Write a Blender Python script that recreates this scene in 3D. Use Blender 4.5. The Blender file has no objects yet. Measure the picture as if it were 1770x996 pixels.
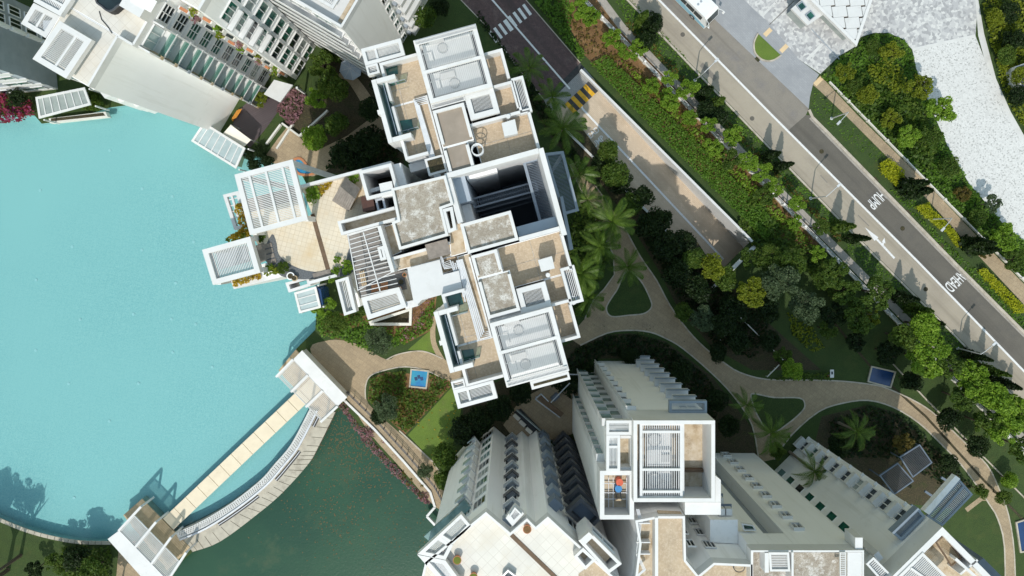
import bpy, math, random
import numpy as np
from mathutils import Vector, Matrix, geometry
random.seed(7); rng = np.random.default_rng(7)
SC = bpy.context.scene; COL = SC.collection
# ---------------------------------------------------------------- camera, world, sun, exposure
S, H, NX, NY = 0.08, 100.0, 883.0, 408.0
cd = bpy.data.cameras.new('camera'); cam = bpy.data.objects.new('camera', cd); COL.objects.link(cam)
cam.location = (0, 0, H); cd.sensor_width = 36; cd.lens = 36*H/(1770*S)
cd.shift_x = (885-NX)/1770; cd.shift_y = -(498-NY)/1770; cd.clip_end = 2000; cd.clip_start = 1
SC.camera = cam
SUN_EL, SUN_AZ = math.radians(51.0), math.radians(9.0)      # shadows run up the picture, 9 deg to the right
wd = bpy.data.worlds.new('World'); SC.world = wd; wd.use_nodes = True
nt = wd.node_tree; sky = nt.nodes.new('ShaderNodeTexSky'); sky.sky_type = 'NISHITA'; sky.sun_disc = False
sky.sun_elevation = SUN_EL; sky.sun_rotation = math.pi + SUN_AZ; sky.air_density = 3.1; sky.dust_density = 1.0; sky.ozone_density = 2.6
bg = nt.nodes['Background']; bg.inputs[1].default_value = 0.15; nt.links.new(sky.outputs[0], bg.inputs[0])
sd = bpy.data.lights.new('sun', 'SUN'); sun = bpy.data.objects.new('sun', sd); COL.objects.link(sun)
sd.energy = 3.1; sd.angle = math.radians(0.5); sd.color = (1, .95, .87)
ldir = Vector((math.sin(SUN_AZ)*math.cos(SUN_EL), math.cos(SUN_AZ)*math.cos(SUN_EL), -math.sin(SUN_EL)))
sun.rotation_euler = ldir.to_track_quat('-Z', 'Y').to_euler(); sun.location = (0, -60, 80)
SC.view_settings.view_transform = 'Standard'; SC.view_settings.look = 'None'
SC.view_settings.exposure = -0.03; SC.view_settings.gamma = 1
# ---------------------------------------------------------------- materials
MT = {}
def nodes(name):
    m = bpy.data.materials.new(name); m.use_nodes = True; MT[name] = m
    t = m.node_tree; return m, t, t.nodes['Principled BSDF'], t.nodes, t.links
def posn(t, scale=1.0, rz=0.0, obj=False):
    N = t.nodes; g = N.new('ShaderNodeTexCoord') if obj else N.new('ShaderNodeNewGeometry')
    mp = N.new('ShaderNodeMapping'); mp.inputs['Rotation'].default_value = (0, 0, rz)
    mp.inputs['Scale'].default_value = (scale,)*3 if not isinstance(scale, tuple) else scale
    t.links.new(g.outputs['Object' if obj else 'Position'], mp.inputs[0]); return mp.outputs[0]
def noise(t, vec, scale, detail=4, rough=.6, lo=.35, hi=.65):
    n = t.nodes.new('ShaderNodeTexNoise'); n.inputs['Scale'].default_value = scale; n.inputs['Detail'].default_value = detail
    n.inputs['Roughness'].default_value = rough; t.links.new(vec, n.inputs['Vector'])
    r = t.nodes.new('ShaderNodeMapRange'); r.inputs[1].default_value = lo; r.inputs[2].default_value = hi
    t.links.new(n.outputs['Fac'], r.inputs[0]); return r.outputs[0]
def mix(t, f, a, b, mode='MIX'):
    m = t.nodes.new('ShaderNodeMix'); m.data_type = 'RGBA'; m.blend_type = mode
    for i, v in ((0, f), (6, a), (7, b)):
        if hasattr(v, 'is_linked') or isinstance(v, bpy.types.NodeSocket): t.links.new(v, m.inputs[i])
        elif i == 0: m.inputs[0].default_value = v
        else: m.inputs[i].default_value = (*v, 1)
    return m.outputs[2]
def bump(t, b, hgt, strength=.3, dist=.05):
    n = t.nodes.new('ShaderNodeBump'); n.inputs['Strength'].default_value = strength; n.inputs['Distance'].default_value = dist
    t.links.new(hgt, n.inputs['Height']); t.links.new(n.outputs[0], b.inputs['Normal'])
def streak(t, rz, along, across, lo=.5, hi=.72):
    N = t.nodes; v = posn(t, 1.0, rz); m2 = N.new('ShaderNodeMapping'); m2.inputs['Scale'].default_value = (along, across, across if rz else along); t.links.new(v, m2.inputs[0]); return noise(t, m2.outputs[0], 1.0, 4, .6, lo, hi)
def overlay(name, fac_fn, col):
    m = MT[name]; t = m.node_tree; b = t.nodes['Principled BSDF']; l = b.inputs['Base Color'].links[0]; src = l.from_socket; t.links.remove(l); t.links.new(mix(t, fac_fn(t), src, col), b.inputs['Base Color'])
def pm(name, c1, c2=None, sc=.6, rough=.7, stain=None, ssc=.25, slo=.52, shi=.7, fine=None, fsc=14, bmp=0, metal=0):
    m, t, b, N, L = nodes(name); b.inputs['Roughness'].default_value = rough; b.inputs['Metallic'].default_value = metal
    v = posn(t); col = None
    if c2 is None: b.inputs['Base Color'].default_value = (*c1, 1); col = None
    else: col = mix(t, noise(t, v, sc, 5), c1, c2)
    if stain is not None:
        col = mix(t, noise(t, v, ssc, 7, .68, slo, shi), col if col is not None else c1, stain)
    if fine is not None:
        fn = noise(t, v, fsc, 2, .7, .45, .75); col = mix(t, fn, col if col is not None else c1, fine)
    if col is not None: L.new(col, b.inputs['Base Color'])
    if bmp: bump(t, b, noise(t, v, fsc, 3), bmp)
    return m
def brickmat(name, c1, c2, mortar, w, h, rz, msize=.02, rough=.8, stain=None, ssc=.3, off=.5, bmp=.25, slo=.5, shi=.72):
    m, t, b, N, L = nodes(name); v = posn(t, 1.0, rz); b.inputs['Roughness'].default_value = rough
    k = N.new('ShaderNodeTexBrick'); k.offset = off; L.new(v, k.inputs['Vector'])
    k.inputs['Scale'].default_value = 1; k.inputs['Brick Width'].default_value = w; k.inputs['Row Height'].default_value = h
    k.inputs['Mortar Size'].default_value = msize; k.inputs['Mortar Smooth'].default_value = .2
    for i, c in (('Color1', c1), ('Color2', c2), ('Mortar', mortar)): k.inputs[i].default_value = (*c, 1)
    col = k.outputs['Color']
    col = mix(t, noise(t, v, .5, 5, .6, .3, .8), col, tuple(x*.8 for x in c1))
    if stain is not None: col = mix(t, noise(t, v, ssc, 7, .66, slo, shi), col, stain)
    L.new(col, b.inputs['Base Color']); bump(t, b, k.outputs['Fac'], -bmp, .02); return m
def leafmat(name, cols, rough=.55, trans=.42):
    m, t, b, N, L = nodes(name); g = N.new('ShaderNodeNewGeometry'); r = N.new('ShaderNodeValToRGB')
    oi = N.new('ShaderNodeObjectInfo')
    n = len(cols); e = r.color_ramp.elements
    while len(e) < n: e.new(.5)
    for i, c in enumerate(cols): e[i].position = i/(n-1); e[i].color = (*c, 1)
    big = noise(t, posn(t), .55, 3, .6, .3, .7)
    ad = N.new('ShaderNodeMath'); ad.operation = 'MULTIPLY_ADD'; ad.inputs[1].default_value = .55
    L.new(g.outputs['Random Per Island'], ad.inputs[0])
    s2 = N.new('ShaderNodeMath'); s2.operation = 'MULTIPLY_ADD'; s2.inputs[1].default_value = .3
    s3 = N.new('ShaderNodeMath'); s3.operation = 'MULTIPLY'; s3.inputs[1].default_value = .15
    L.new(oi.outputs['Random'], s3.inputs[0]); L.new(big, s2.inputs[0]); L.new(s3.outputs[0], s2.inputs[2]); L.new(s2.outputs[0], ad.inputs[2])
    L.new(ad.outputs[0], r.inputs[0]); L.new(r.outputs[0], b.inputs['Base Color'])
    b.inputs['Roughness'].default_value = rough; b.inputs['Specular IOR Level'].default_value = .3
    tr = N.new('ShaderNodeBsdfTranslucent'); L.new(r.outputs[0], tr.inputs[0])
    mx = N.new('ShaderNodeMixShader'); mx.inputs[0].default_value = trans
    L.new(b.outputs[0], mx.inputs[1]); L.new(tr.outputs[0], mx.inputs[2]); L.new(mx.outputs[0], N['Material Output'].inputs[0]); return m
A15 = math.radians(15.3); A45 = math.radians(45)
pm('white', (.70, .70, .70), (.64, .645, .645), .5, .55, stain=(.60, .60, .58), ssc=.35, slo=.62, shi=.85)
pm('white_clean', (.66, .665, .665), (.63, .635, .635), 1.2, .45)
pm('tank_white', (.86, .86, .86), (.80, .80, .80), 1.0, .5)
pm('bench_white', (.60, .60, .59), (.52, .52, .51), 1.0, .6, stain=(.42, .42, .41), ssc=.8)
pm('plaster', (.90, .90, .90), (.87, .87, .87), .25, .7, stain=(.55, .55, .53), ssc=.18, slo=.6, shi=.85)
pm('cream_wall', (.70, .69, .64), (.62, .61, .57), .3, .7)
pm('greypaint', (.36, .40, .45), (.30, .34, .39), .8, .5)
pm('darkpaint', (.075, .08, .09), (.05, .055, .065), .8, .45)
pm('bluegrey', (.26, .31, .37), (.21, .26, .32), .6, .5)
pm('slate', (.15, .19, .24), (.12, .15, .2), .6, .45)
pm('conc', (.42, .38, .32), (.30, .26, .21), 1.6, .9, stain=(.62, .60, .56), ssc=1.1, slo=.5, shi=.62, fine=(.22, .18, .14), fsc=9, bmp=.2)
pm('brown_floor', (.50, .395, .275), (.43, .335, .235), .9, .9, stain=(.31, .24, .17), ssc=.5, slo=.55, shi=.75, fine=(.58, .48, .36), fsc=5, bmp=.1)
pm('rust_floor', (.46, .36, .24), (.60, .52, .41), 1.3, .9, stain=(.24, .16, .08), ssc=.9, slo=.5, shi=.72, bmp=.1)
pm('taupe_floor', (.33, .275, .225), (.28, .235, .19), .8, .9, stain=(.36, .32, .28), ssc=.9, slo=.6, shi=.75, bmp=.1)
brickmat('cream_tile', (.74, .66, .53), (.68, .60, .47), (.50, .41, .28), .47, .47, A15, .022, .6, stain=(.60, .46, .28), ssc=.22, off=0)
brickmat('pale_tile', (.74, .71, .65), (.70, .67, .61), (.56, .52, .46), .8, .8, A45, .025, .6, stain=(.62, .56, .46), ssc=.2, off=0)
brickmat('deck_grey', (.27, .25, .235), (.22, .205, .195), (.05, .045, .04), 6, .22, A15, .012, .75)
brickmat('deck_plum', (.085, .065, .07), (.07, .052, .058), (.02, .016, .018), 6, .25, math.radians(-28), .012, .6)
brickmat('deck_tan', (.46, .36, .24), (.40, .31, .2), (.12, .08, .05), 5, .2, math.radians(-47), .012, .7)
brickmat('tan_paver', (.60, .49, .37), (.52, .42, .31), (.38, .30, .22), .4, .2, A45, .012, .85, stain=(.36, .28, .20), ssc=.16)
brickmat('grey_cobble', (.36, .36, .35), (.30, .30, .30), (.2, .2, .2), .3, .2, A45, .02, .85)
pm('red_drive', (.135, .082, .078), (.09, .056, .055), 2.2, .8, stain=(.17, .12, .11), ssc=.6, fine=(.065, .045, .045), fsc=6, bmp=.1)
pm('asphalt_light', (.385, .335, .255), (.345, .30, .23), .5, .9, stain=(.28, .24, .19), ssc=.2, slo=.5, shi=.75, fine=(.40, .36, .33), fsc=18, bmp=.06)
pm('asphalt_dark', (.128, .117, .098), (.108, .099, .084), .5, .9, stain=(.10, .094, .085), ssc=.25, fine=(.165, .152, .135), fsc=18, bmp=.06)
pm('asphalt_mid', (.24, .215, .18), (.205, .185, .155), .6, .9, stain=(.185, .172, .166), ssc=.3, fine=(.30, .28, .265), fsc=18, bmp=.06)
brickmat('grey_pave', (.37, .38, .40), (.32, .33, .35), (.24, .25, .27), .5, .25, A45, .014, .8, stain=(.26, .27, .29), ssc=.3)
pm('road_paint', (.80, .80, .80), (.66, .66, .66), 5, .6, stain=(.45, .44, .43), ssc=4, slo=.58, shi=.75)
pm('yellow_paint', (.72, .40, .015), (.58, .31, .012), 3, .6, stain=(.22, .13, .03), ssc=3, slo=.6, shi=.75)
pm('black_paint', (.03, .03, .032), (.05, .05, .05), 3, .7)
pm('path', (.40, .305, .195), (.33, .25, .16), .7, .9, stain=(.24, .185, .125), ssc=.3, slo=.48, shi=.74, fine=(.47, .38, .26), fsc=10, bmp=.08)
pm('path_grey', (.36, .325, .285), (.28, .255, .225), .9, .9, stain=(.2, .18, .155), ssc=.5, fine=(.43, .40, .36), fsc=10, bmp=.08)
pm('kerb', (.52, .47, .40), (.42, .37, .30), 1.4, .85, stain=(.30, .26, .2), ssc=.8)
pm('stone', (.50, .46, .38), (.42, .385, .32), 1.1, .85, stain=(.30, .27, .22), ssc=.6)
pm('slab_cream', (.76, .66, .50), (.70, .60, .45), .7, .7, stain=(.58, .47, .33), ssc=.5, slo=.58, shi=.8)
pm('peach', (.72, .54, .33), (.66, .49, .29), 1, .8)
pm('grass', (.034, .066, .012), (.025, .050, .010), .8, .9, stain=(.06, .075, .018), ssc=.5, slo=.52, shi=.76, fine=(.06, .095, .02), fsc=9, bmp=.5)
pm('grass_bright', (.125, .195, .024), (.095, .160, .020), .7, .9, stain=(.12, .15, .035), ssc=.6, fine=(.14, .20, .045), fsc=9, bmp=.5)
pm('soil', (.24, .135, .055), (.16, .09, .04), 1.0, 1, stain=(.33, .21, .10), ssc=.8, fine=(.10, .06, .03), fsc=8, bmp=.5)
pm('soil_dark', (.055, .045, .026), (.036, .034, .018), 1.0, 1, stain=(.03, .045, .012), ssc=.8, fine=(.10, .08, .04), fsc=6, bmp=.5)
pm('bark', (.11, .085, .06), (.07, .055, .04), 5, .95, bmp=.5)
pm('palm_bark', (.26, .22, .175), (.17, .14, .11), 6, .95, bmp=.5)
pm('terracotta', (.52, .22, .10), (.42, .17, .08), 3, .8)
pm('wood_grey', (.27, .235, .205), (.19, .165, .145), 2.2, .8)
pm('wood_brown', (.16, .10, .06), (.11, .07, .04), 2, .75)
pm('wood_tan', (.55, .42, .27), (.44, .33, .2), 2, .75)
pm('rustbox', (.085, .032, .02), (.06, .024, .016), 2, .6)
pm('metal', (.55, .57, .6), (.45, .47, .5), 2, .4, metal=.5)
pm('lamp_metal', (.62, .64, .66), (.55, .57, .59), 2, .45, metal=.2)
pm('rubber', (.02, .02, .022)); pm('orange', (.62, .26, .03), (.5, .2, .02), 2, .6)
pm('blue_plastic', (.03, .22, .50), (.02, .18, .42), 2, .4); pm('red_plastic', (.62, .10, .04), (.5, .08, .03), 2, .4)
pm('pipe_white', (.72, .74, .76), (.64, .66, .69), 2, .4)
pm('fabric_cream', (.74, .70, .62), (.68, .64, .56), 1, .8); pm('fabric_grey', (.42, .48, .55), (.38, .44, .51), 1, .8)
pm('fabric_orange', (.62, .25, .10), (.55, .22, .09), 2, .8); pm('fabric_blue', (.10, .32, .55), (.08, .27, .48), 2, .8)
pm('skin', (.30, .19, .13)); pm('cloth_dark', (.025, .028, .04)); pm('cloth_tan', (.40, .30, .18))
pm('bus_white', (.80, .82, .83), (.76, .78, .79), 1, .3); pm('bus_blue', (.30, .55, .68), (.24, .48, .62), .9, .3)
pm('pebble_dark', (.09, .10, .11), (.16, .17, .18), 8, .9, bmp=.4)
def glass(name, c, rough=.08, c2=None):
    m, t, b, N, L = nodes(name); v = posn(t)
    L.new(mix(t, noise(t, v, .7, 3, .6, .35, .65), c, c2 or tuple(x*.45 for x in c)), b.inputs['Base Color'])
    b.inputs['Roughness'].default_value = rough; b.inputs['Specular IOR Level'].default_value = .8; return m
glass('glass_green', (.030, .150, .110), .1, (.008, .045, .035)); glass('glass_dark', (.015, .028, .03)); glass('glass_teal', (.20, .33, .33), .15, (.10, .19, .19))
glass('glass_grey', (.36, .40, .38), .2, (.27, .31, .30)); glass('glass_pale', (.44, .52, .53), .2, (.36, .44, .45)); glass('blue_tile', (.015, .16, .42), .2, (.03, .30, .42)); glass('blue_deep', (.012, .05, .16), .25, (.008, .035, .11))
def clear(name, tint, gl=.12):
    m, t, b, N, L = nodes(name); tr = N.new('ShaderNodeBsdfTransparent'); tr.inputs[0].default_value = (*tint, 1)
    g = N.new('ShaderNodeBsdfGlossy'); g.inputs['Roughness'].default_value = .05; mx = N.new('ShaderNodeMixShader'); mx.inputs[0].default_value = gl
    L.new(tr.outputs[0], mx.inputs[1]); L.new(g.outputs[0], mx.inputs[2]); L.new(mx.outputs[0], N['Material Output'].inputs[0])
clear('glass_clear', (.62, .78, .74))
# pool water: clear tinted sheet with ripples over a tiled basin
m, t, b, N, L = nodes('pool_water'); tr = N.new('ShaderNodeBsdfTransparent'); tr.inputs[0].default_value = (.66, .935, .95, 1)
g = N.new('ShaderNodeBsdfGlossy'); g.inputs['Roughness'].default_value = .12; mx = N.new('ShaderNodeMixShader')
fr = N.new('ShaderNodeFresnel'); fr.inputs[0].default_value = 1.33; bp = N.new('ShaderNodeBump'); bp.inputs['Strength'].default_value = .35; bp.inputs['Distance'].default_value = .06
L.new(noise(t, posn(t), 2.6, 3, .6, 0, 1), bp.inputs['Height']); L.new(bp.outputs[0], g.inputs['Normal']); L.new(bp.outputs[0], fr.inputs['Normal'])
L.new(fr.outputs[0], mx.inputs[0]); L.new(tr.outputs[0], mx.inputs[1]); L.new(g.outputs[0], mx.inputs[2]); L.new(mx.outputs[0], N['Material Output'].inputs[0])
m, t, b, N, L = nodes('pool_tile'); v = posn(t)
k = N.new('ShaderNodeTexBrick'); k.offset = 0; L.new(posn(t, 1, math.radians(12)), k.inputs['Vector']); k.inputs['Scale'].default_value = 1; k.inputs['Brick Width'].default_value = 1.0; k.inputs['Row Height'].default_value = 1.0; k.inputs['Mortar Size'].default_value = .035
for i, c in (('Color1', (.47, .555, .54)), ('Color2', (.41, .52, .51)), ('Mortar', (.35, .46, .45))): k.inputs[i].default_value = (*c, 1)
c = mix(t, noise(t, v, 3.2, 4, .8, .38, .64), k.outputs['Color'], (.60, .62, .595)); c = mix(t, noise(t, v, 7, 2, .7, .46, .70), c, (.30, .43, .455))
c = mix(t, noise(t, v, .035, 2, .5, .3, .7), c, (.50, .575, .56)); L.new(c, b.inputs['Base Color']); b.inputs['Roughness'].default_value = .5
m, t, b, N, L = nodes('lagoon_water'); v = posn(t); c = mix(t, noise(t, v, .08, 4, .55), (.027, .080, .046), (.018, .062, .040))
c = mix(t, noise(t, v, .2, 6, .7, .55, .75), c, (.050, .088, .05))
L.new(c, b.inputs['Base Color']); b.inputs['Roughness'].default_value = .2; b.inputs['Specular IOR Level'].default_value = .25; bump(t, b, noise(t, v, 3, 3, .6, 0, 1), .25, .05)
# plaza speckle
def speckle(name, cs, cell, rough=.85):
    m, t, b, N, L = nodes(name); vo = N.new('ShaderNodeTexVoronoi'); vo.inputs['Scale'].default_value = cell; L.new(posn(t, 1, .3), vo.inputs['Vector'])
    sp = N.new('ShaderNodeSeparateColor'); L.new(vo.outputs['Color'], sp.inputs[0]); r = N.new('ShaderNodeValToRGB'); r.color_ramp.interpolation = 'CONSTANT'
    e = r.color_ramp.elements
    while len(e) < len(cs): e.new(.5)
    for i, (p, c) in enumerate(cs): e[i].position = p; e[i].color = (*c, 1)
    L.new(sp.outputs[0], r.inputs[0]); L.new(mix(t, noise(t, posn(t), .25, 4, .6, .3, .7), r.outputs[0], (.60, .60, .60)) if 0 else r.outputs[0], b.inputs['Base Color']); b.inputs['Roughness'].default_value = rough
speckle('plaza_speckle', [(0, (.35, .35, .36)), (.22, (.43, .43, .44)), (.5, (.51, .51, .51)), (.78, (.60, .60, .59))], 2.7)
speckle('plaza_white', [(0, (.40, .40, .39)), (.10, (.57, .57, .56)), (.4, (.63, .63, .62)), (.8, (.67, .67, .66))], 6.5)
pm('plaza_plain', (.66, .66, .65), (.60, .60, .59), .6, .8, stain=(.5, .5, .49), ssc=.4)
for n_, c_ in (('asphalt_light', (.27, .235, .185)), ('asphalt_dark', (.092, .084, .072)), ('asphalt_mid', (.17, .152, .13))): overlay(n_, lambda t: streak(t, A45, .035, .75, .48, .7), c_)
overlay('red_drive', lambda t: streak(t, math.radians(50), .05, .9, .5, .72), (.06, .042, .042)); overlay('tan_paver', lambda t: streak(t, A45, .04, .8, .5, .75), (.40, .32, .235))
def rain(t):
    N = t.nodes; v = posn(t, (1.3, 1.3, .07)); return noise(t, v, 1.0, 5, .65, .52, .8)
overlay('plaster', rain, (.74, .735, .715)); overlay('white', lambda t: noise(t, posn(t), 1.4, 6, .7, .56, .78), (.57, .57, .55)); overlay('white_clean', lambda t: noise(t, posn(t), .9, 6, .7, .55, .8), (.56, .56, .545))
def tilejoint(t):
    k = t.nodes.new('ShaderNodeTexBrick'); k.offset = .5; t.links.new(posn(t, 1.0, .6), k.inputs['Vector']); k.inputs['Scale'].default_value = 1; k.inputs['Brick Width'].default_value = .6; k.inputs['Row Height'].default_value = .6; k.inputs['Mortar Size'].default_value = .03
    for i in ('Color1', 'Color2'): k.inputs[i].default_value = (0, 0, 0, 1)
    k.inputs['Color2'].default_value = (.18, .18, .18, 1); k.inputs['Mortar'].default_value = (.42, .42, .42, 1); return k.outputs['Color']
overlay('path', tilejoint, (.19, .145, .10))
# foliage
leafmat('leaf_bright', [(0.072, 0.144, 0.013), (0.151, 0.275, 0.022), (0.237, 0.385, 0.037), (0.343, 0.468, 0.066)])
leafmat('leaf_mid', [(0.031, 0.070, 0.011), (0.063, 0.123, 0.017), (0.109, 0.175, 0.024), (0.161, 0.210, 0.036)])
leafmat('leaf_dark', [(.008, .020, .006), (.015, .034, .009), (.026, .052, .012), (.045, .075, .018)])  # darkened to put garden shade into the leaves; dark verge trees share it
leafmat('leaf_grey', [(0.039, 0.070, 0.034), (0.072, 0.115, 0.054), (0.111, 0.162, 0.078), (0.143, 0.189, 0.096)])
leafmat('leaf_olive', [(0.081, 0.115, 0.010), (0.149, 0.196, 0.014), (0.230, 0.276, 0.020), (0.322, 0.345, 0.040)])
leafmat('leaf_lime', [(0.220, 0.275, 0.008), (0.330, 0.374, 0.012), (0.440, 0.462, 0.018), (0.528, 0.517, 0.030)])
leafmat('leaf_hedge', [(0.054, 0.129, 0.014), (0.097, 0.201, 0.022), (0.139, 0.266, 0.029), (0.194, 0.322, 0.043)])
leafmat('leaf_rust', [(0.056, 0.068, 0.014), (0.122, 0.105, 0.022), (0.187, 0.136, 0.031), (0.112, 0.161, 0.026)])
leafmat('leaf_pink', [(.10, .11, .05), (.28, .16, .15), (.40, .21, .26), (.42, .28, .20)])
leafmat('leaf_magenta', [(0.038, 0.054, 0.016), (0.285, 0.027, 0.048), (0.375, 0.072, 0.200), (0.360, 0.144, 0.288)])
leafmat('leaf_yellow', [(.16, .15, .02), (.38, .28, .02), (.52, .36, .03), (.40, .20, .03)])
leafmat('leaf_palm', [(0.038, 0.085, 0.012), (0.069, 0.138, 0.017), (0.113, 0.194, 0.028), (0.189, 0.265, 0.056)], .4, .25)
leafmat('leaf_scum', [(0.130, 0.109, 0.049), (0.186, 0.149, 0.069), (0.093, 0.109, 0.049), (0.242, 0.188, 0.098)])
# ---------------------------------------------------------------- helpers
MW = {}
def W(p, h=0.0):
    f = S*(1-h/H); return Vector(((p[0]-NX)*f, -(p[1]-NY)*f, h))
def put(o, parent, mw):
    COL.objects.link(o)
    if parent is not None:
        o.parent = parent; o.matrix_parent_inverse = MW[parent.name].inverted()
    o.matrix_basis = mw; MW[o.name] = mw; return o
def tag(o, label=None, cat=None, group=None, kind=None):
    if label: o['label'] = label
    if cat: o['category'] = cat
    if group: o['group'] = group
    if kind: o['kind'] = kind
    return o
def thing(name, label, cat, loc=(0, 0, 0), group=None):
    o = bpy.data.objects.new(name, None); o.empty_display_size = .5
    put(o, None, Matrix.Translation(Vector(loc))); return tag(o, label, cat, group)
def mk(name, vs, fs, mat, parent=None, **k):
    vs = [Vector(v) for v in vs]; lo = Vector((sum(v.x for v in vs)/len(vs), sum(v.y for v in vs)/len(vs), min(v.z for v in vs)))
    me = bpy.data.meshes.new(name); me.from_pydata([v-lo for v in vs], [], fs); me.materials.append(MT[mat]); me.update()
    o = bpy.data.objects.new(name, me); put(o, parent, Matrix.Translation(lo)); tag(o, **k); return o
CUBE = {}
def cube(mat):
    if mat not in CUBE:
        me = bpy.data.meshes.new('unit_'+mat); b = .5
        me.from_pydata([(x, y, z) for z in (-b, b) for y in (-b, b) for x in (-b, b)], [], [(0, 2, 3, 1), (4, 5, 7, 6), (0, 1, 5, 4), (2, 6, 7, 3), (0, 4, 6, 2), (1, 3, 7, 5)])
        me.materials.append(MT[mat]); CUBE[mat] = me
    return CUBE[mat]
def box(name, parent, c, dims, rz, mat, **k):
    o = bpy.data.objects.new(name, cube(mat))
    put(o, parent, Matrix.Translation(Vector(c)) @ Matrix.Rotation(rz, 4, 'Z') @ Matrix.Diagonal((*dims, 1))); return tag(o, **k)
def bar(name, parent, p, q, wd_, hg, mat, **k):
    p = Vector(p); q = Vector(q); d = q-p; L = d.length; x = d.normalized()
    z = Vector((0, 0, 1)) if abs(x.z) < .95 else Vector((0, 1, 0)); y = z.cross(x).normalized(); z = x.cross(y)
    R = Matrix((x, y, z)).transposed().to_4x4(); o = bpy.data.objects.new(name, cube(mat))
    put(o, parent, Matrix.Translation((p+q)/2) @ R @ Matrix.Diagonal((L, wd_, hg, 1))); return tag(o, **k)
def area2(P): return sum(P[i][0]*P[(i+1) % len(P)][1]-P[(i+1) % len(P)][0]*P[i][1] for i in range(len(P)))
def ccw(P): return P if area2(P) > 0 else P[::-1]
def prism_w(name, P, z0, z1, mat, parent=None, **k):        # P: world xy
    P = ccw([(p[0], p[1]) for p in P]); n = len(P)
    vs = [(x, y, z0) for x, y in P]+[(x, y, z1) for x, y in P]
    fs = [tuple(range(n-1, -1, -1)), tuple(range(n, 2*n))]+[(i, (i+1) % n, n+(i+1) % n, n+i) for i in range(n)]
    return mk(name, vs, fs, mat, parent, **k)
def prism(name, px, z0, z1, mat, parent=None, ph=None, **k):
    return prism_w(name, [W(p, z1 if ph is None else ph) for p in px], z0, z1, mat, parent, **k)
def inset(P, d):
    P = ccw([Vector((p[0], p[1])) for p in P]); n = len(P); out = []
    for i in range(n):
        a, b, c = P[i-1], P[i], P[(i+1) % n]; e1 = (b-a).normalized(); e2 = (c-b).normalized()
        n1 = Vector((-e1.y, e1.x)); n2 = Vector((-e2.y, e2.x)); m = n1+n2; m = m/max(.2, m.length_squared)*2
        out.append(b+m*d)
    return P, out
def ring_w(name, P, z0, z1, wd_, mat, parent=None, **k):
    P, Q = inset(P, wd_); n = len(P); vs = []
    for z in (z0, z1):
        vs += [(p.x, p.y, z) for p in P]+[(q.x, q.y, z) for q in Q]
    fs = []
    for i in range(n):
        j = (i+1) % n
        fs += [(i, j, 2*n+j, 2*n+i), (n+j, n+i, 3*n+i, 3*n+j), (2*n+i, 2*n+j, 3*n+j, 3*n+i), (j, i, n+i, n+j)]
    return mk(name, vs, fs, mat, parent, **k)
def ring(name, px, z0, z1, wd_, mat, parent=None, ph=None, **k):
    return ring_w(name, [W(p, z1 if ph is None else ph) for p in px], z0, z1, wd_, mat, parent, **k)
def sheet_w(name, P, z, mat, parent=None, holes=(), **k):
    polys = [[Vector((p[0], p[1], 0)) for p in ccw(P)]]+[[Vector((p[0], p[1], 0)) for p in ccw(h)[::-1]] for h in holes]
    tri = geometry.tessellate_polygon(polys); flat = [v for pl in polys for v in pl]
    fs = []
    for a, b_, c in tri:
        ar = (flat[b_]-flat[a]).cross(flat[c]-flat[a]).z; fs.append((a, b_, c) if ar > 0 else (a, c, b_))
    return mk(name, [(v.x, v.y, z) for v in flat], fs, mat, parent, **k)
def sheet(name, px, z, mat, parent=None, holes=(), **k):
    return sheet_w(name, [W(p, z) for p in px], z, mat, parent, [[W(p, z) for p in h] for h in holes], **k)
def lerp(a, b, t): return a+(b-a)*t
def pergola(parent, quad, h, n, axis='u', fw=.35, sw=.10, sd_=.18, depth=.35, beams=(), mat='white', smat='white', name='pergola', f0=0., f1=1., bw=.22, bmat=None, beam_axis=None):
    c = [W(p, h) for p in quad]; fw = min(fw, .2*min((c[0]-c[1]).length, (c[0]-c[3]).length)); fr = ring_w(name, c, h-depth, h, fw, mat, parent)
    _, q = inset([(p.x, p.y) for p in c], fw*.98)
    tl, tr, br, bl = [min(q, key=lambda v: (v-Vector((p.x, p.y))).length) for p in c]
    z = h-depth*.45; sp_ = ((tl-bl).length if axis == 'u' else (tl-tr).length)*(f1-f0)/max(n, 1); sw = min(sw, .4*sp_); sd_ = min(sd_, .9*sp_)
    for i in range(n):
        t = f0+(f1-f0)*(i+.5)/n
        a, b = (lerp(tl, bl, t), lerp(tr, br, t)) if axis == 'u' else (lerp(tl, tr, t), lerp(bl, br, t))
        bar('slat', fr, (a.x, a.y, z), (b.x, b.y, z), sw, sd_, smat)
    for t in beams:
        a, b = (lerp(tl, tr, t), lerp(bl, br, t)) if axis == 'u' else (lerp(tl, bl, t), lerp(tr, br, t))
        bar('beam', fr, (a.x, a.y, z+.13), (b.x, b.y, z+.13), bw, .22, bmat or mat)
    return fr
def posts(parent, pts, h, z0, z1, w_=.22, mat='white', name='post'):
    for p in pts:
        v = W(p, h); box(name, parent, (v.x, v.y, (z0+z1)/2), (w_, w_, z1-z0), 0, mat)
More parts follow.
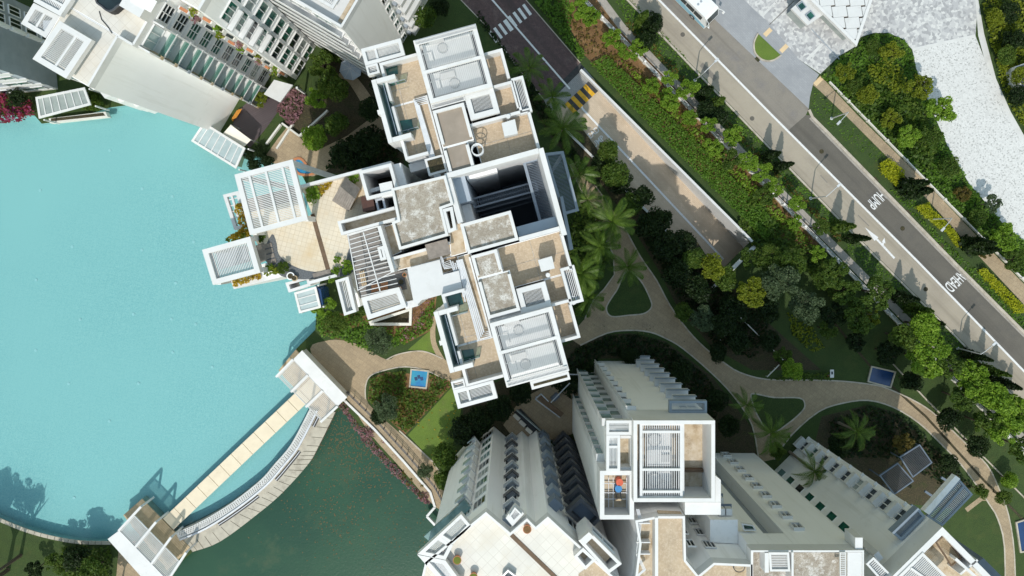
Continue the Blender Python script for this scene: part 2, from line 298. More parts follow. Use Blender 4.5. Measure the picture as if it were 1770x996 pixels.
def tube(name, pts, r, mat, parent=None, n=8, closed=False, **k):
    pts = [Vector(p) for p in pts]; vs = []; fs = []; m = len(pts); rs = r if isinstance(r, (list, tuple)) else [r]*m
    for i, p in enumerate(pts):
        d = (pts[(i+1) % m]-pts[i-1]) if closed else (pts[min(i+1, m-1)]-pts[max(i-1, 0)]); d.normalize()
        up = Vector((0, 0, 1)) if abs(d.z) < .9 else Vector((1, 0, 0)); x = d.cross(up).normalized(); y = d.cross(x)
        vs += [p+(x*math.cos(2*math.pi*j/n)+y*math.sin(2*math.pi*j/n))*rs[i] for j in range(n)]
    for i in range(m if closed else m-1):
        for j in range(n):
            a = i*n+j; b = i*n+(j+1) % n; c = ((i+1) % m)*n+(j+1) % n; d = ((i+1) % m)*n+j; fs.append((a, d, c, b))
    if not closed: fs += [tuple(range(n)), tuple(range((m-1)*n+n-1, (m-1)*n-1, -1))]
    return mk(name, vs, fs, mat, parent, **k)
def disc(name, c, r, h, mat, parent=None, n=20, r2=None, **k):
    r2 = r if r2 is None else r2; c = Vector(c)
    vs = [c+Vector((r*math.cos(6.2832*i/n), r*math.sin(6.2832*i/n), 0)) for i in range(n)]+[c+Vector((r2*math.cos(6.2832*i/n), r2*math.sin(6.2832*i/n), h)) for i in range(n)]
    fs = [tuple(range(n-1, -1, -1)), tuple(range(n, 2*n))]+[(i, (i+1) % n, n+(i+1) % n, n+i) for i in range(n)]
    return mk(name, vs, fs, mat, parent, **k)
WIN = {}
def window(parent, a, b, z0, z1, mat='glass_green', fmat='white', cols=2, rows=1, ft=.07, proud=.16, name='window', flip=False):
    """a,b world xy on the facade, outward normal to the right of a->b"""
    a = Vector((a[0], a[1])); b = Vector((b[0], b[1]))
    if flip: a, b = b, a
    d = b-a; w_ = d.length; h = z1-z0; key = (round(w_, 2), round(h, 2), cols, rows, fmat, ft, proud)
    if key not in WIN:
        vs = []; fs = []
        def bx(x0, x1, y0, y1, p0, p1):
            i = len(vs); vs.extend([(x, y, z) for z in (y0, y1) for y in (p0, p1) for x in (x0, x1)])
            fs.extend([tuple(i+q for q in f) for f in ((0, 2, 3, 1), (4, 5, 7, 6), (0, 1, 5, 4), (2, 6, 7, 3), (0, 4, 6, 2), (1, 3, 7, 5))])
        P = -proud
        bx(0, w_, 0, ft, P, 0); bx(0, w_, h-ft, h, P, 0); bx(0, ft, ft, h-ft, P, 0); bx(w_-ft, w_, ft, h-ft, P, 0)
        for i in range(1, cols): x = w_*i/cols; bx(x-ft/2, x+ft/2, ft, h-ft, P*.8, -.03)
        for i in range(1, rows): y = h*i/rows; bx(ft, w_-ft, y-ft/2, y+ft/2, P*.7, -.03)
        me = bpy.data.meshes.new('window_frame'); me.from_pydata(vs, [], fs); me.materials.append(MT[fmat]); WIN[key] = me
    R = Matrix.Translation((a.x, a.y, z0)) @ Matrix.Rotation(math.atan2(d.y, d.x), 4, 'Z')
    f = put(bpy.data.objects.new(name, WIN[key]), parent, R)
    nrm = Vector((d.y, -d.x)).normalized(); c = (a+b)/2+nrm*.02
    box('pane', f, (c.x, c.y, (z0+z1)/2), (w_-ft, .05, h-ft), math.atan2(d.y, d.x), mat); return f
def quads_mesh(name, co, mat):
    n = len(co); me = bpy.data.meshes.new(name); me.vertices.add(n*4); me.vertices.foreach_set('co', co.astype(np.float32).ravel())
    me.loops.add(n*4); me.loops.foreach_set('vertex_index', np.arange(n*4, dtype=np.int32))
    me.polygons.add(n); me.polygons.foreach_set('loop_start', np.arange(0, n*4, 4, dtype=np.int32))
    try: me.polygons.foreach_set('loop_total', np.full(n, 4, dtype=np.int32))
    except Exception: pass
    me.update(calc_edges=True); me.materials.append(MT[mat]); return me
def leaf_quads(P, size, flat=.5, asp=1.6):
    n = len(P); nr = rng.normal(size=(n, 3)); nr[:, 2] = np.abs(nr[:, 2])+flat; nr /= np.linalg.norm(nr, axis=1)[:, None]
    r = rng.normal(size=(n, 3)); u = np.cross(nr, r); u /= np.linalg.norm(u, axis=1)[:, None]; v = np.cross(nr, u)
    s = size*(.6+.8*rng.random(n))[:, None]; u = u*s*asp*.5; v = v*s*.5
    return np.stack([P-u, P-v*1., P+u, P+v*1.], axis=1)
def in_poly(X, Y, P):
    ins = np.zeros(len(X), bool); n = len(P)
    for i in range(n):
        x1, y1 = P[i]; x2, y2 = P[(i+1) % n]
        if y1 == y2: continue
        c = ((y1 > Y) != (y2 > Y)) & (X < (x2-x1)*(Y-y1)/(y2-y1)+x1); ins ^= c
    return ins
def bed(name, px, h, mat, label, cat='shrubs', dens=34, leaf=.30, base=0., lump=.9, parent=None, hmin=.25, hedge=False, ph=None, flat=.6):
    P = [W(p, base if ph is None else ph) for p in px]; P = [(v.x, v.y) for v in P]; A = abs(area2(P))/2
    xs = [p[0] for p in P]; ys = [p[1] for p in P]; n = max(30, int(A*dens)); bb = (max(xs)-min(xs))*(max(ys)-min(ys))
    k = int(n*bb/max(A, .1)*1.05)+10; X = rng.uniform(min(xs), max(xs), k); Y = rng.uniform(min(ys), max(ys), k); ok = in_poly(X, Y, P); X = X[ok]; Y = Y[ok]
    if hedge:
        Z = h*(1-.25*rng.random(len(X))**2)+rng.normal(0, .03, len(X)); low = rng.random(len(X)) < .25; Z[low] *= rng.random(low.sum())
    else:
        nb = max(4, int(A/(lump*lump*1.6))); bx_ = rng.uniform(min(xs), max(xs), nb*2); by_ = rng.uniform(min(ys), max(ys), nb*2); bh = rng.uniform(.35, 1., nb*2); br = lump*rng.uniform(.6, 1.4, nb*2)
        T = np.full(len(X), hmin)
        for i in range(nb*2):
            d2 = ((X-bx_[i])**2+(Y-by_[i])**2)/br[i]**2; T = np.maximum(T, bh[i]*np.sqrt(np.clip(1-d2, 0, 1)))
        Z = h*T*(1-.45*rng.random(len(X))**2)
    me = quads_mesh(name, leaf_quads(np.stack([X-P[0][0], Y-P[0][1], Z], 1), leaf, flat), mat)
    o = bpy.data.objects.new(name, me); put(o, parent, Matrix.Translation((P[0][0], P[0][1], base)))
    return tag(o, label if parent is None else None, cat if parent is None else None, kind='stuff')
ORD = ['first', 'second', 'third', 'fourth', 'fifth', 'sixth', 'seventh', 'eighth', 'ninth', 'tenth', 'eleventh', 'twelfth', 'thirteenth', 'fourteenth', 'fifteenth', 'sixteenth', 'seventeenth', 'eighteenth', 'nineteenth', 'twentieth']
# ---------------------------------------------------------------- setting: ground, water, roads, paths
def smooth(P, n=5, closed=False):
    P = [Vector((p[0], p[1])) for p in P]; m = len(P); out = []
    for i in range(m if closed else m-1):
        a = P[i-1] if closed or i > 0 else P[0]; b = P[i]; c = P[(i+1) % m]; d = P[(i+2) % m] if closed or i+2 < m else P[-1]
        for k in range(n):
            t = k/n; out.append(.5*((2*b)+(c-a)*t+(2*a-5*b+4*c-d)*t*t+(3*b-a-3*c+d)*t*t*t))
    if not closed: out.append(P[-1])
    return [(v.x, v.y) for v in out]
def offline(P, d):
    out = []
    for i, p in enumerate(P):
        a = Vector(P[max(i-1, 0)]); b = Vector(P[min(i+1, len(P)-1)]); t = (b-a).normalized(); out.append((p[0]-t.y*d, p[1]+t.x*d))
    return out
def strip(name, line, wpx, z0, z1, mat, parent=None, **k):
    L = offline(line, -wpx/2); R = offline(line, wpx/2)
    n = len(line); A = [W(p, 0) for p in L]; B = [W(p, 0) for p in R]; vs = []; fs = []
    for z in (z0, z1): vs += [(v.x, v.y, z) for v in A]+[(v.x, v.y, z) for v in B]
    for i in range(n-1):
        fs += [(2*n+i, 2*n+i+1, 3*n+i+1, 3*n+i), (i, i+1, 2*n+i+1, 2*n+i), (n+i+1, n+i, 3*n+i, 3*n+i+1)]
    fs += [(0, 2*n, 3*n, n), (n-1, 2*n-1, 4*n-1, 3*n-1)]
    return mk(name, vs, fs, mat, parent, **k)
ST = dict(kind='structure')
POOL = [(-120, 196), (60, 200), (72, 214), (120, 208), (190, 186), (250, 178), (300, 192), (345, 212), (405, 262), (440, 268), (520, 300), (552, 360), (560, 440), (548, 520), (545, 570), (512, 603), (486, 640),
        (530, 676)] + smooth([(536, 706), (503, 768), (472, 804), (450, 829), (400, 868), (350, 897), (305, 918)], 4) + [(290, 935), (240, 940)] + smooth([(192, 938), (130, 936), (60, 921), (0, 898), (-120, 836)], 5)
LAGOON = smooth([(580, 712), (551, 771), (533, 802), (490, 850), (450, 885), (381, 936), (333, 954)], 4)+[(270, 1010), (200, 1080), (150, 1300), (1100, 1300), (1000, 1060), (840, 1040), (800, 960), (780, 905), (748, 868), (700, 826), (640, 756), (594, 702)]
RA, RB = (1040, 158), (1298, 416); RC, RD = (1232, 482), (974, 224)
RAMP = [RA, RB, RC, RD]
BIG = [(-9000, -9000), (11000, -9000), (11000, 11000), (-9000, 11000)]
ground = sheet('ground', BIG, 0, 'grass', holes=[POOL, LAGOON, RAMP], **ST)
def basin(name, px, z, mat, **k):
    P = ccw([(W(p).x, W(p).y) for p in px]); n = len(P); o = sheet_w(name, P, z, mat, **k)
    vs = [(x, y, z) for x, y in P]+[(x, y, .0) for x, y in P]; mk('pool_wall' if 'pool' in name else 'bank_wall', vs, [((i+1) % n, i, n+i, n+(i+1) % n) for i in range(n)], mat, o); return o
pool = basin('pool_basin', POOL, -1.25, 'pool_tile', **ST)
sheet('pool_water', POOL, -.06, 'pool_water', **ST)
basin('lagoon_bed', LAGOON, -3.0, 'soil_dark', **ST); sheet('lagoon_water', LAGOON, -1.2, 'lagoon_water', **ST)
P = []
co = []
for cx, cy, sx, sy, n in ((585, 745, 16, 30, 200), (610, 760, 40, 30, 330), (650, 850, 70, 60, 300), (560, 850, 60, 50, 220), (640, 800, 20, 30, 160), (600, 900, 60, 40, 160)):
    for i in range(n):
        x = random.gauss(cx, sx); y = random.gauss(cy, sy); v = W((x, y), -1.18)
        if in_poly(np.array([x]), np.array([y]), LAGOON)[0]: co.append((v.x, v.y, -1.185))
o = bpy.data.objects.new('floating_leaves', quads_mesh('floating_leaves', leaf_quads(np.array(co), .16, 60), 'leaf_scum')); put(o, None, Matrix()); tag(o, 'scattered brown leaves floating on the dark green lagoon', 'leaves', kind='stuff')
# ---- road
RL = [(1020, -70), (1088, 0), (1330, 252), (1513, 440), (1640, 566), (1770, 700), (1900, 834)]
RR = [(1130, -70), (1238, 36), (1398, 188), (1404, 200), (1650, 453), (1770, 573), (1900, 703)]
RM = [(1070, -72), (1139, 0), (1335, 200), (1387, 252), (1587, 453), (1770, 642), (1900, 774)]
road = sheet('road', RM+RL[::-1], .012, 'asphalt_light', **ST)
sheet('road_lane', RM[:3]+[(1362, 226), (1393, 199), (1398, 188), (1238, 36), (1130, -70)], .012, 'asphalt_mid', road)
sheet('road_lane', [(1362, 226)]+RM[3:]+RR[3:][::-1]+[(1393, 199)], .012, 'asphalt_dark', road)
strip('centre_line', RM, 3.4, .013, .018, 'road_paint', road)
for a, b in (((1418, 303), (1430, 316)), ((1483, 372), (1502, 391)), ((1255, 45), (1262, 52))):
    if a[0] > 1300: strip('worn_marking', [a, b], 2, .013, .017, 'asphalt_mid', road)
strip('kerb', [(1398, 190), (1404, 203), (1430, 229), (1650, 455), (1770, 575), (1900, 705)], 4.5, 0, .14, 'kerb', **ST)
strip('gutter', [(p[0]-4, p[1]+4) for p in [(1404, 200), (1650, 453), (1770, 573), (1900, 703)]], 4, .013, .02, 'path_grey', **ST)
strip('kerb', [(p[0]-2, p[1]+2) for p in RL], 3, 0, .14, 'kerb', **ST)
for x, y in ((1457, 257), (1514, 310), (1570, 367), (1628, 425), (1682, 482)):
    a = W((x, y)); g = box('drain_grate', None, (a.x, a.y, .03), (.75, .35, .03), -A45, 'soil_dark', kind='structure')
def text_on(parent, s, c, adv, hgt, size, mat='road_paint', z=.017, name='lettering'):
    cu = bpy.data.curves.new('t', 'FONT'); cu.body = s; cu.align_x = 'CENTER'; cu.align_y = 'CENTER'; cu.offset = .012
    to = bpy.data.objects.new('t', cu); COL.objects.link(to); dg = bpy.context.evaluated_depsgraph_get(); me = bpy.data.meshes.new_from_object(to.evaluated_get(dg)); bpy.data.objects.remove(to)
    me.materials.clear(); me.materials.append(MT[mat]); xs = [v.co.x for v in me.vertices]; ys = [v.co.y for v in me.vertices]
    sx = size[0]/(max(xs)-min(xs)); sy = size[1]/(max(ys)-min(ys)); a = Vector((adv[0], -adv[1])).normalized(); u = Vector((hgt[0], -hgt[1])).normalized(); cc = W(c)
    mxx = (max(xs)+min(xs))/2; myy = (max(ys)+min(ys))/2
    for v in me.vertices:
        q = a*((v.co.x-mxx)*sx)+u*((v.co.y-myy)*sy); v.co = (q.x, q.y, 0)
    o = bpy.data.objects.new(name, me); put(o, parent, Matrix.Translation((cc.x, cc.y, z))); return o
text_on(road, 'HUMP', (1515, 346), (-.72, .69), (.70, .71), (2.5, 1.6)); text_on(road, 'AHEAD', (1652, 487), (-.72, .69), (.70, .71), (3.0, 1.6))
# bent arrow in the light lane: shaft, straight head and side head
AR = [(1547, 446), (1543.5, 448.5), (1521, 422), (1517, 424), (1519, 411.5), (1522, 413.5), (1517, 416.5)]
sheet('arrow', [(1547.5, 445.5), (1545, 448), (1514, 414.5), (1511.5, 416.5), (1495, 393), (1518.5, 410.5), (1516.5, 412)], .017, 'road_paint', road)
sheet('arrow', [(1524, 424), (1526, 418), (1524, 418.5), (1529, 411), (1530.5, 421), (1528.3, 420), (1527, 427)], .0185, 'road_paint', road)
# ---- plaza beyond the road
plaza = sheet('plaza', [(1130, -70), (1238, 36), (1398, 188), (1400, 168), (1405, 147), (1416, 129), (1380, 102), (1355, 71), (1330, 41), (1286, 0), (1216, -70)], .016, 'grey_pave', **ST)
ISL = smooth([(1310, 58), (1303, 74), (1305, 92), (1318, 104), (1335, 105), (1350, 96)], 4)
sp = [(1216, -70), (1286, 0), (1330, 41), (1355, 71), (1380, 102), (1418, 128), (1450, 97), (1476, 82), (1488, 64), (1510, 57), (1535, 57), (1560, 67), (1577, 86), (1686, 62), (1691, 0), (1680, -70)]
sheet('speckled_paving', sp, .016, 'plaza_speckle', plaza)
EV = [(1577, 86), (1584, 119), (1602, 168), (1622, 216), (1638, 252), (1676, 319), (1701, 347), (1737, 391), (1770, 416), (1900, 530)]
WO = [(1686, 62), (1701, 100), (1716, 137), (1738, 193), (1762, 240), (1900, 470)]
sheet('white_paving', EV+WO[::-1], .016, 'plaza_white', plaza)
sheet('border_paving', [(1680, -70), (1691, 62)]+WO[1:]+[(1900, 400), (1770, 234), (1747, 193), (1722, 137), (1701, 58), (1691, 0), (1690, -70)], .0205, 'plaza_plain', plaza)
strip('paving_band', [(1577, 86), (1686, 62)], 5, .017, .03, 'plaza_plain', plaza)
strip('paving_band', [(1395, 103), (1422, 76)], 5, .017, .021, 'plaza_plain', plaza)
strip('paving_band', [(1317, 28), (1340, 5)], 4, .017, .021, 'plaza_plain', plaza)
strip('paving_joint', [(1330, 43), (1372, 2)], 1, .017, .022, 'soil_dark', plaza); strip('paving_joint', [(1402, 50), (1452, 104)], 1.4, .017, .06, 'greypaint', plaza)
for c in ((1327, 56), (1355, 84)):
    v = W(c); box('warning_paver', plaza, (v.x, v.y, .025), (1.25, .62, .02), A45, 'peach')
v = W((1414, 141)); box('warning_paver', plaza, (v.x, v.y, .045), (1.3, .65, .02), A45, 'peach')
isl = prism('grass_island', ISL, 0, .12, 'grass_bright', **ST); strip('kerb', [ISL[0]]+ISL+[ISL[-1]], 2.5, 0, .16, 'kerb', isl)
v = W((1309, 103)); box('drain_grate', plaza, (v.x, v.y, .03), (.7, .4, .03), -A45, 'soil_dark')
EP = [(1405, 147), (1418, 131), (1483, 200), (1597, 312), (1699, 419), (1830, 552), (1900, 622), (1880, 645), (1680, 430), (1590, 331), (1531, 269), (1462, 200), (1416, 156)]
sheet('footpath', EP, .03, 'path', **ST)
fw_ = thing('boundary_wall', 'low white boundary wall beside the footpath beyond the road', 'wall', W((1600, 310)))
for i in range(12):
    a = Vector((1432, 142)).lerp(Vector((1830, 548)), i/12); b = Vector((1432, 142)).lerp(Vector((1830, 548)), (i+1)/12)
    bar('wall_section', fw_, W(a)+Vector((0, 0, .22)), W(b)+Vector((0, 0, .22)), .16, .44, 'cream_wall'); v = W(b); box('pier', fw_, (v.x, v.y, .28), (.28, .28, .56), A45, 'cream_wall')
# ---- verge, west footpath
strip('footpath', [(975, -70), (1034, -8), (1075, 47), (1288, 270), (1555, 541), (1770, 760), (1900, 890)], 13, 0, .03, 'path_grey', **ST)
sheet('planting_soil', [(935, -60), (985, -60), (1330, 320), (1420, 415), (1400, 440), (1320, 395), (1200, 290), (1060, 145), (1010, 95), (980, 40)], .008, 'soil', **ST)
# ---- driveway and ramp
drv = sheet('driveway', [(740, -60), (785, -12), (848, 53), (897, 120), (940, 172), (955, 156), (1003, 109), (909, 0), (860, -60)], .014, 'red_drive', **ST)
sheet('dark_band', [(1003, 109), (1010, 117), (963, 163), (955, 156)], .016, 'black_paint', drv)
sheet('cobble_patch', [(1010, 117), (1026, 136), (975, 182), (952, 200), (940, 172), (963, 163)], .014, 'grey_cobble', drv)
DC = [(810, -52), (851, 0), (971, 138), (985, 154)]
strip('centre_line', DC, 3, .016, .022, 'road_paint', drv)
strip('edge_line', [(909, 0), (1003, 109)], 1.6, .016, .022, 'kerb', drv); strip('edge_line', [(785, -12), (848, 53), (897, 120), (940, 172)], 1.6, .016, .022, 'kerb', drv)
for i in range(8):
    c = Vector((852.5, 64)).lerp(Vector((911, 17)), i/7)
    if abs(i-3) < .1: c += Vector((1, 0))
    strip('zebra_stripe', [(c.x-6.5, c.y-9), (c.x+6.5, c.y+9)], 5 if i != 3 else 7, .017, .024, 'road_paint', drv)
for i in range(9):
    a = Vector((1031, 144)).lerp(Vector((984, 189)), (i+.5)/9)
    strip('hump_stripe', [(a.x-8, a.y-8.5), (a.x, a.y), (a.x+8, a.y+8.5)], 7.2, .012, .07, 'yellow_paint' if i % 2 == 0 else 'black_paint', drv)
ZE = -5.0
def rp(p, t0=0.):   # ramp height along its run
    d = Vector((RB[0]-RA[0], RB[1]-RA[1])); t = (Vector(p)-Vector(RA)).dot(d)/d.length_squared; v = W(p); return Vector((v.x, v.y, .014+min(0, ZE*max(0, t)) if t > 0 else .014))
def rquad(name, P, mat, parent=None, dz=0, **k): return mk(name, [rp(p)+Vector((0, 0, dz)) for p in P], [tuple(range(len(P)))], mat, parent, **k)
RB2, RC2 = (1398, 516), (1332, 582)
ramp = rquad('ramp', [RD, RC, RC2, RB2, RB, RA], 'tan_paver', **ST)
sheet('apron', [(1026, 136), RA, RD, (952, 200), (975, 182)], .013, 'tan_paver', ramp)
c0 = Vector((996, 168)); c1 = Vector((1007, 191)); c1b = Vector((1365, 549))
mpts = [(985, 156), (1007, 191)]
rquad('centre_line', [(1006, 190), (1008.4, 187.6), (1270, 449), (1268, 452)], 'road_paint', ramp, .05); strip('centre_line', [(1000, 172), (1007.2, 188.8)], 3, .015, .021, 'road_paint', ramp)
def tri_text(s, c, w_, h_):
    o = text_on(ramp, s, c, (.76, -.65), (-.65, -.76), (w_, h_), z=0); mw = MW[o.name]
    for v in o.data.vertices:
        q = mw @ v.co; px = (q.x/S+NX, -q.y/S+NY); v.co.z = rp(px).z+.008
tri_text('AHEAD', (1020, 234), 3.1, .8); tri_text('HUMP', (1032, 246), 2.5, .8)
# retaining walls of the ramp
rw = thing('retaining_wall', 'long white retaining wall along the sunken ramp', 'wall', W(RB))
def rwall(p, q, zt, mat, off, name):
    a = W(p); b = W(q); n_ = Vector((b.y-a.y, -(b.x-a.x), 0)).normalized()*off
    vs = []
    for v, pz in ((a, rp(p).z), (b, rp(q).z)):
        for o_ in (Vector(), n_): vs += [(v.x+o_.x, v.y+o_.y, pz-.3), (v.x+o_.x, v.y+o_.y, zt)]
    mk(name, vs, [(0, 1, 5, 4), (2, 6, 7, 3), (1, 3, 7, 5), (0, 2, 3, 1), (4, 5, 7, 6)], mat, rw)
rwall(RB, (1004, 122), 1.0, 'white', -.32, 'wall_panel'); rwall((974, 224), (1232, 482), .25, 'white', -.3, 'wall_panel')
rwall((1404, 522), RB, -.05, 'plaster', -.3, 'tunnel_wall'); rwall((1232, 482), (1338, 588), -.05, 'plaster', -.3, 'tunnel_wall')
a = W((1305, 425)); b = W((1232, 498)); bar('portal_beam', rw, a+Vector((0, 0, -.2)), b+Vector((0, 0, -.2)), .5, .9, 'plaster')
# ---- garden paths on the right
PU = smooth([(1082, 398), (1107, 444), (1135, 485), (1158, 528), (1189, 571), (1219, 602), (1250, 626), (1279, 644), (1326, 656), (1397, 657), (1456, 659), (1514, 666), (1544, 676), (1588, 697), (1620, 720), (1661, 759), (1705, 803), (1726, 844), (1743, 891), (1753, 960), (1755, 1060)], 3)
PLo = smooth([(1737, 1060), (1736, 946), (1724, 896), (1710, 872), (1691, 843), (1661, 803), (1626, 767), (1588, 731), (1544, 704), (1500, 692), (1456, 697), (1414, 712), (1367, 753), (1338, 794)], 3)
PLl = smooth([(1312, 800), (1300, 735), (1268, 685), (1230, 645), (1181, 603), (1153, 586), (1123, 574), (1087, 571), (1049, 576), (1003, 597)], 3)
PLf = [(985, 585), (998, 566), (1011, 551), (1026, 518), (1044, 500), (1062, 475), (1060, 440), (1030, 380), (1000, 320), (985, 285), (1000, 278), (1020, 310), (1050, 350)]
sheet('garden_path', PU+PLo+PLl+PLf, .02, 'path', **ST)
strip('kerb', PU, 2.2, 0, .07, 'kerb', **ST); strip('kerb', PLo, 2.2, 0, .07, 'kerb', **ST); strip('kerb', PLl, 2.2, 0, .07, 'kerb', **ST); strip('kerb', PLf[2:], 2, 0, .07, 'kerb', **ST)
strip('branch_path', [(1670, 882), (1696, 862), (1712, 862)], 8, 0, .022, 'path', **ST)
for P_ in ([(1067, 500), (1057, 515), (1048, 533), (1057, 547), (1087, 545), (1113, 542), (1126, 531), (1123, 515), (1107, 485), (1084, 468)], [(1298, 685), (1306, 681), (1338, 687), (1382, 688), (1391, 700), (1385, 712), (1362, 732), (1332, 748), (1309, 718)]):
    q = smooth(P_, 4, True); il = prism('lawn_island', q, 0, .05, 'grass', **ST); strip('kerb', q+[q[0]], 2.2, 0, .07, 'kerb', il)
# ---- west garden: path, lawns
sheet('garden_path', smooth([(536, 603), (560, 590), (590, 588), (630, 600), (668, 622), (690, 612), (730, 607), (760, 618), (800, 640), (800, 668), (770, 655), (735, 640), (700, 634), (665, 640), (640, 650), (632, 668), (634, 692), (650, 712), (690, 748), (748, 800), (775, 845), (778, 880), (752, 876), (690, 806), (640, 750), (600, 690), (560, 650)], 3, True), .02, 'path', **ST)
strip('kerb', smooth([(632, 690), (632, 668), (640, 650), (665, 640), (700, 634), (735, 640), (772, 657)], 4), 2, 0, .08, 'kerb', **ST)
strip('kerb', smooth([(668, 622), (690, 612), (730, 607), (765, 620)], 4), 2, 0, .08, 'kerb', **ST); strip('kerb', [(690, 744), (750, 800), (776, 845)], 2.5, 0, .1, 'kerb', **ST)
strip('garden_walk', smooth([(752, 540), (748, 570), (752, 600), (775, 640)], 4), 9, 0, .024, 'path', **ST)
sheet('planting_soil', [(548, 540), (640, 545), (755, 510), (748, 570), (690, 600), (640, 600), (560, 580)], .01, 'soil', **ST)
sheet('planting_soil', [(640, 655), (665, 643), (770, 650), (785, 662), (700, 752), (650, 705), (636, 690)], .01, 'soil', **ST)
sheet('lawn', [(785, 665), (800, 690), (795, 720), (780, 780), (748, 798), (705, 752)], .012, 'grass_bright', **ST); sheet('lawn', [(705, 605), (745, 570), (756, 612), (730, 606)], .014, 'grass_bright', **ST)
sheet('lawn', [(560, 580), (640, 560), (700, 596), (668, 620), (630, 600), (590, 586)], .012, 'grass', **ST)
# north court between the towers
sheet('court_paving', [(455, 275), (480, 240), (500, 215), (520, 240), (545, 262), (600, 235), (640, 205), (660, 225), (620, 262), (575, 285), (560, 300), (540, 305), (515, 300)], .02, 'path', **ST)
sheet('court_walk', smooth([(640, 205), (620, 170), (600, 140), (585, 135), (590, 125), (612, 130), (640, 165), (665, 210), (660, 225)], 3, True), .018, 'path', **ST)
q = smooth([(505, 278), (520, 272), (535, 288), (545, 300), (530, 305), (512, 300)], 3, True)
ring('plunge_kerb', q, 0, .14, .35, 'terracotta', ph=0, **ST); sheet('plunge_pool', [tuple(v) for v in q], .035, 'blue_tile', **ST)
sheet('timber_deck', [(398, 226), (410, 193), (446, 160), (495, 172), (463, 218), (432, 256)], .05, 'deck_plum', **ST)
sheet('grove_soil', [(990, 590), (1040, 580), (1090, 576), (1150, 590), (1230, 650), (1300, 740), (1310, 800), (1235, 780), (1110, 620), (1020, 620), (960, 700), (870, 760), (800, 740), (800, 690), (880, 650)], .006, 'soil_dark', **ST)  # dark ground colour deepens the shade under the garden trees
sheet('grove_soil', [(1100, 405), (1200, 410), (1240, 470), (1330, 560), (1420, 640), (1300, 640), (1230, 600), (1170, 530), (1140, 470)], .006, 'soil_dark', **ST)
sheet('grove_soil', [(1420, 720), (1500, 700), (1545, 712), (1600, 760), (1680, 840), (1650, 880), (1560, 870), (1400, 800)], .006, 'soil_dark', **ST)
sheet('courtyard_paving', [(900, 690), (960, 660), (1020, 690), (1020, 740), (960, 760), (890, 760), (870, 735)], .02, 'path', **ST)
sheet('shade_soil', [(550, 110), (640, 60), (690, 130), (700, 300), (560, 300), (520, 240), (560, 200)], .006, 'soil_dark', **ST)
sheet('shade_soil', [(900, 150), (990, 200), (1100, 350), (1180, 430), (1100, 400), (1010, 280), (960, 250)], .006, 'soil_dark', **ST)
strip('drain_channel', [(1410, 520), (1510, 640), (1600, 720), (1700, 830), (1790, 920)], 4, .0, .04, 'soil_dark', **ST); strip('drain_kerb', [(1530, 615), (1600, 690), (1690, 780), (1790, 880)], 2.2, 0, .1, 'kerb', **ST)

for x, y in ((115, 428), (240, 328), (292, 340), (128, 554), (220, 546), (294, 490), (55, 487), (237, 430), (290, 552), (52, 606), (294, 612), (107, 668), (233, 669), (330, 420), (180, 260), (60, 330), (180, 730), (118, 868), (330, 560), (360, 640)):
    v = W((x+random.uniform(-3, 3), y+random.uniform(-3, 3))); disc('pool_fitting', (v.x, v.y, -1.245), .2, .06, 'white_clean', pool, 10)

for x, y in ((1300, 205), (1420, 262), (1560, 395), (1600, 500), (1180, 60)):
    v = W((x, y)); disc('manhole_cover', (v.x, v.y, .013), .32, .008, 'asphalt_dark' if x < 1400 else 'soil_dark', road, 14)
sheet('road_patch', [(1452, 258), (1468, 274), (1458, 284), (1442, 268)], .0165, 'asphalt_dark', road); sheet('road_patch', [(1215, 108), (1240, 134), (1234, 140), (1209, 114)], .0165, 'asphalt_mid', road)
# ---------------------------------------------------------------- central building
CU, CV = Vector((.9646, -.2639)), Vector((.2639, .9646))
def QF(O, U, V): 
    O = Vector(O)
    def q(u0, v0, u1, v1): return [tuple(O+U*a+V*b) for a, b in ((u0, v0), (u1, v0), (u1, v1), (u0, v1))]
    return q
def PT(O, U, V): return lambda u, v: tuple(Vector(O)+U*u+V*v)
def wallbar(parent, p, q, z0, z1, wd_, mat='white', name='parapet', h=None):
    a = W(p, z1 if h is None else h); b = W(q, z1 if h is None else h); d = (b-a); d.z = 0; e = d.normalized()*0
    return bar(name, parent, (a.x, a.y, (z0+z1)/2), (b.x, b.y, (z0+z1)/2), wd_, z1-z0, mat)
def terrace(parent, quad, zf, zt, fm, wm='plaster', pm_='white', sides='NESW', pw=.28, zb=0, hp=None, fname='roof_floor'):
    """quad: TL,TR,BR,BL pixels at the parapet top; wall volume below, floor sheet, parapet bars inside the edge"""
    hp = zt if hp is None else hp; c = [W(p, hp) for p in quad]
    prism_w('wall', c, zb, zf-.02, wm, parent); _, q = inset(c, pw*.3); sheet_w(fname, q, zf, fm, parent)
    _, q = inset([(p.x, p.y) for p in c], pw/2)
    q = [min(q, key=lambda v: (v-Vector((p.x, p.y))).length) for p in c]
    for i, s in enumerate('NESW'):
        if s in sides:
            a, b = q[i], q[(i+1) % 4]; e = (b-a).normalized()*(pw/2 if s in 'NS' else -pw/2-.004)
            bar('parapet', parent, (a.x-e.x, a.y-e.y, (zf-.02+zt)/2), (b.x+e.x, b.y+e.y, (zf-.02+zt)/2), pw, zt-zf+.02, pm_)
CB = thing('apartment_building', 'large white stepped apartment building at the centre with slatted roof pergolas', 'building', W((860, 380)))
ON, OS, OA = (714, 70.5), (843.6, 551.7), (780, 307)
qN, qS, qA = QF(ON, CU, CV), QF(OS, CU, CV), QF(OA, CU, CV); pN, pS, pA = PT(ON, CU, CV), PT(OS, CU, CV), PT(OA, CU, CV)
ZF, ZP = 28.6, 30.2
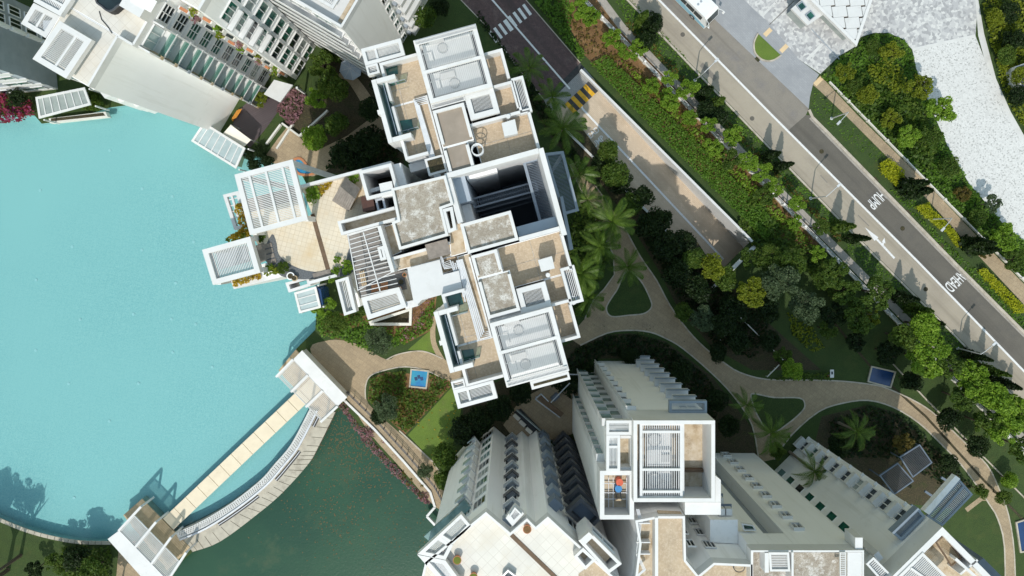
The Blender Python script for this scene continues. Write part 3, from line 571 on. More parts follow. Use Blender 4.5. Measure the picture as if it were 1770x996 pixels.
# volumes under the tank roofs
def tankroof(q, p, v0, v1, hv, n, sgn):
    terrace(CB, q(0, v0, 112, v1), 28.3, 29.2, 'slate', zb=0, hp=31.4)  # dark slate floor colour stands in for shadow in the gaps around the tanks
    fr = pergola(CB, q(0, v0, 112, v1), 31.4, n, 'v', .42, .042, .1, .5, bw=.3)
    for v in hv: bar('beam', fr, W(p(4, v), 31.4)+Vector((0, 0, -.12)), W(p(108, v), 31.4)+Vector((0, 0, -.12)), .3, .3, 'white')
    for u in (3, 109):
        for v in (v0+3, (v0+v1)/2, v1-3):
            x = W(p(u, v), 31.4); box('post', fr, (x.x, x.y, 30), (.3, .3, 2.0), A15, 'white')
    return fr
frN = tankroof(qN, pN, 0, 113, (58,), 30, 1); frS = tankroof(qS, pS, 8, 123, (62,), 30, -1)
for q, p, v0, w0, w1, hole in ((qN, pN, 0, 160, 113, 0), (qS, pS, 123, -38, 8, 1)):
    a, b = min(w0, w1), max(w0, w1)
    terrace(CB, q(60, a, 112, b), 27.5, 28.4, 'soil_dark', zb=0, hp=30.6, sides='E')
    pergola(CB, q(60, a+1, 112, b-1), 30.6, 17, 'v', .5, .12, .2, .7)
    m0, m1 = (114, 123) if not hole else (-1, 7)
    pergola(CB, q(0, m0, 60, m1), 30.7, 30, 'v', .1, .1, .15, .3)
m_ = qN(0, 113.5, 60, 126); prism('wall', m_, 0, 27.6, 'plaster', CB, ph=30.6); m_ = qS(0, 0, 60, 7.5); prism('wall', m_, 0, 27.6, 'plaster', CB, ph=30.6)
pergola(CB, qN(2, 1.5, 110, 9), 31.55, 46, 'v', .08, .09, .15, .14, name='louvre_strip'); pergola(CB, qS(2, 114, 110, 122), 31.55, 46, 'v', .08, .09, .15, .14, name='louvre_strip')
prism('ledge', qN(38, -12, 98, -1), 24, 25, 'bluegrey', CB, ph=29); prism('wall', qS(41, 123.5, 110, 138), 0, 29.4, 'white', CB); box('slot', CB, W(pS(76, 131), 29.4)+Vector((0, 0, .01)), (3.4, .25, .05), A15, 'soil_dark')
# water tanks (things of their own) under the slats
def tank(p, u0, v0, u1, v1, lab, hatch):
    c = [W(p(a, b), 29.9) for a, b in ((u0, v0), (u1, v0), (u1, v1), (u0, v1))]; base = (c[0]+c[2])/2
    t = thing('water_tank', lab, 'water tank', (base.x, base.y, 28.3), 'white rooftop water tanks')
    prism_w('tank_body', c, 28.32, 29.86, 'tank_white', t); ring_w('rim', c, 29.861, 29.94, .1, 'tank_white', t)
    x = W(p(*hatch), 29.9); disc('hatch', (x.x, x.y, 29.87), .42, .16, 'white_clean', t, 22); tube('hatch_ring', [(x.x+.5*math.cos(a*.3142), x.y+.5*math.sin(a*.3142), 29.93) for a in range(20)], .022, 'greypaint', t, 5, True)
    x2 = W(p(hatch[0]-8, hatch[1]-16), 29.9); box('inspection_box', t, (x2.x, x2.y, 30.0), (1.5, .6, .3), A15, 'white_clean')
    tube('tank_pipe', [W(p(u0-3, v0+14), 29.9)+Vector((0, 0, .2)), W(p(u0+14, v0+14), 29.9)+Vector((0, 0, .2)), W(p(u0+14, v0+30), 29.9)+Vector((0, 0, .2))], .06, 'pipe_white', t, 6)
tank(pN, 12, 14, 98, 54, 'white water tank under the slats at the top end of the central roof', (46, 26)); tank(pN, 12, 64, 98, 104, 'white water tank under the upper slatted roof, nearer the atrium', (50, 90))
tank(pS, 12, 18, 98, 58, 'white water tank under the lower slatted roof, nearer the atrium', (46, 32)); tank(pS, 12, 68, 98, 112, 'white water tank at the bottom end of the central lower slatted roof', (42, 92))
# stair cores
def core(q, quads, zt, mat='conc'):
    for k in quads:
        terrace(CB, q(*k[:4]), zt-.35, zt, mat, sides=k[4], pw=.3, zb=0)
core(qN, [(0, 126, 56, 192, 'NEW'), (0, 192.3, 45, 241, 'ESW')], 30.9, 'taupe_floor'); core(qS, [(0, -113, 46, -71.3, 'NEW'), (0, -71, 58, 0, 'ESW')], 31.0); core(qA, [(-7, 82, 84, 135, 'NESW')], 31.2)
# east terraces
terrace(CB, qN(112.4, 53, 145, 111), ZF, ZP, 'brown_floor', sides='NE'); terrace(CB, qN(112.4, 111.4, 148, 164.6), ZF, ZP, 'brown_floor', sides='NE'); terrace(CB, qN(57, 165, 163, 245), ZF, ZP, 'brown_floor', sides='NE')
terrace(CB, qS(46.4, -114, 164, -38.4), ZF, ZP, 'brown_floor', sides='E'); terrace(CB, qS(112.4, -38, 147, 8.6), ZF, ZP, 'brown_floor', sides='S'); terrace(CB, qS(112.4, 9, 146, 73), ZF, ZP, 'brown_floor', sides='ES')
for q, k in ((qN, (146, 108, 167, 172)), (qS, (143, -51, 168, 14))):
    prism('bay_wall', q(k[0]+2, k[1]+2, k[2]-2, k[3]-2), 0, 26.4, 'glass_dark', CB, ph=30.2); pergola(CB, q(*k), 30.2, 5, 'v', .5, .16, .2, 1.1, name='bay_pergola')
# west terraces, strips and bays
terrace(CB, qN(-67, 22, -.4, 95), ZF, ZP, 'brown_floor', sides='NW'); terrace(CB, qN(-67, 95.3, -26, 196), ZF, ZP, 'brown_floor', sides='WS'); terrace(CB, qN(-25.6, 95.3, -.4, 243), ZF, ZP, 'brown_floor', sides='')
terrace(CB, qS(-67, 35, -.4, 104), ZF, ZP, 'brown_floor', sides='SW'); terrace(CB, qS(-67, -62, -26, 34.6), ZF, ZP, 'brown_floor', sides='WN'); terrace(CB, qS(-25.6, -118, -.4, 34.6), ZF, ZP, 'rust_floor', sides='')
for p in (pN, pS):
    v0, v1 = (97, 240) if p is pN else (-112, 33)
    for k in range(5):
        vv = v0 if p is pN else v1
        pts = [W(p(-1, vv), 29.3), W(p(-26+k*2.4, vv), 29.3), W(p(-26+k*2.4, v1 if p is pN else v0), 29.3)]
        pts = [Vector((a.x, a.y - (k*.18 if i < 2 and p is pN else -k*.18 if i < 2 else 0), 29.0+.02*k)) for i, a in enumerate(pts)]
        tube('pipe', pts, .075, 'pipe_white', CB, 6)
    wallbar(CB, p(-3, v0), p(-3, v1), 28.7, 29.5, .16)
def bay(q, p, v0, v1):
    vm = (v0+v1)/2
    for k in ((-88, v0, -80, v1), (-79.6, v0, -46, v0+8), (-79.6, v1-8, -46, v1)):
        prism('bay_frame', q(*k), 26.5, 30.9, 'white', CB)
    prism('bay_frame', q(-92, vm-4, -79.6, vm+4), 24, 30.7, 'white', CB)
    prism('bay_wall', q(-86, v0+1, -68, v1-1), 0, 26.4, 'plaster', CB, ph=30.9)
    c = [W(p(a, b), 29) for a, b in ((-79, v0+9), (-69, v0+9), (-69, v1-9), (-79, v1-9))]; sheet_w('glass_ledge', c, 28.5, 'glass_teal', CB)
    for i in range(4):
        a, b = lerp(v0+9, v1-9, i/4), lerp(v0+9, v1-9, (i+1)/4); window(CB, W(p(-68.5, a), 30.2), W(p(-68.5, b-1), 30.2), 28.65, 30.6, 'glass_clear', 'bluegrey', 1, 1, .06, .06, 'glass_screen')
    for vv, e in ((v0+14, 1), (v1-14, -1)):
        for i in range(2):
            a = lerp(-67, -30, i/2); b = lerp(-67, -30, (i+1)/2); window(CB, W(p(a, vv), 29.6), W(p(b-1, vv), 29.6), 28.65, 29.8, 'glass_clear', 'greypaint', 1, 1, .05, .05, 'glass_screen')
    c = [W(p(a, b), 28.7) for a, b in ((-66, v1-34), (-38, v1-30), (-40, v1-10), (-66, v1-10))]; sheet_w('skylight', c, 28.66, 'glass_green', CB)
bay(qN, pN, 47, 160); bay(qS, pS, -36, 73)
sheet_w('skylight', [W(pN(a, b), 28.7) for a, b in ((-64, 28), (-36, 28), (-40, 48), (-64, 48))], 28.66, 'glass_green', CB); sheet_w('skylight', [W(pS(a, b), 28.7) for a, b in ((-64, -58), (-34, -58), (-34, -36), (-64, -36))], 28.66, 'glass_green', CB)
pergola(CB, qN(-91, -10, -20, 20), 30.2, 9, 'u', .7, .12, .2, .8, (.3,)); pergola(CB, qN(-91, 20.5, -70, 38), 30.2, 4, 'u', .6, .12, .2, .8)
prism('wall', qN(-66, -6, -24, 21.5), 0, 24, 'bluegrey', CB, ph=30); prism('wall', qN(-70, 197, -28, 212), 0, 27, 'white', CB, ph=30)
pergola(CB, qS(-91, 103, -20, 136), 30.2, 9, 'u', .75, .14, .2, .8, (.3,)); pergola(CB, qS(-91, 88, -68, 102.6), 30.2, 3, 'u', .6, .12, .2, .8); prism('wall', qS(-78, 105, -26, 126), 0, 22, 'greypaint', CB, ph=30)
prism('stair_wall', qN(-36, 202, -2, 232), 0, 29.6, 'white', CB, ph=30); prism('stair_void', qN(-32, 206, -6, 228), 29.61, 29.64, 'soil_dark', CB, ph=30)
# atrium
prism('rim_wall', qA(158, -8, 167, 148), 0, 31.0, 'white', CB); prism('rim_wall', qA(-10, -9.5, 157.6, -.5), 0, 31.0, 'white', CB); prism('rim_wall', qA(-10.2, 0, -.6, 80), 0, 31.0, 'white', CB)
prism('rim_wall', qA(85, 130.5, 157.6, 138), 0, 31.0, 'white', CB); prism('lift_shaft', qA(0, 0, 22, 46), 0, 28.6, 'fabric_grey', CB, ph=30)
prism('shaft_wall', qA(0, 47, 16, 79), 0, 25.5, 'plaster', CB, ph=30); prism('shaft_wall', qA(86, 112, 157, 130), 0, 29.2, 'fabric_grey', CB, ph=30.5)
prism('shaft_wall', qA(24, .2, 80, 7), 0, 27.5, 'plaster', CB, ph=30)
pergola(CB, qA(126, 6, 157, 116), 25.5, 36, 'u', .3, .06, .12, .5, mat='bluegrey', smat='slate', name='louvre_screen')
for z, v in ((16, 52), (9, 60), (23, 44)):
    fr = pergola(CB, qA(24, v, 140, v+18), z, 26, 'v', .18, .08, .12, .25, mat='bluegrey', smat='slate', name='lattice_bridge')
sheet_w('atrium_floor', [W(p, 30) for p in qA(-2, -2, 160, 131)], .05, 'slate', CB)
# louvred canopy to the right of the atrium
cq = [(940, 265), (974, 261), (1001, 364.6), (973, 372)]; fr = pergola(CB, cq, 22, 44, 'u', .3, .09, .16, .4, mat='bluegrey', smat='slate', name='louvred_canopy'); prism('canopy_fin', [(968, 340), (973, 339), (991, 431), (985, 433)], 10, 24, 'bluegrey', CB)
for pnt in ((972, 268), (997, 362)): x = W(pnt, 22); box('canopy_post', CB, (x.x, x.y, 11), (.3, .3, 21.9), A15, 'bluegrey')
# middle roof (stained concrete) and its surrounds
MR = [(676, 326), (770, 303), (784, 354), (764, 361), (775, 407), (690, 432), (677, 384), (687, 380)]
c = [W(p, 31.4) for p in MR]; prism_w('wall', c, 0, 31.0, 'white', CB); _, q = inset(c, .26); sheet_w('roof_floor', q, 31.02, 'conc', CB); ring_w('parapet', c, 31.0, 31.4, .25, 'white', CB)
terrace(CB, [(775, 363), (792, 358), (806, 437), (777, 445)], 28.6, 29.6, 'rust_floor', sides='')
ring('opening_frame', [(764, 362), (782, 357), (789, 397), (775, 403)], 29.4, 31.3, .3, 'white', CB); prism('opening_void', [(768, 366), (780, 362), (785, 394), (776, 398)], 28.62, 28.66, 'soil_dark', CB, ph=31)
terrace(CB, [(583, 383), (681, 357), (688, 380), (590, 407)], 28.4, 29.8, 'rust_floor', sides='NSW'); terrace(CB, [(656, 392), (677, 386), (690, 436), (670, 445)], 28.4, 29.8, 'rust_floor', sides='W')
terrace(CB, [(673, 446), (776, 418), (784, 443), (682, 470)], 28.2, 29.8, 'rust_floor', sides='WN'); terrace(CB, [(757, 449), (800, 438), (806, 462), (764, 474)], 27.6, 28, 'brown_floor', sides='')
box('roof_hatch', CB, W((757, 431), 30)+Vector((0, 0, 0)), (2.2, 1.5, .15), A15, 'wood_grey'); box('hatch_support', CB, W((757, 433), 29.2), (.4, .3, 1.6), A15, 'greypaint')
for k in range(5): tube('pipe', [W((760+k*1.5, 437+k*3), 29), W((764+k*1, 456+k*2.2), 29), W((778+k*4.6, 450+k*2.4), 29), W((792+k*3, 490+k*8), 29)], .07, 'pipe_white', CB, 6)
# white flat canopy
prism('flat_canopy', [(704, 464), (760, 449), (766, 475), (793, 468), (799, 500), (729, 519), (722, 526), (715, 523)], 28.9, 29.3, 'white_clean', CB); prism('wall', [(722, 470), (792, 474), (794, 496), (730, 513)], 0, 28.8, 'plaster', CB, ph=29)
prism('wall', [(696, 524), (717, 519), (722, 530), (700, 536)], 0, 28.4, 'white', CB, ph=29)
# west wing: tiled terrace
WT = [(436, 406), (450, 395), (540, 372), (520, 322), (600, 301), (621, 296), (635, 345), (648, 368), (590, 385), (600, 408), (658, 392), (680, 470), (700, 468), (716, 522), (640, 545), (600, 478), (520, 478), (490, 470), (455, 440)]
prism('wall', WT, 0, 26.98, 'plaster', CB, ph=27); sheet('terrace_floor', WT, 27.0, 'cream_tile', CB)
wallbar(CB, (518, 323), (676, 281), 26.5, 28.4, .3); strip_ = [W((540, 370), 27), W((567, 466), 27)]
bar('drain_strip', CB, strip_[0]+Vector((0, 0, .02)), strip_[1]+Vector((0, 0, .02)), .42, .04, 'wood_brown')
sheet('pebble_bed', smooth([(470, 405), (478, 420), (482, 440), (500, 456), (530, 468), (570, 470), (596, 455), (603, 430), (612, 438), (610, 470), (580, 480), (500, 482), (470, 462), (455, 440)], 3, True), 27.012, 'pebble_dark', CB)
for i, (x, y) in enumerate(((463, 425), (465, 434), (467, 443), (470, 452))): box('stepping_plank', CB, W((x, y), 27)+Vector((0, 0, .05)), (.9, .42, .06), A15, 'wood_grey')
for i, (x, y) in enumerate(((547, 478), (557, 476), (567, 473))): box('stepping_slab', CB, W((x, y), 27)+Vector((0, 0, .06)), (.6, .8, .06), A15, 'wood_grey')
prism('plank_deck', [(440, 425), (456, 420), (462, 450), (447, 456)], 27.02, 27.1, 'wood_grey', CB)
sheet('deck_floor', [(600, 408), (658, 392), (684, 470), (697, 468), (704, 500), (622, 515)], 27.014, 'deck_grey', CB)
fr = ring('rod_pergola', [(600, 405), (660, 389), (684, 468), (618, 503)], 29.6, 29.7, .08, 'white', CB)
for i in range(15):
    a = Vector((601, 408)).lerp(Vector((624, 512)), i/14); b = Vector((657, 391)).lerp(Vector((690, 497)), i/14)
    bar('rod', fr, W(a, 29.6), W(b, 29.6), .07, .09, 'white')
bar('rod', fr, W((628, 402), 29.7), W((657, 503), 29.7), .1, .1, 'white'); wallbar(CB, (655, 391), (679, 471), 26.9, 30.4, .35); ring('roof_box', [(652, 428), (662, 425), (668, 448), (658, 451)], 28, 30.4, .25, 'white', CB)
# west pergolas over the pool
WP = [(405, 302), (505.6, 275.6), (532, 380), (432, 406.5)]; fr = pergola(CB, WP, 30.2, 30, 'u', .5, .075, .2, .5, (.18, .52, .86), f1=.985)
posts(CB, [(411, 305), (501, 281), (526, 378), (436, 402)], 30.2, 0, 29.7, .5, 'white', 'column')
fr = pergola(CB, [(349, 432), (432, 409), (450, 471), (368, 493)], 29.6, 24, 'v', .5, .075, .2, .9); posts(CB, [(355, 434), (429, 413), (446, 468), (371, 489)], 29.6, 0, 28.7, .5, 'white', 'column')
prism('lower_slab', [(372, 436), (424, 424), (432, 452), (380, 466)], 24, 24.3, 'greypaint', CB)
fr = pergola(CB, [(385, 337), (412, 330), (430, 392), (405, 398)], 26, 5, 'u', .6, .1, .2, .5, (.5,)); 
prism('wall', [(447, 458), (520, 440), (530, 476), (455, 478)], 0, 26.9, 'plaster', CB, ph=27); prism('planter_wall', [(398, 482), (490, 458), (497, 476), (404, 500)], 0, 26.2, 'white', CB)
# lower frames on the pool side
ring('frame_box', [(493, 489), (533, 478), (537, 494), (499, 506)], 23, 26.6, .28, 'white', CB); pergola(CB, [(579.5, 485), (602, 478), (616, 539), (595, 546)], 28.6, 5, 'v', .55, .11, .2, 1.2); wallbar(CB, (534, 489), (582, 476), 26, 27.4, .3)
pergola(CB, [(624, 515), (690, 497), (703, 531), (636, 553)], 28.8, 9, 'u', .7, .13, .2, 1.0); prism('wall', [(585, 488), (600, 484), (612, 535), (598, 540)], 0, 25, 'plaster', CB, ph=28); prism('wall', [(630, 518), (690, 502), (699, 527), (640, 545)], 0, 25, 'plaster', CB, ph=28)
# stair box and utility corner on the north edge of the terrace
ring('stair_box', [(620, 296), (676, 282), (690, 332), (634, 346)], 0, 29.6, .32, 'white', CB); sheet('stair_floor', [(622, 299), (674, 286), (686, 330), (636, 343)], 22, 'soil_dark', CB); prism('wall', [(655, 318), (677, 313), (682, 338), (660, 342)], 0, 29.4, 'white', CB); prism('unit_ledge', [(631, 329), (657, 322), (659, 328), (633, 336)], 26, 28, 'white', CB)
prism('wall', [(676, 283), (690, 280), (702, 322), (690, 326)], 0, 28, 'plaster', CB, ph=29); ring('duct_box', [(648, 345), (663, 341), (668, 362), (653, 366)], 26, 28.6, .2, 'metal', CB)
rb = thing('storage_cabinet', 'dark red brown cabinet standing on the terrace beside the white stair box', 'cabinet', W((636, 353), 27)); prism('cabinet_body', [(624, 342), (643, 338), (648, 362), (628, 366)], 27.02, 28.9, 'rustbox', rb); prism('cabinet_lid', [(623.5, 341), (643.5, 337), (648.5, 362.5), (627.5, 366.5)], 28.905, 28.96, 'rustbox', rb)
# timber hut
hut = thing('timber_hut', 'grey timber hut with a gabled plank roof on the tiled terrace', 'hut', W((598, 337), 27)); A_, B_, C_, D_ = (574, 347), (597, 307), (623, 326), (602, 366); 
def plankroof(p0, p1, q0, q1, z0, z1, n):
    a0, a1, b0, b1 = W(p0, z0), W(p1, z0), W(q0, z1), W(q1, z1)
    for i in range(n):
        l = [a0.lerp(a1, i/n), a0.lerp(a1, (i+.9)/n), b0.lerp(b1, (i+.9)/n), b0.lerp(b1, i/n)]; dn = Vector((0, 0, -.06)); mk('roof_plank', l+[v+dn for v in l], [(0, 1, 2, 3), (7, 6, 5, 4), (0, 4, 5, 1), (1, 5, 6, 2), (2, 6, 7, 3), (3, 7, 4, 0)], 'wood_grey', hut)
plankroof(A_, (574+2, 347+3) if 0 else (603, 366), (597, 307), (619, 322), 28.6, 29.4, 9) if 0 else None
r0, r1 = (585, 330), (612, 352)
plankroof((574, 347), (603, 366), (588, 322), (614, 344), 28.5, 29.3, 9); plankroof((597, 307), (623, 326), (588.4, 322), (614.4, 344), 28.5, 29.3, 9)
prism('hut_wall', [(577, 345), (597, 311), (620, 327), (602, 362)], 27.02, 28.45, 'wood_tan', hut, ph=28.4)
# white plant boxes on the roof terraces
for (cq_, lab) in (([(867, 213), (890, 206), (895, 231), (872, 236)], 'white lift machine box on the brown terrace above the atrium'), ([(930, 450), (954, 443), (959, 464), (936, 470)], 'white lift machine box on the brown terrace below the atrium')):
    t = thing('machine_box', lab, 'machine box', W(cq_[0], 28.6)); c = [W(p, 30.6) for p in cq_]; prism_w('cabinet', c, 29.3, 30.6, 'white_clean', t); prism_w('plinth', inset(c, .3)[1], 28.6, 29.28, 'greypaint', t); x = (c[0]+c[1])/2 if cq_[0][1] < 300 else (c[2]+c[3])/2; s = .5 if cq_[0][1] < 300 else -.5; disc('vent', (x.x, x.y+s, 28.62), .22, 1.8, 'white', t, 10)
# caged ladder hoops
def hoops(c, h, r, n, zz):
    o = Vector(W(c, h))
    for i in range(n): tube('cage_hoop', [(o.x+r*math.cos(6.2832*k/14), o.y+r*math.sin(6.2832*k/14), zz+i*.7) for k in range(14)], .05, 'pipe_white', CB, 5, True)
    for k in range(5): tube('cage_bar', [(o.x+r*math.cos(1.2566*k), o.y+r*math.sin(1.2566*k), zz), (o.x+r*math.cos(1.2566*k), o.y+r*math.sin(1.2566*k), zz+.7*n-.7)], .035, 'pipe_white', CB, 5)
hoops((825, 258), 31, .55, 3, 29.6); hoops((990, 520), 30, .4, 2, 29)
# ground floor dark planter box below the flat canopy
pb = thing('basement_lightwell', 'walled dark light well in the garden below the white flat canopy', 'light well', W((675, 550))); ring('well_wall', [(637, 556), (712, 532), (711, 563), (640, 563)], 0, .8, .35, 'cream_wall', pb); sheet('well_floor', [(640, 556), (708, 536), (708, 561), (642, 561)], .03, 'soil_dark', pb)
# rows of windows on the outer walls of the central building (low level of detail, mostly hidden from above)
for q0, q1, n, o_ in (((-67, 196), (-67, 22), 6, 0), ((0, 0), (112, 0), 4, 0)):
    for f in range(9):
        for i in range(n):
            a = Vector(q0).lerp(Vector(q1), (i+.15)/n); b = Vector(q0).lerp(Vector(q1), (i+.85)/n); window(CB, W(pN(*a), 30.2 if n == 6 else 31.4), W(pN(*b), 30.2 if n == 6 else 31.4), 1+f*3.05, 2.9+f*3.05, 'glass_green', 'white', 2, flip=True)
for f in range(9):
    for i in range(4):
        a = pS(112-(i+.15)*28*.6-40, 123); b = pS(112-(i+.85)*28*.6-40, 123); 
    for i, (u0, u1) in enumerate(((4, 20), (24, 38))): window(CB, W(pS(u0, 123), 31.4), W(pS(u1, 123), 31.4), 1+f*3.05, 2.9+f*3.05, 'glass_green', 'white', 2)
    for i, (v0, v1) in enumerate(((14, 32), (40, 64))): window(CB, W(pS(146, v0), 30.2), W(pS(146, v1), 30.2), 1+f*3.05, 2.9+f*3.05, 'glass_green', 'white', 2, flip=True)
    for i, (v0, v1) in enumerate(((58, 76), (84, 102))): window(CB, W(pN(145, v0), 30.2), W(pN(145, v1), 30.2), 1+f*3.05, 2.9+f*3.05, 'glass_green', 'white', 2, flip=True)

# thin cement joints across the roof floors
for p, a, b in ((pN, (-45, 60), (-45, 190)), (pN, (-66, 75), (-27, 75)), (pN, (112, 145), (112, 244)), (pN, (60, 205), (162, 205)), (pS, (-45, -60), (-45, 100)), (pS, (-66, 20), (-27, 20)), (pS, (105, -112), (105, -40)), (pS, (48, -78), (162, -78)), (pN, (2, 160), (44, 160)), (pN, (-64, 130), (-28, 130)), (pS, (-64, -20), (-28, -20))):
    x, y = W(p(*a), 28.6), W(p(*b), 28.6); bar('cement_joint', CB, x+Vector((0, 0, .012)), y+Vector((0, 0, .012)), .05, .02, 'conc')

prism('pergola_floor', [(424, 345), (516, 322), (531, 378), (436, 404)], 26.4, 26.9, 'wood_grey', CB, ph=27); sheet('terrace_floor', [(430, 368), (524, 344), (531, 378), (436, 404)], 26.92, 'cream_tile', CB)
# ---------------------------------------------------------------- other buildings
FH = 3.05
def fwin(parent, p0, p1, t0, t1, z0, z1, out, h=31., **k):
    """window on facade p0-p1 (pixels at height h) between fractions t0..t1; out = outward pixel direction"""
    a = W(Vector(p0).lerp(Vector(p1), t0), h); b = W(Vector(p0).lerp(Vector(p1), t1), h); d = b-a; r = Vector((d.y, -d.x))
    fl = r.dot(Vector((out[0], -out[1]))) < 0
    if k.get('mat') == 'glass_green' and random.random() < .3: k['mat'] = random.choice(('glass_dark', 'glass_teal', 'glass_grey', 'glass_dark'))
    return window(parent, (a.x, a.y), (b.x, b.y), z0, z1, flip=fl, **k)
def fbox(parent, p0, p1, t0, t1, o0, o1, z0, z1, out, mat, h=31., name='balcony_slab'):
    """box standing off facade p0-p1 from offset o0 to o1 metres"""
    a = W(Vector(p0).lerp(Vector(p1), t0), h); b = W(Vector(p0).lerp(Vector(p1), t1), h); a.z = b.z = 0; n_ = Vector((out[0], -out[1], 0)); d = (b-a).normalized(); n_ = (n_-d*n_.dot(d)).normalized()
    c = (a+b)/2+n_*(o0+o1)/2; return box(name, parent, (c.x, c.y, (z0+z1)/2), ((b-a).length, o1-o0, z1-z0), math.atan2(d.y, d.x), mat)
# ---- tower at the upper left
TLB = thing('apartment_tower', 'white apartment tower by the pool with green windows and planted balconies, upper left', 'building', W((400, 190)))
ta, tb = Vector((.507, -.862)), Vector((.862, .507)); OT = (152, 152); qT, pT = QF(OT, ta, tb), PT(OT, ta, tb)
TF1 = (pT(104, 31), pT(214, 31)); TF2 = (pT(214, 98), pT(312, 98))
terrace(TLB, qT(0, -118, 103.6, 0), 30.0, 31.0, 'pale_tile', sides='', wm='plaster'); terrace(TLB, qT(104, -118, 213.6, 31), 30.0, 31.0, 'pale_tile', sides='', wm='plaster'); terrace(TLB, qT(214, -118, 312, 98), 30.0, 31.0, 'pale_tile', sides='S', wm='plaster')
wallbar(TLB, pT(2, -2), pT(103, -2), 29.9, 31.0, .22); wallbar(TLB, pT(103.5, -2), pT(103.5, 29), 29.9, 31.0, .22); wallbar(TLB, pT(104, 29), pT(150, 29), 29.9, 31.0, .22)
prism('roof_room', qT(150, -10, 205, 30.5), 30.02, 32.4, 'white', TLB, ph=31); box('roof_vent', TLB, W(pT(178, 8), 32.4)+Vector((0, 0, .05)), (2.2, 1.2, .1), math.radians(-30), 'plaster')
prism('wall', qT(312.4, -118, 352, 40), 0, 30, 'brown_floor', TLB, ph=31); prism('wall', qT(352.4, -118, 420, 70), 0, 31, 'plaster', TLB, ph=31)
FR = .9/1.0
for f in range(10):
    z = f*FH+.1
    # balcony bay of facade one
    fbox(TLB, *TF1, .0, .50, .0, 1.25, z-.12, z+.06, tb, 'white', name='balcony_slab'); fbox(TLB, *TF1, .005, .03, .0, 1.25, z+.07, z+2.7, tb, 'white', name='balcony_fin'); fbox(TLB, *TF1, .46, .49, .0, 1.2, z+.07, z+2.7, tb, 'white', name='balcony_fin')
    fwin(TLB, *TF1, .05, .45, z+.25, z+2.45, tb, mat='glass_pale', cols=3, name='balcony_window'); fbox(TLB, *TF1, .03, .46, 1.12, 1.2, z+.07, z+1.0, tb, 'glass_clear', name='balcony_rail'); fbox(TLB, *TF1, .0, .06, .0, 1.3, z+.07, z+.6, tb, ('wood_tan', 'greypaint', 'rust_floor')[f % 3], name='planter_box')
    fwin(TLB, *TF1, .54, .84, z+.45, z+2.6, tb, mat='glass_green' if f % 4 else 'glass_dark', cols=2, rows=3, ft=.09)
    fbox(TLB, *TF1, .50, .88, .0, .35, z-.2, z+.1, tb, 'white', name='spandrel')
    for k in range(2):
        t0 = .86+.07*k; pb_ = fbox(TLB, *TF1, t0, t0+.06, .4+.9*k, 1.6+.9*k, z+.1, z+.9, tb, ('white', 'cream_wall')[k], name='planter_box'); mw = MW[pb_.name].translation
        pl = box('soil', pb_, (mw.x, mw.y, z+.91), (.32, .9, .04), math.radians(60), ('soil_dark', 'terracotta', 'wood_tan', 'glass_dark')[(f+k) % 4])
        if (f+k) % 2 == 0:
            P = np.array([[random.gauss(0, .22), random.gauss(0, .3), .95+random.random()*.45] for _ in range(40)]); o = bpy.data.objects.new('plant', quads_mesh('plant', leaf_quads(P, .2), ('leaf_olive', 'leaf_bright', 'leaf_pink')[f % 3])); put(o, pb_, Matrix.Translation((mw.x, mw.y, z)))
    if f < 9:
        fwin(TLB, *TF2, .10, .50, z+.35, z+2.5, tb, mat='glass_green' if f % 3 else 'glass_dark', cols=3, ft=.09); fwin(TLB, *TF2, .55, .92, z+.35, z+2.5, tb, mat='glass_green', cols=2, ft=.09)
        if f > 4: fbox(TLB, *TF2, .02, .45, .1, .7, z-.1, z+.25, tb, 'white', name='ledge')
    fwin(TLB, pT(312, 40), pT(352, 40), .1, .45, z+.2, z+2.4, tb, mat='glass_dark', fmat='greypaint', cols=2); fwin(TLB, pT(312, 40), pT(352, 40), .55, .9, z+.2, z+2.4, tb, mat='glass_dark', fmat='brown_floor', cols=2)
    fwin(TLB, pT(352, 70), pT(420, 70), .1, .45, z+.35, z+2.5, tb, mat='glass_green', cols=2)
    if f < 3:
        fbox(TLB, pT(0, 0), pT(103, 0), .03+.0*f, .22, .0, .9, 1.2+f*3, 1.9+f*3, tb, 'white', name='bay_ledge') if 0 else None
pergola(TLB, [(103, 36), (159, 69), (114, 136), (56, 102)], 31.4, 20, 'u', .55, .085, .2, .6, (.62,)); pergola(TLB, [(58, 5), (103, 28), (79, 66), (36, 41)], 30, 12, 'u', .5, .085, .2, .6, (.5,)); pergola(TLB, [(65, -35), (124, -2), (104, 28), (58, 3)], 31.2, 14, 'v', .5, .085, .2, .6, (.5,))
terrace(TLB, [(110, 46), (200, 70), (152, 150), (66, 98)], 26.5, 27.2, 'brown_floor', sides='', hp=28); prism('wall', [(40, 20), (120, 20), (100, 62), (78, 60), (42, 42)], 0, 25, 'greypaint', TLB, ph=28)
for i in range(4):
    a = Vector((116, 134)).lerp(Vector((160, 68)), i/4); b = Vector((116, 134)).lerp(Vector((160, 68)), (i+.92)/4); window(TLB, W(a, 29), W(b, 29), 26.6, 29.6, 'glass_teal', 'white', 1, 2)
for i, (x, y) in enumerate(((178, 160), (205, 168), (232, 176))):   # little bays at the foot of the blank wall
    p = prism('bay', [(x-11, y-8), (x+4, y-14), (x+17, y+4), (x+3, y+10)], 0, 9-2*i, 'white', TLB); window(TLB, W((x-11, y-8), 9-2*i), W((x+4, y-14), 9-2*i), 8.0-2*i-1.6, 8.7-2*i, 'glass_teal', flip=True)
spa = thing('spa_tub', 'black rounded tub on the pale roof terrace of the upper left tower', 'tub', W((193, 4), 30)); c = W((193, 4), 30.6)
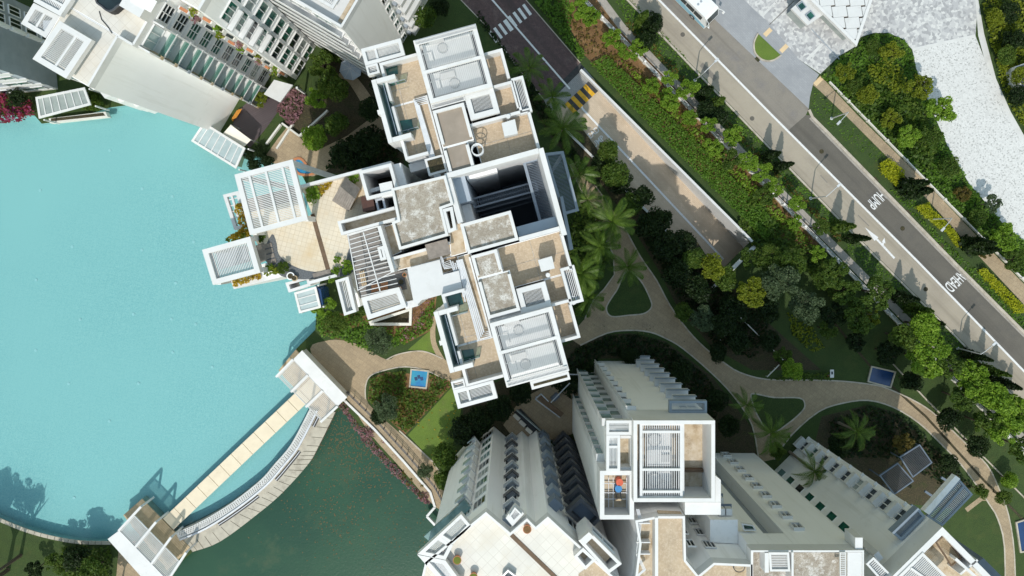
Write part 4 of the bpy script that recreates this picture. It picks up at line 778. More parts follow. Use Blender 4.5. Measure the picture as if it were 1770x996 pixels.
q = [(c.x+1.2*math.cos(a)*(1+.12*math.cos(4*a)), c.y+.95*math.sin(a)*(1+.1*math.cos(4*a))) for a in [k*.2618 for k in range(24)]]
prism_w('tub_shell', q, 30.02, 30.9, 'rubber', spa); ring_w('tub_rim', q, 30.905, 31.05, .16, 'darkpaint', spa); sheet_w('tub_cover', inset(q, .2)[1], 30.95, 'glass_dark', spa)
tube('hose', [W((172, 20), 30)+Vector((0, 0, .06)), W((176, 34), 30)+Vector((0, 0, .06)), W((188, 48), 30)+Vector((0, 0, .06)), W((194, 58), 30)+Vector((0, 0, .06))], .04, 'rubber', spa, 5)
# ---- block at the far left, shade put into grey walls, lit side banded white
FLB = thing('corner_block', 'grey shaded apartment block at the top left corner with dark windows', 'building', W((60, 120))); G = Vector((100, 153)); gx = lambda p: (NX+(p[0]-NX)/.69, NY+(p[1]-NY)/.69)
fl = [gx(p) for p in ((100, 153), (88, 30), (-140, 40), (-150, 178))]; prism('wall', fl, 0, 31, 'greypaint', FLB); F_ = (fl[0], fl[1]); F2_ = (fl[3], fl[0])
for f in range(10):
    z = f*FH+.2
    for t in (.62, .78): fwin(FLB, *F_, t, t+.12, z+.3, z+2.5, (1, -.1), mat='glass_dark', fmat='plaster', cols=2)
    fbox(FLB, *F_, .56, .6, 0, .5, z, z+2.6, (1, -.1), 'plaster', name='fin')
    for t in (.08, .32, .56, .8): fwin(FLB, *F2_, t, t+.16, z+.5, z+2.0, (.1, 1), mat='glass_green', cols=2)
    fbox(FLB, *F2_, 0, 1, 0, .12, z-.5, z+.3, (.1, 1), 'white_clean', name='spandrel')
# ---- tower at the top
TTB = thing('apartment_tower', 'white apartment tower at the top edge behind the garden parasol', 'building', W((680, 140))); OTT = (591, 48); qU, pU = QF(OTT, ta, tb), PT(OTT, ta, tb)
terrace(TTB, qU(0, -230, 240, 0), 23.2, 24, 'white_clean', sides='', wm='plaster'); wallbar(TTB, pU(1.5, -228), pU(1.5, -1), 23.1, 24.2, .25); wallbar(TTB, pU(1, -2), pU(235, -2), 23.1, 24.2, .25); prism('roof_strip', qU(8, -16, 120, -9), 23.21, 23.3, 'rust_floor', TTB, ph=24)
pergola(TTB, qU(20, -90, 90, -30), 24.6, 16, 'u', .3, .08, .15, .3)
for f in range(8):
    z = f*FH+.1; U1 = (pU(0, 0), pU(240, 0)); U2 = (pU(0, -230), pU(0, 0))
    fwin(TTB, *U1, .39, .455, z+.4, z+2.3, tb, h=24., mat='glass_green', cols=2); fbox(TTB, *U1, .50, .72, 0, 1.0, z-.1, z+.95, tb, 'white', h=24., name='balcony_slab'); fwin(TTB, *U1, .51, .7, z+.96, z+2.5, tb, h=24., mat='glass_dark', cols=3); fbox(TTB, *U1, .472, .50, 0, .5, z+.4, z+1.0, tb, 'greypaint', h=24., name='service_ledge')
    fbox(TTB, *U2, .0, .98, 0, .8, z-.12, z+.12, -ta, 'white', h=24., name='balcony_slab'); fbox(TTB, *U2, .0, .98, .72, .8, z+.13, z+.95, -ta, 'white', h=24., name='balcony_rail')
    for k in range(4): fwin(TTB, *U2, .05+.23*k, .22+.23*k, z+.3, z+2.4, -ta, h=24., mat='glass_green' if k % 2 else 'glass_grey', cols=2)
# ---- block at the bottom centre
BCB = thing('apartment_block', 'white zigzag apartment block beside the lagoon with a pale tiled roof', 'building', W((900, 800)))
Z1, Z2, Z3, Z4, Z5, Z6, Z7, Z8 = (812, 908), (840, 885), (882, 921), (911, 896), (926, 911), (947, 893), (977, 921), (1075, 1010)
BO = [(735, 972), Z1, Z2, Z3, Z4, Z5, Z6, Z7, Z8, (1090, 1120), (700, 1120)]
c = [W(p, 31) for p in BO]; prism_w('wall', c, 0, 29.9, 'plaster', BCB); sheet_w('roof_floor', inset(c, .1)[1], 29.92, 'pale_tile', BCB); ring_w('parapet', c, 29.9, 31.0, .22, 'white', BCB)
NWo, NEo = (-.63, -.77), (.65, -.76)
for f in range(9):
    z = 1.2+f*FH
    fwin(BCB, Z1, Z2, .12, .90, z+.35, z+2.35, NWo, mat='glass_green' if f % 4 else 'glass_dark', cols=3, ft=.06, proud=.08)
    fbox(BCB, (790, 926), Z1, .3, 1.0, 0, 1.5, z-.1, z+.1, NWo, 'white', name='balcony_slab'); fbox(BCB, (790, 926), Z1, .3, 1.0, 1.42, 1.5, z+.11, z+1.1, NWo, 'glass_pale', name='balcony_rail'); fwin(BCB, (790, 926), Z1, .35, .95, z+.3, z+2.4, NWo, mat='glass_teal', cols=2)
    # balcony stack in the inner corner
    q = [(868, 909), (882, 921), (900, 906), (886, 894)]; pr = prism('balcony_slab', q, z-.15, z+.05, 'plaster', BCB, ph=31); ring('balcony_rail', q, z+.06, z+1.05, .09, 'darkpaint' if f % 2 else 'greypaint', BCB, ph=31); sheet('balcony_floor', [tuple(Vector((884, 908)).lerp(Vector(p), .88)) for p in q], z+.07, 'wood_brown', BCB) if 0 else None
    fwin(BCB, Z2, Z3, .70, .96, z+.2, z+2.4, NEo, mat='glass_dark', cols=2); fwin(BCB, Z3, Z4, .05, .5, z+.2, z+2.4, NWo, mat='glass_dark', cols=2)
    fbox(BCB, Z6, Z7, .12, .62, .02, .95, z+.3, z+1.9, NEo, 'bluegrey' if f % 2 else 'slate', name='service_ledge'); fbox(BCB, Z6, Z7, .70, .98, .02, .5, z-.2, z+.2, NEo, 'greypaint', name='ledge')
    q = [(984, 914), (1012, 888), (1052, 925), (1024, 951)]; ring('balcony_rail', q, z+.2, z+1.2, .35, 'darkpaint', BCB, ph=31); prism('balcony_slab', [tuple(Vector((1018, 920)).lerp(Vector(p), .8)) for p in q], z, z+.2, 'slate', BCB, ph=31)
    fwin(BCB, Z7, Z8, .08, .30, z+.3, z+2.4, NEo, mat='glass_dark', cols=2)
for i, (a, b) in enumerate((((800, 893), (812, 905)),)): pass
pergola(BCB, [(797, 889), (814, 909), (782, 942), (757, 926)], 31.0, 9, 'v', .4, .09, .2, .8); pergola(BCB, [(757, 926), (783, 943), (770, 968), (722, 958)], 31.0, 11, 'v', .42, .09, .2, .8); pergola(BCB, [(721, 959), (770, 969), (800, 1010), (775, 1020)], 31, 16, 'v', .4, .09, .2, .8); prism('wall', [(800, 896), (808, 906), (770, 950), (740, 962)], 0, 26, 'plaster', BCB, ph=31)
prism('edge_slab', [(810, 906), (738, 970), (724, 958), (798, 891)], 26.5, 27, 'glass_teal', BCB, ph=31); prism('bay_roof', [(874, 896), (890, 873), (906, 888), (886, 910)], 29.9, 30.6, 'white', BCB); pergola(BCB, [(880, 892), (890, 877), (902, 889), (888, 903)], 30.9, 5, 'u', .25, .08, .15, .25); prism('bay_side', [(866, 900), (874, 895), (886, 910), (882, 918)], 28.6, 29.6, 'bluegrey', BCB)
bar('drain_strip', BCB, W((884, 925), 29.95), W((962, 1000), 29.95), .4, .06, 'wood_brown'); 
ring('roof_room', [(1000, 935), (1018, 918), (1075, 975), (1052, 992)], 28, 31.3, .3, 'white', BCB); prism('room_wall', [(1002, 934), (1018, 920), (1026, 928), (1010, 943)], 28, 31.8, 'white', BCB); 
prism('room_roof', [(1012, 945), (1024, 934), (1060, 968), (1046, 982)], 29.95, 30.1, 'brown_floor', BCB, ph=31); ring('roof_room', [(992, 962), (1008, 947), (1030, 968), (1012, 985)], 29.9, 31.2, .25, 'white', BCB)
sheet('brown_patch', [(997, 963), (1008, 952), (1022, 966), (1011, 977)], 29.94, 'brown_floor', BCB); sheet('brown_patch', [(1000, 992), (1030, 970), (1060, 1000), (1000, 1020)], 29.94, 'brown_floor', BCB)
sheet('tile_shade_patch', [(775, 966), (800, 950), (835, 986), (845, 975), (888, 940), (940, 1010), (800, 1010)], 29.935, 'taupe_floor', BCB) if 0 else None
ring('skylight', [(868, 996), (878, 985), (892, 996), (880, 1008)], 29.95, 30.5, .15, 'metal', BCB)
fwin(BCB, (1000, 935), (1018, 918), .2, .8, 29, 31, NWo, h=31.3, mat='glass_dark'); fwin(BCB, (1018, 918), (1075, 975), .1, .8, 29.4, 30.6, NEo, h=31.3, mat='glass_dark')
for i, (x, y, r) in enumerate(((911, 911, .42), (791, 964, .42), (819, 993, .42))):
    v = W((x, y), 29.95); t = thing('plant_pot', ('terracotta pot near the inner corner of the zigzag roof', 'terracotta pot by the slatted edge of the zigzag roof', 'terracotta pot at the bottom edge of the zigzag roof')[i], 'plant pot', v, 'terracotta pots on the tiled roof'); disc('pot', (v.x, v.y, 29.96), .28, .6, 'terracotta', t, 16, r); disc('pot_soil', (v.x, v.y, 30.5), .36, .08, 'leaf_olive' if i else 'soil', t, 14)
# ---- tower at the bottom right
T2B = thing('apartment_tower', 'white tower at the lower right with a slatted tank roof and rusty terraces', 'building', W((1090, 690)))
ring('wall_top', [(1095, 727), (1236, 727), (1236, 868), (1095, 868)], 28, 32.2, .35, 'white', T2B, ph=32.2); prism('wall', [(1095, 727), (1236, 727), (1236, 868), (1095, 868)], 0, 27.98, 'plaster', T2B, ph=32.2)
NT = ((1095, 727), (1236, 727)); up = (0, -1)
sheet('roof_floor', [(1098, 730), (1233, 730), (1233, 865), (1098, 865)], 29.0, 'rust_floor', T2B)
fr = pergola(T2B, [(1106, 731), (1180, 731), (1180, 863), (1106, 863)], 32.0, 17, 'v', .25, .055, .12, .4, (.09, .62, .93)); wallbar(T2B, (1181, 730), (1181, 866), 29, 31.6, .2); wallbar(T2B, (1182, 814), (1232, 814), 29, 29.5, .3, 'wood_brown', 'kerb_beam')
prism('lower_roof', [(1184, 819), (1233, 819), (1240, 890), (1184, 868)], 29.005, 29.05, 'conc', T2B, ph=31) if 0 else None
for i, (y0, y1) in enumerate(((743, 806), (812, 852))):
    x0, x1 = 1118, 1160; c = [W(p, 30.2) for p in ((x0, y0), (x1, y0), (x1, y1), (x0, y1))]; t = thing('water_tank', ('white water tank under the lower right slats, upper one', 'white water tank under the lower right slats, lower one')[i], 'water tank', (c[0]+c[2])/2+Vector((0, 0, -1.2)), 'white rooftop water tanks'); prism_w('tank_body', c, 29.02, 30.1, 'tank_white', t); ring_w('rim', c, 30.1, 30.2, .12, 'white', t); x = W((1131, y0+17), 30.2); disc('hatch', (x.x, x.y, 30.1), .55, .2, 'white_clean', t, 20)
    tube('hatch_ring', [(x.x+.66*math.cos(k*.4488), x.y+.66*math.sin(k*.4488), 30.2) for k in range(14)], .04, 'greypaint', t, 5, True); box('inspection_box', t, W((1150, y1-14), 30.2), (.9, .7, .25), 0, 'white')
prism('wall', [(1184, 868.5), (1246, 868.5), (1246, 890), (1184, 890)], 0, 31.0, 'white', T2B); ring('side_wall', [(1180, 818), (1246, 826), (1246, 892), (1180, 892)], 28, 31.4, .25, 'white', T2B) if 0 else None
prism('wall', [(1236.4, 822), (1246, 830), (1246, 868), (1236.4, 868)], 0, 31.6, 'white', T2B)
# left wings
pergola(T2B, [(1048, 727), (1092, 727), (1092, 752), (1048, 752)], 31.4, 6, 'u', .45, .1, .2, .7); pergola(T2B, [(1048, 752.5), (1072, 752.5), (1072, 815), (1048, 815)], 31.4, 6, 'v', .4, .1, .2, .7, (.3,)); prism('wall', [(1052, 752), (1094, 752), (1094, 812), (1052, 812)], 0, 28.9, 'plaster', T2B, ph=31.4)
terrace(T2B, [(1072.5, 753), (1094.6, 753), (1094.6, 813), (1072.5, 813)], 29.4, 30.6, 'rust_floor', sides='NES')
LW = [(1037, 814), (1096, 814), (1096, 898), (1037, 898)]; prism('wall', LW, 0, 28.5, 'plaster', T2B, ph=31); ring('parapet', LW, 28.51, 31.0, .42, 'white', T2B); sheet('roof_floor', [(1043, 821), (1090, 821), (1090, 892), (1043, 892)], 29.0, 'rust_floor', T2B)
for x in (1052, 1060, 1083, 1086): wallbar(T2B, (x, 826), (x, 890), 29.1, 29.25, .06, 'pipe_white', 'pipe')
for y in (836, 852, 863): wallbar(T2B, (1043, y), (1088, y), 29.2, 29.32, .06, 'pipe_white', 'pipe')
for i, (x, y, m_, lb) in enumerate(((1071, 834, 'red_plastic', 'orange plastic drum on the lower right tower roof terrace'), (1069, 845, 'blue_plastic', 'blue plastic drum beside the orange drum on the tower roof'))):
    v = W((x, y), 29.9); t = thing('plastic_drum', lb, 'drum', (v.x, v.y, 29.02), 'drums on the tower roof'); disc('drum_body', (v.x, v.y, 29.03), .3, .85, m_, t, 18, .33); disc('lid', (v.x, v.y, 29.885), .35, .06, m_, t, 18)
sl = thing('step_ladder', 'tan folding step ladder below the blue drum on the tower roof', 'ladder', W((1068, 862), 29.02))
for s_ in (-.28, .28):
    v = W((1068, 858), 29.6); tube('rail', [(v.x+s_, v.y-.6, 29.05), (v.x+s_*.7, v.y, 30.5)], .045, 'wood_tan', sl, 5); tube('rail', [(v.x+s_, v.y+.6, 29.05), (v.x+s_*.7, v.y+.02, 30.5)], .045, 'darkpaint', sl, 5)
for k in range(4): v = W((1068, 858), 29.6); box('tread', sl, (v.x, v.y-.5+.14*k, 29.3+.33*k), (.5-.04*k, .16, .05), 0, 'wood_tan')
# facade of the tower
for f in range(9):
    z = 1.0+f*FH
    fwin(T2B, *NT, .0, .115, z+.05, z+2.55, up, h=32.2, mat='glass_green' if f % 3 else 'glass_dark', cols=1, ft=.09, proud=.1); fbox(T2B, *NT, .0, .125, .02, .42, z+2.58, z+2.78, up, 'white', 32.2, 'window_hood'); fbox(T2B, *NT, -.008, .006, .02, .42, z+.1, z+2.57, up, 'white', 32.2, 'window_fin')
    fbox(T2B, *NT, .66, .97, .02, 1.0, z+.2, z+.5, up, 'white', 32.2, 'ledge'); fbox(T2B, *NT, .66, .97, .94, 1.02, z+.51, z+1.1, up, 'bluegrey', 32.2, 'ledge_rail'); fwin(T2B, *NT, .7, .94, z+.9, z+2.4, up, h=32.2, mat='glass_dark', cols=2)
    for (Q0, Q1), hh in ((((1048, 752), (1094, 752)), 31.4), (((1037, 814), (1096, 814)), 31.)):
        for t0, t1, o_, m_ in ((.02, .46, .55, 'glass_teal'), (.54, .97, .1, 'glass_green')):
            fbox(T2B, Q0, Q1, t0, t1, .02, o_, z+.1, z+2.6, up, m_, hh, 'bay_glass'); fbox(T2B, Q0, Q1, t0-.02, t1+.02, .02, o_+.22, z+2.61, z+2.8, up, 'white', hh, 'window_hood'); fbox(T2B, Q0, Q1, t0-.025, t0-.002, .02, o_+.2, z-.1, z+2.6, up, 'white', hh, 'window_fin')
pergola(T2B, [(1157, 693), (1222, 693), (1222, 714), (1157, 714)], 29.4, 6, 'u', .35, .08, .2, .6, mat='bluegrey', name='bay_pergola')
# south part and light well
CW = [(1137, 892.5), (1184, 892.5), (1186, 969), (1207, 995), (1234, 973), (1301, 976), (1301, 1120), (1060, 1120), (1098, 1000), (1105, 940), (1098, 900)]
c = [W(p, 31) for p in CW]; prism_w('wall', c, 0, 29.8, 'plaster', T2B); ring_w('parapet', c, 29.8, 31, .22, 'white', T2B); sheet_w('roof_floor', inset(c, .1)[1], 29.82, 'rust_floor', T2B)
prism('roof_slab', [(1140, 890), (1181, 892), (1182, 968), (1205, 1000), (1205, 1100), (1137, 1100)], 29.83, 30.5, 'brown_floor', T2B, ph=31); wallbar(T2B, (1135, 895), (1135, 1090), 29.8, 31.2, .3); sheet('roof_patch', [(1236, 977), (1270, 979), (1270, 1100), (1215, 1100), (1212, 1000)], 29.85, 'brown_floor', T2B)
for k, (p0, p1) in enumerate((((1100, 880), (1107, 905)), ((1104, 905), (1100, 960)), ((1100, 960), (1112, 985)), ((1112, 985), (1095, 1000)))): 
    for j in range(3): bar('pipe', T2B, W((p0[0]+j*2, p0[1]), 30.6), W((p1[0]+j*2, p1[1]), 30.6), .06, .06, 'pipe_white')
for y in (905, 938, 958): wallbar(T2B, (1100, y), (1124, y), 29.9, 30.7, .1, 'white', 'pipe_stand')
hoops((1283, 985), 31, .55, 2, 30.2) if 0 else None
sl2 = [W((1283, 987), 31)+Vector((.5*math.cos(k*.55)*(1+.1*k/12), .5*math.sin(k*.55)*(1+.1*k/12), -1+.004*k)) for k in range(30)]; cc = tube('coiled_cable', sl2, .025, 'darkpaint', None, 4); tag(cc, 'loose coil of dark cable on the roof at the bottom edge', 'cable')
wl = ((1186, 969), (1301, 976))
for f in range(9):
    z = 1.5+f*FH
    if f > 5: fwin(T2B, *wl, .15, .28, z+.4, z+2, up, mat='glass_dark', fmat='plaster', cols=2); fwin(T2B, *wl, .42, .6, z+.4, z+2, up, mat='glass_dark', cols=3)
# ---- slab block right of the tower
RSB = thing('slab_block', 'pale grey slab block with a single column of small square windows', 'building', W((1260, 780)))
R0 = [(1301.6, 952), (1345, 952), (1383, 952), (1493, 952), (1493, 1120), (1301.6, 1120)]
def gw(x, y): return W((x, y), 31)
prism('wall', [(1301.6, 952), (1345, 952), (1345, 1115), (1301.6, 1115)], 0, 29.6, 'plaster', RSB, ph=31); prism('wall', [(1383, 952), (1493, 952), (1493, 1115), (1383, 1115)], 0, 29.6, 'plaster', RSB, ph=31); prism('recess_wall', [(1345.3, 985), (1382.7, 985), (1382.7, 1115), (1345.3, 1115)], 0, 26.9, 'greypaint', RSB, ph=31); prism('lintel', [(1345.3, 952.2), (1382.7, 952.2), (1382.7, 1115), (1345.3, 1115)], 26.95, 29.59, 'plaster', RSB, ph=31)  # grey of the recess wall is the slot's shade put into its colour
ring('parapet', [(1298, 951.5), (1493.5, 951.5), (1493.5, 1120), (1298, 1120)], 29.6, 31, .16, 'white', RSB); sheet('roof_floor', [(1302, 955), (1490, 955), (1490, 1110), (1302, 1110)], 29.63, 'conc', RSB)
for f in range(9): fwin(RSB, (1383, 952), (1493, 952), .20, .38, .6+f*FH, 2.0+f*FH, up, mat='glass_dark', fmat='white', cols=2, ft=.12, proud=.35)
for f in range(9):
    z = .5+f*FH; fbox(RSB, (1240, 930), (1301, 930), .45, .95, 0, 1.0, z, z+.12, up, 'slate', name='service_ledge'); 
    for k in range(2): fbox(RSB, (1240, 930), (1301, 930), .5+.22*k, .68+.22*k, .1, .8, z+.13, z+.85, up, 'white', name='condenser')
prism('wall', [(1250, 930.5), (1301, 930.5), (1301, 975), (1250, 972)], 0, 26.5, 'plaster', RSB, ph=31); ring('skylight', [(1282, 905), (1302, 908), (1308, 918), (1286, 918)], 26.6, 27, .12, 'white', RSB); sheet('skylight_pane', [(1283, 906), (1301, 909), (1306, 917), (1287, 917)], 26.7, 'glass_green', RSB)
prism('well', [(1322, 956), (1329, 956), (1329, 990), (1322, 990)], 29.64, 31.1, 'white', RSB); pergola(RSB, [(1329, 955), (1364, 955), (1366, 988), (1331, 988)], 31.2, 9, 'u', .2, .08, .15, .5); wallbar(RSB, (1370, 955), (1370, 1010), 29.6, 31.2, .2); pergola(RSB, [(1452, 955), (1462, 955), (1462, 996), (1452, 996)], 31.2, 10, 'u', .08, .06, .1, .2); prism('roof_block', [(1465, 955), (1491, 955), (1491, 1010), (1465, 1010)], 29.65, 30.9, 'white', RSB)
prism('wall', [(1480, 931), (1493, 931), (1493, 951), (1480, 951)], 28.6, 30.8, 'white', RSB, ph=31)
# ---- block at the lower right corner
LRB = thing('corner_tower', 'pale apartment block in the bottom right corner with green bay windows', 'building', W((1440, 800)))
K = Vector((1629, 911)); e1, e2 = Vector((-.712, .702)), Vector((.702, .712)); kp = lambda s, t: tuple(K+e1*s+e2*t)
BL = [kp(0, 0), kp(0, 260), kp(260, 260), kp(260, 0)]; c = [W(p, 31) for p in BL]; prism_w('wall', c, 0, 28.9, 'plaster', LRB); ring_w('parapet', c, 28.9, 31, .55, 'white', LRB); sheet_w('roof_floor', inset(c, .2)[1], 29, 'rust_floor', LRB)
lf = (kp(0, 0), kp(260, 0)); lo = (-.702, -.712)
for f in range(9):
    z = .5+f*FH
    fwin(LRB, *lf, .05, .155, z+.2, z+2.5, lo, mat='glass_green' if f % 3 else 'glass_dark', cols=2, rows=2, ft=.1, proud=.25); fbox(LRB, *lf, .045, .16, .0, .85, z-.5, z+.15, lo, 'white', name='spandrel_block'); fwin(LRB, *lf, .40, .465, z+.6, z+2.3, lo, mat='glass_green', fmat='plaster', cols=1, proud=.08, ft=.05)
    fbox(LRB, *lf, .0, .03, 0, .3, z, z+.1, lo, 'white', name='drip_edge')
pergola(LRB, [(1542, 921), (1587, 878), (1600, 893), (1558, 935)], 28.6, 7, 'u', .3, .1, .2, .8, mat='bluegrey', smat='metal'); pergola(LRB, [(1658, 828), (1682, 855), (1629, 910), (1602, 893)], 20, 26, 'u', .22, .08, .16, .35, (.36,), mat='bluegrey', smat='metal'); prism('canopy_beam', [(1652, 822), (1660, 828), (1606, 890), (1597, 884)], 19.6, 20.3, 'plaster', LRB)
prism('inner_wall', [(1545, 1000), (1590, 953), (1600, 962), (1556, 1010)], 29, 30.6, 'white', LRB); pergola(LRB, [(1595, 955), (1650, 1010), (1620, 1040), (1545, 1004)], 31.1, 22, 'v', .25, .08, .15, .4, (.5,)); pergola(LRB, [(1617, 937), (1632, 925), (1662, 965), (1645, 980)], 30.4, 9, 'v', .12, .08, .12, .2, mat='wood_brown', smat='wood_tan'); pergola(LRB, [(1497, 975), (1510, 963), (1545, 998), (1530, 1012)], 30.6, 12, 'u', .25, .09, .2, .6)
wallbar(LRB, (1652, 966), (1690, 1000), 29, 31.3, .25); wallbar(LRB, (1660, 993), (1690, 968), 29, 31, .2); prism('slate_box', [(1690, 972), (1700, 965), (1735, 1000), (1722, 1010)], 20, 27, 'slate', LRB)
prism('edge_box', [(1510, 960), (1518, 953), (1527, 965), (1518, 972)], 24, 29.4, 'white', LRB)
# ---- glass roofed hall and kiosk at the plaza
HL = thing('pavilion_hall', 'pale panelled wedge roof of the hall on the speckled plaza', 'building', W((1470, 20))); A_, B_, C_ = (1401, 0), (1481, 80), (1508, 0)
ex = [(1331, -70), (1481, 80), (1532, -70)]; prism('hall_wall', [tuple(Vector((1448, -20)).lerp(Vector(p), .8)) for p in ex], 0, 2.5, 'glass_grey', HL, ph=3); ring('fascia', ex, 2.6, 3.1, .4, 'white', HL); 
for i in range(8):
    for j in range(9):
        # panels laid on a square grid inside the wedge
        x0, y0 = 1400+j*26.0-(i*3.6), -66+i*19.5
        quad = [(x0, y0), (x0+24.6, y0-2.4), (x0+27.6, y0+16), (x0+3.4, y0+18.4)]
        cl = quad
        def clip(P, a, b, sgn):
            out = []
            for k in range(len(P)):
                p, q = P[k], P[(k+1) % len(P)]; f_ = lambda w_: sgn*((b[0]-a[0])*(w_[1]-a[1])-(b[1]-a[1])*(w_[0]-a[0]))
                fp, fq = f_(p), f_(q)
                if fp >= 0: out.append(p)
                if fp*fq < 0: t_ = fp/(fp-fq); out.append((p[0]+(q[0]-p[0])*t_, p[1]+(q[1]-p[1])*t_))
            return out
        cl = clip(cl, (1338, -70), (1480, 72), -1); cl = clip(cl, (1480, 72), (1526, -70), -1) if cl else cl
        if len(cl) >= 3 and abs(area2(cl)) > 40: prism('roof_panel', cl, 2.75, 2.98, 'white_clean', HL, ph=3)
sheet('roof_deck', [tuple(Vector((1448, -20)).lerp(Vector(p), .95)) for p in ex], 2.7, 'wood_brown', HL)
ks = thing('lift_kiosk', 'small grey kiosk with two glass roof lights beside the panelled roof', 'kiosk', W((1396, 22))); kq = [(1368, 15), (1399, -12), (1424, 25), (1396, 44)]; prism('kiosk_wall', [tuple(Vector((1396, 18)).lerp(Vector(p), .9)) for p in kq], 0, 2.0, 'glass_grey', ks, ph=2.4); prism('kiosk_roof', kq, 2.02, 2.4, 'plaza_plain', ks)
for cx, cy in ((1386, 11), (1401, 27)):
    r = ring('roof_light', [(cx-9, cy-1), (cx+1, cy-9), (cx+9, cy+1), (cx-1, cy+9)], 2.41, 2.6, .1, 'greypaint', ks); sheet('pane', [(cx-8, cy-1), (cx+1, cy-8), (cx+8, cy+1), (cx-1, cy+8)], 2.5, 'glass_green', r)
# ---------------------------------------------------------------- pool side structures
def panes(parent, quad, h, n, mat='glass_grey', axis='u', gap=.05):
    c = [W(p, h) for p in quad]
    for i in range(n):
        a, b = (i+gap)/n, (i+1-gap)/n
        if axis == 'u': P = [c[0].lerp(c[1], a), c[0].lerp(c[1], b), c[3].lerp(c[2], b), c[3].lerp(c[2], a)]
        else: P = [c[0].lerp(c[3], a), c[0].lerp(c[3], b), c[1].lerp(c[2], b), c[1].lerp(c[2], a)]
        prism_w('roof_pane', P, h-.06, h-.02, mat, parent)
def cabana(lab, quad, h, n, mat, axis='u', name='pool_cabana', fm='white'):
    t = thing(name, lab, 'cabana', W(quad[3])); ring('roof_frame', quad, h-.1, h+.1, .3, fm, t); panes(t, quad, h, n, mat, axis)
    c = [W(p, h) for p in quad]
    for i in range(1, n):
        a = c[0].lerp(c[1], i/n) if axis == 'u' else c[0].lerp(c[3], i/n); b = c[3].lerp(c[2], i/n) if axis == 'u' else c[1].lerp(c[2], i/n); bar('rafter', t, a, b, .12, .16, fm)
    for p in c: box('post', t, (p.x*.99, p.y*.99, h/2-.06), (.18, .18, h-.12), 0, fm)
    return t
cb = cabana('pool cabana with grey glass roof beside the magenta flowers', [(61, 168), (146, 151), (157, 181), (67, 205)], 3.4, 7, 'glass_grey'); prism('planter', [(84, 205), (182, 193), (186, 202), (86, 213)], -.3, .8, 'cream_wall', cb); sheet('planter_soil', [(88, 205), (178, 195), (182, 200), (88, 210)], .82, 'soil_dark', cb)
cb = cabana('pool cabana with pale glass roof near the plum timber deck', [(352, 211), (424, 256), (408, 292), (330, 244)], 3.4, 7, 'glass_pale'); prism('timber_base', [(345, 225), (418, 268), (412, 288), (336, 245)], -1.2, .3, 'wood_tan', cb, ph=0)
cb = cabana('small glass roofed cabana at the pool edge below the terrace wing', [(508, 506), (546, 495), (555, 532), (517, 542)], 4.2, 3, 'glass_pale', 'v'); prism('side_wall', [(546, 494), (556, 500), (560, 526), (556, 531)], 0, 3.9, 'blue_deep', cb, ph=3.4)
sa = thing('shade_sail', 'cream fabric canopy beside the pale glass roofed cabana', 'canopy', W((405, 235))); A = [W((385, 232), 3.0), W((399, 216), 3.6), W((434, 242), 3.0), W((420, 256), 2.5)]; mk('sail', A+[v+Vector((0, 0, .05)) for v in A], [(3, 2, 1, 0), (4, 5, 6, 7), (0, 1, 5, 4), (1, 2, 6, 5), (2, 3, 7, 6), (3, 0, 4, 7)], 'fabric_cream', sa)
for v in A: box('pole', sa, (v.x, v.y, v.z/2), (.1, .1, v.z), 0, 'metal')
wc = thing('entrance_canopy', 'square white canopy slab over the plum timber deck', 'canopy', W((480, 158))); q = [(456, 163), (474, 138), (506, 147), (484, 177)]; prism('slab', q, 3.9, 4.2, 'white_clean', wc)
for p in q[1:3]: v = W(p, 4.2); box('post', wc, (v.x*.985, v.y*.985, 1.95), (.25, .25, 3.9), 0, 'white')
ob = thing('lounge_bench', 'orange wooden bench at the edge of the plum deck', 'bench', W((408, 200)))
for k in range(4): bar('seat_slat', ob, W((403+k*2.2, 208-k*.8))+Vector((0, 0, .5)), W((413+k*2.2, 192-k*.8))+Vector((0, 0, .5)), .14, .06, 'orange')
for p in ((404, 207), (415, 193)): v = W(p); box('leg', ob, (v.x, v.y, .25), (.1, .5, .46), 0, 'orange')
def pavilion(lab, slab, bays, deck, ext):
    t = thing('pool_pavilion', lab, 'pavilion', W(slab[2])); prism('roof_slab', slab, 3.0, 3.3, 'white', t)
    n = len(bays)
    a0, a1, b1, b0 = bays    # inner start, inner end, outer end, outer start
    for i in range(3):
        q = [Vector(a0).lerp(Vector(a1), i/3+.02), Vector(a0).lerp(Vector(a1), (i+1)/3-.02), Vector(b0).lerp(Vector(b1), (i+1)/3-.02), Vector(b0).lerp(Vector(b1), i/3+.02)]
        pergola(t, [tuple(p) for p in q], 3.2, 16, 'u', .06, .06, .1, .16, name='slat_panel')
    for i in range(4):
        p = Vector(a0).lerp(Vector(a1), i/3); q = Vector(b0).lerp(Vector(b1), i/3); q2 = q+(q-p)*ext
        bar('beam', t, W(p, 3.2)+Vector((0, 0, .0)), W(q2, 3.2), .3, .42, 'white'); v = W(q2, 3.2); box('post', t, (v.x, v.y, 1.45), (.25, .25, 3.1), A45, 'white')
    c = [W(p, 3) for p in slab]; d = (c[1]-c[0]).normalized(); n_ = Vector((c[1].y-c[0].y, -(c[1].x-c[0].x), 0)).normalized()
    m0 = c[0].lerp(c[3], .3); m1 = c[1].lerp(c[2], .3); bar('back_wall', t, (m0.x, m0.y, 1.5), (m1.x, m1.y, 1.5), .25, 2.96, 'cream_wall')
    nb = 16; P = [W(p) for p in deck]
    for i in range(nb):
        a, b = (i+.04)/nb, (i+.96)/nb; prism_w('deck_board', [P[0].lerp(P[1], a), P[0].lerp(P[1], b), P[3].lerp(P[2], b), P[3].lerp(P[2], a)], .02, .16, 'wood_tan', t)
    prism_w('deck_base', P, -1.2, .015, 'stone', t); return t
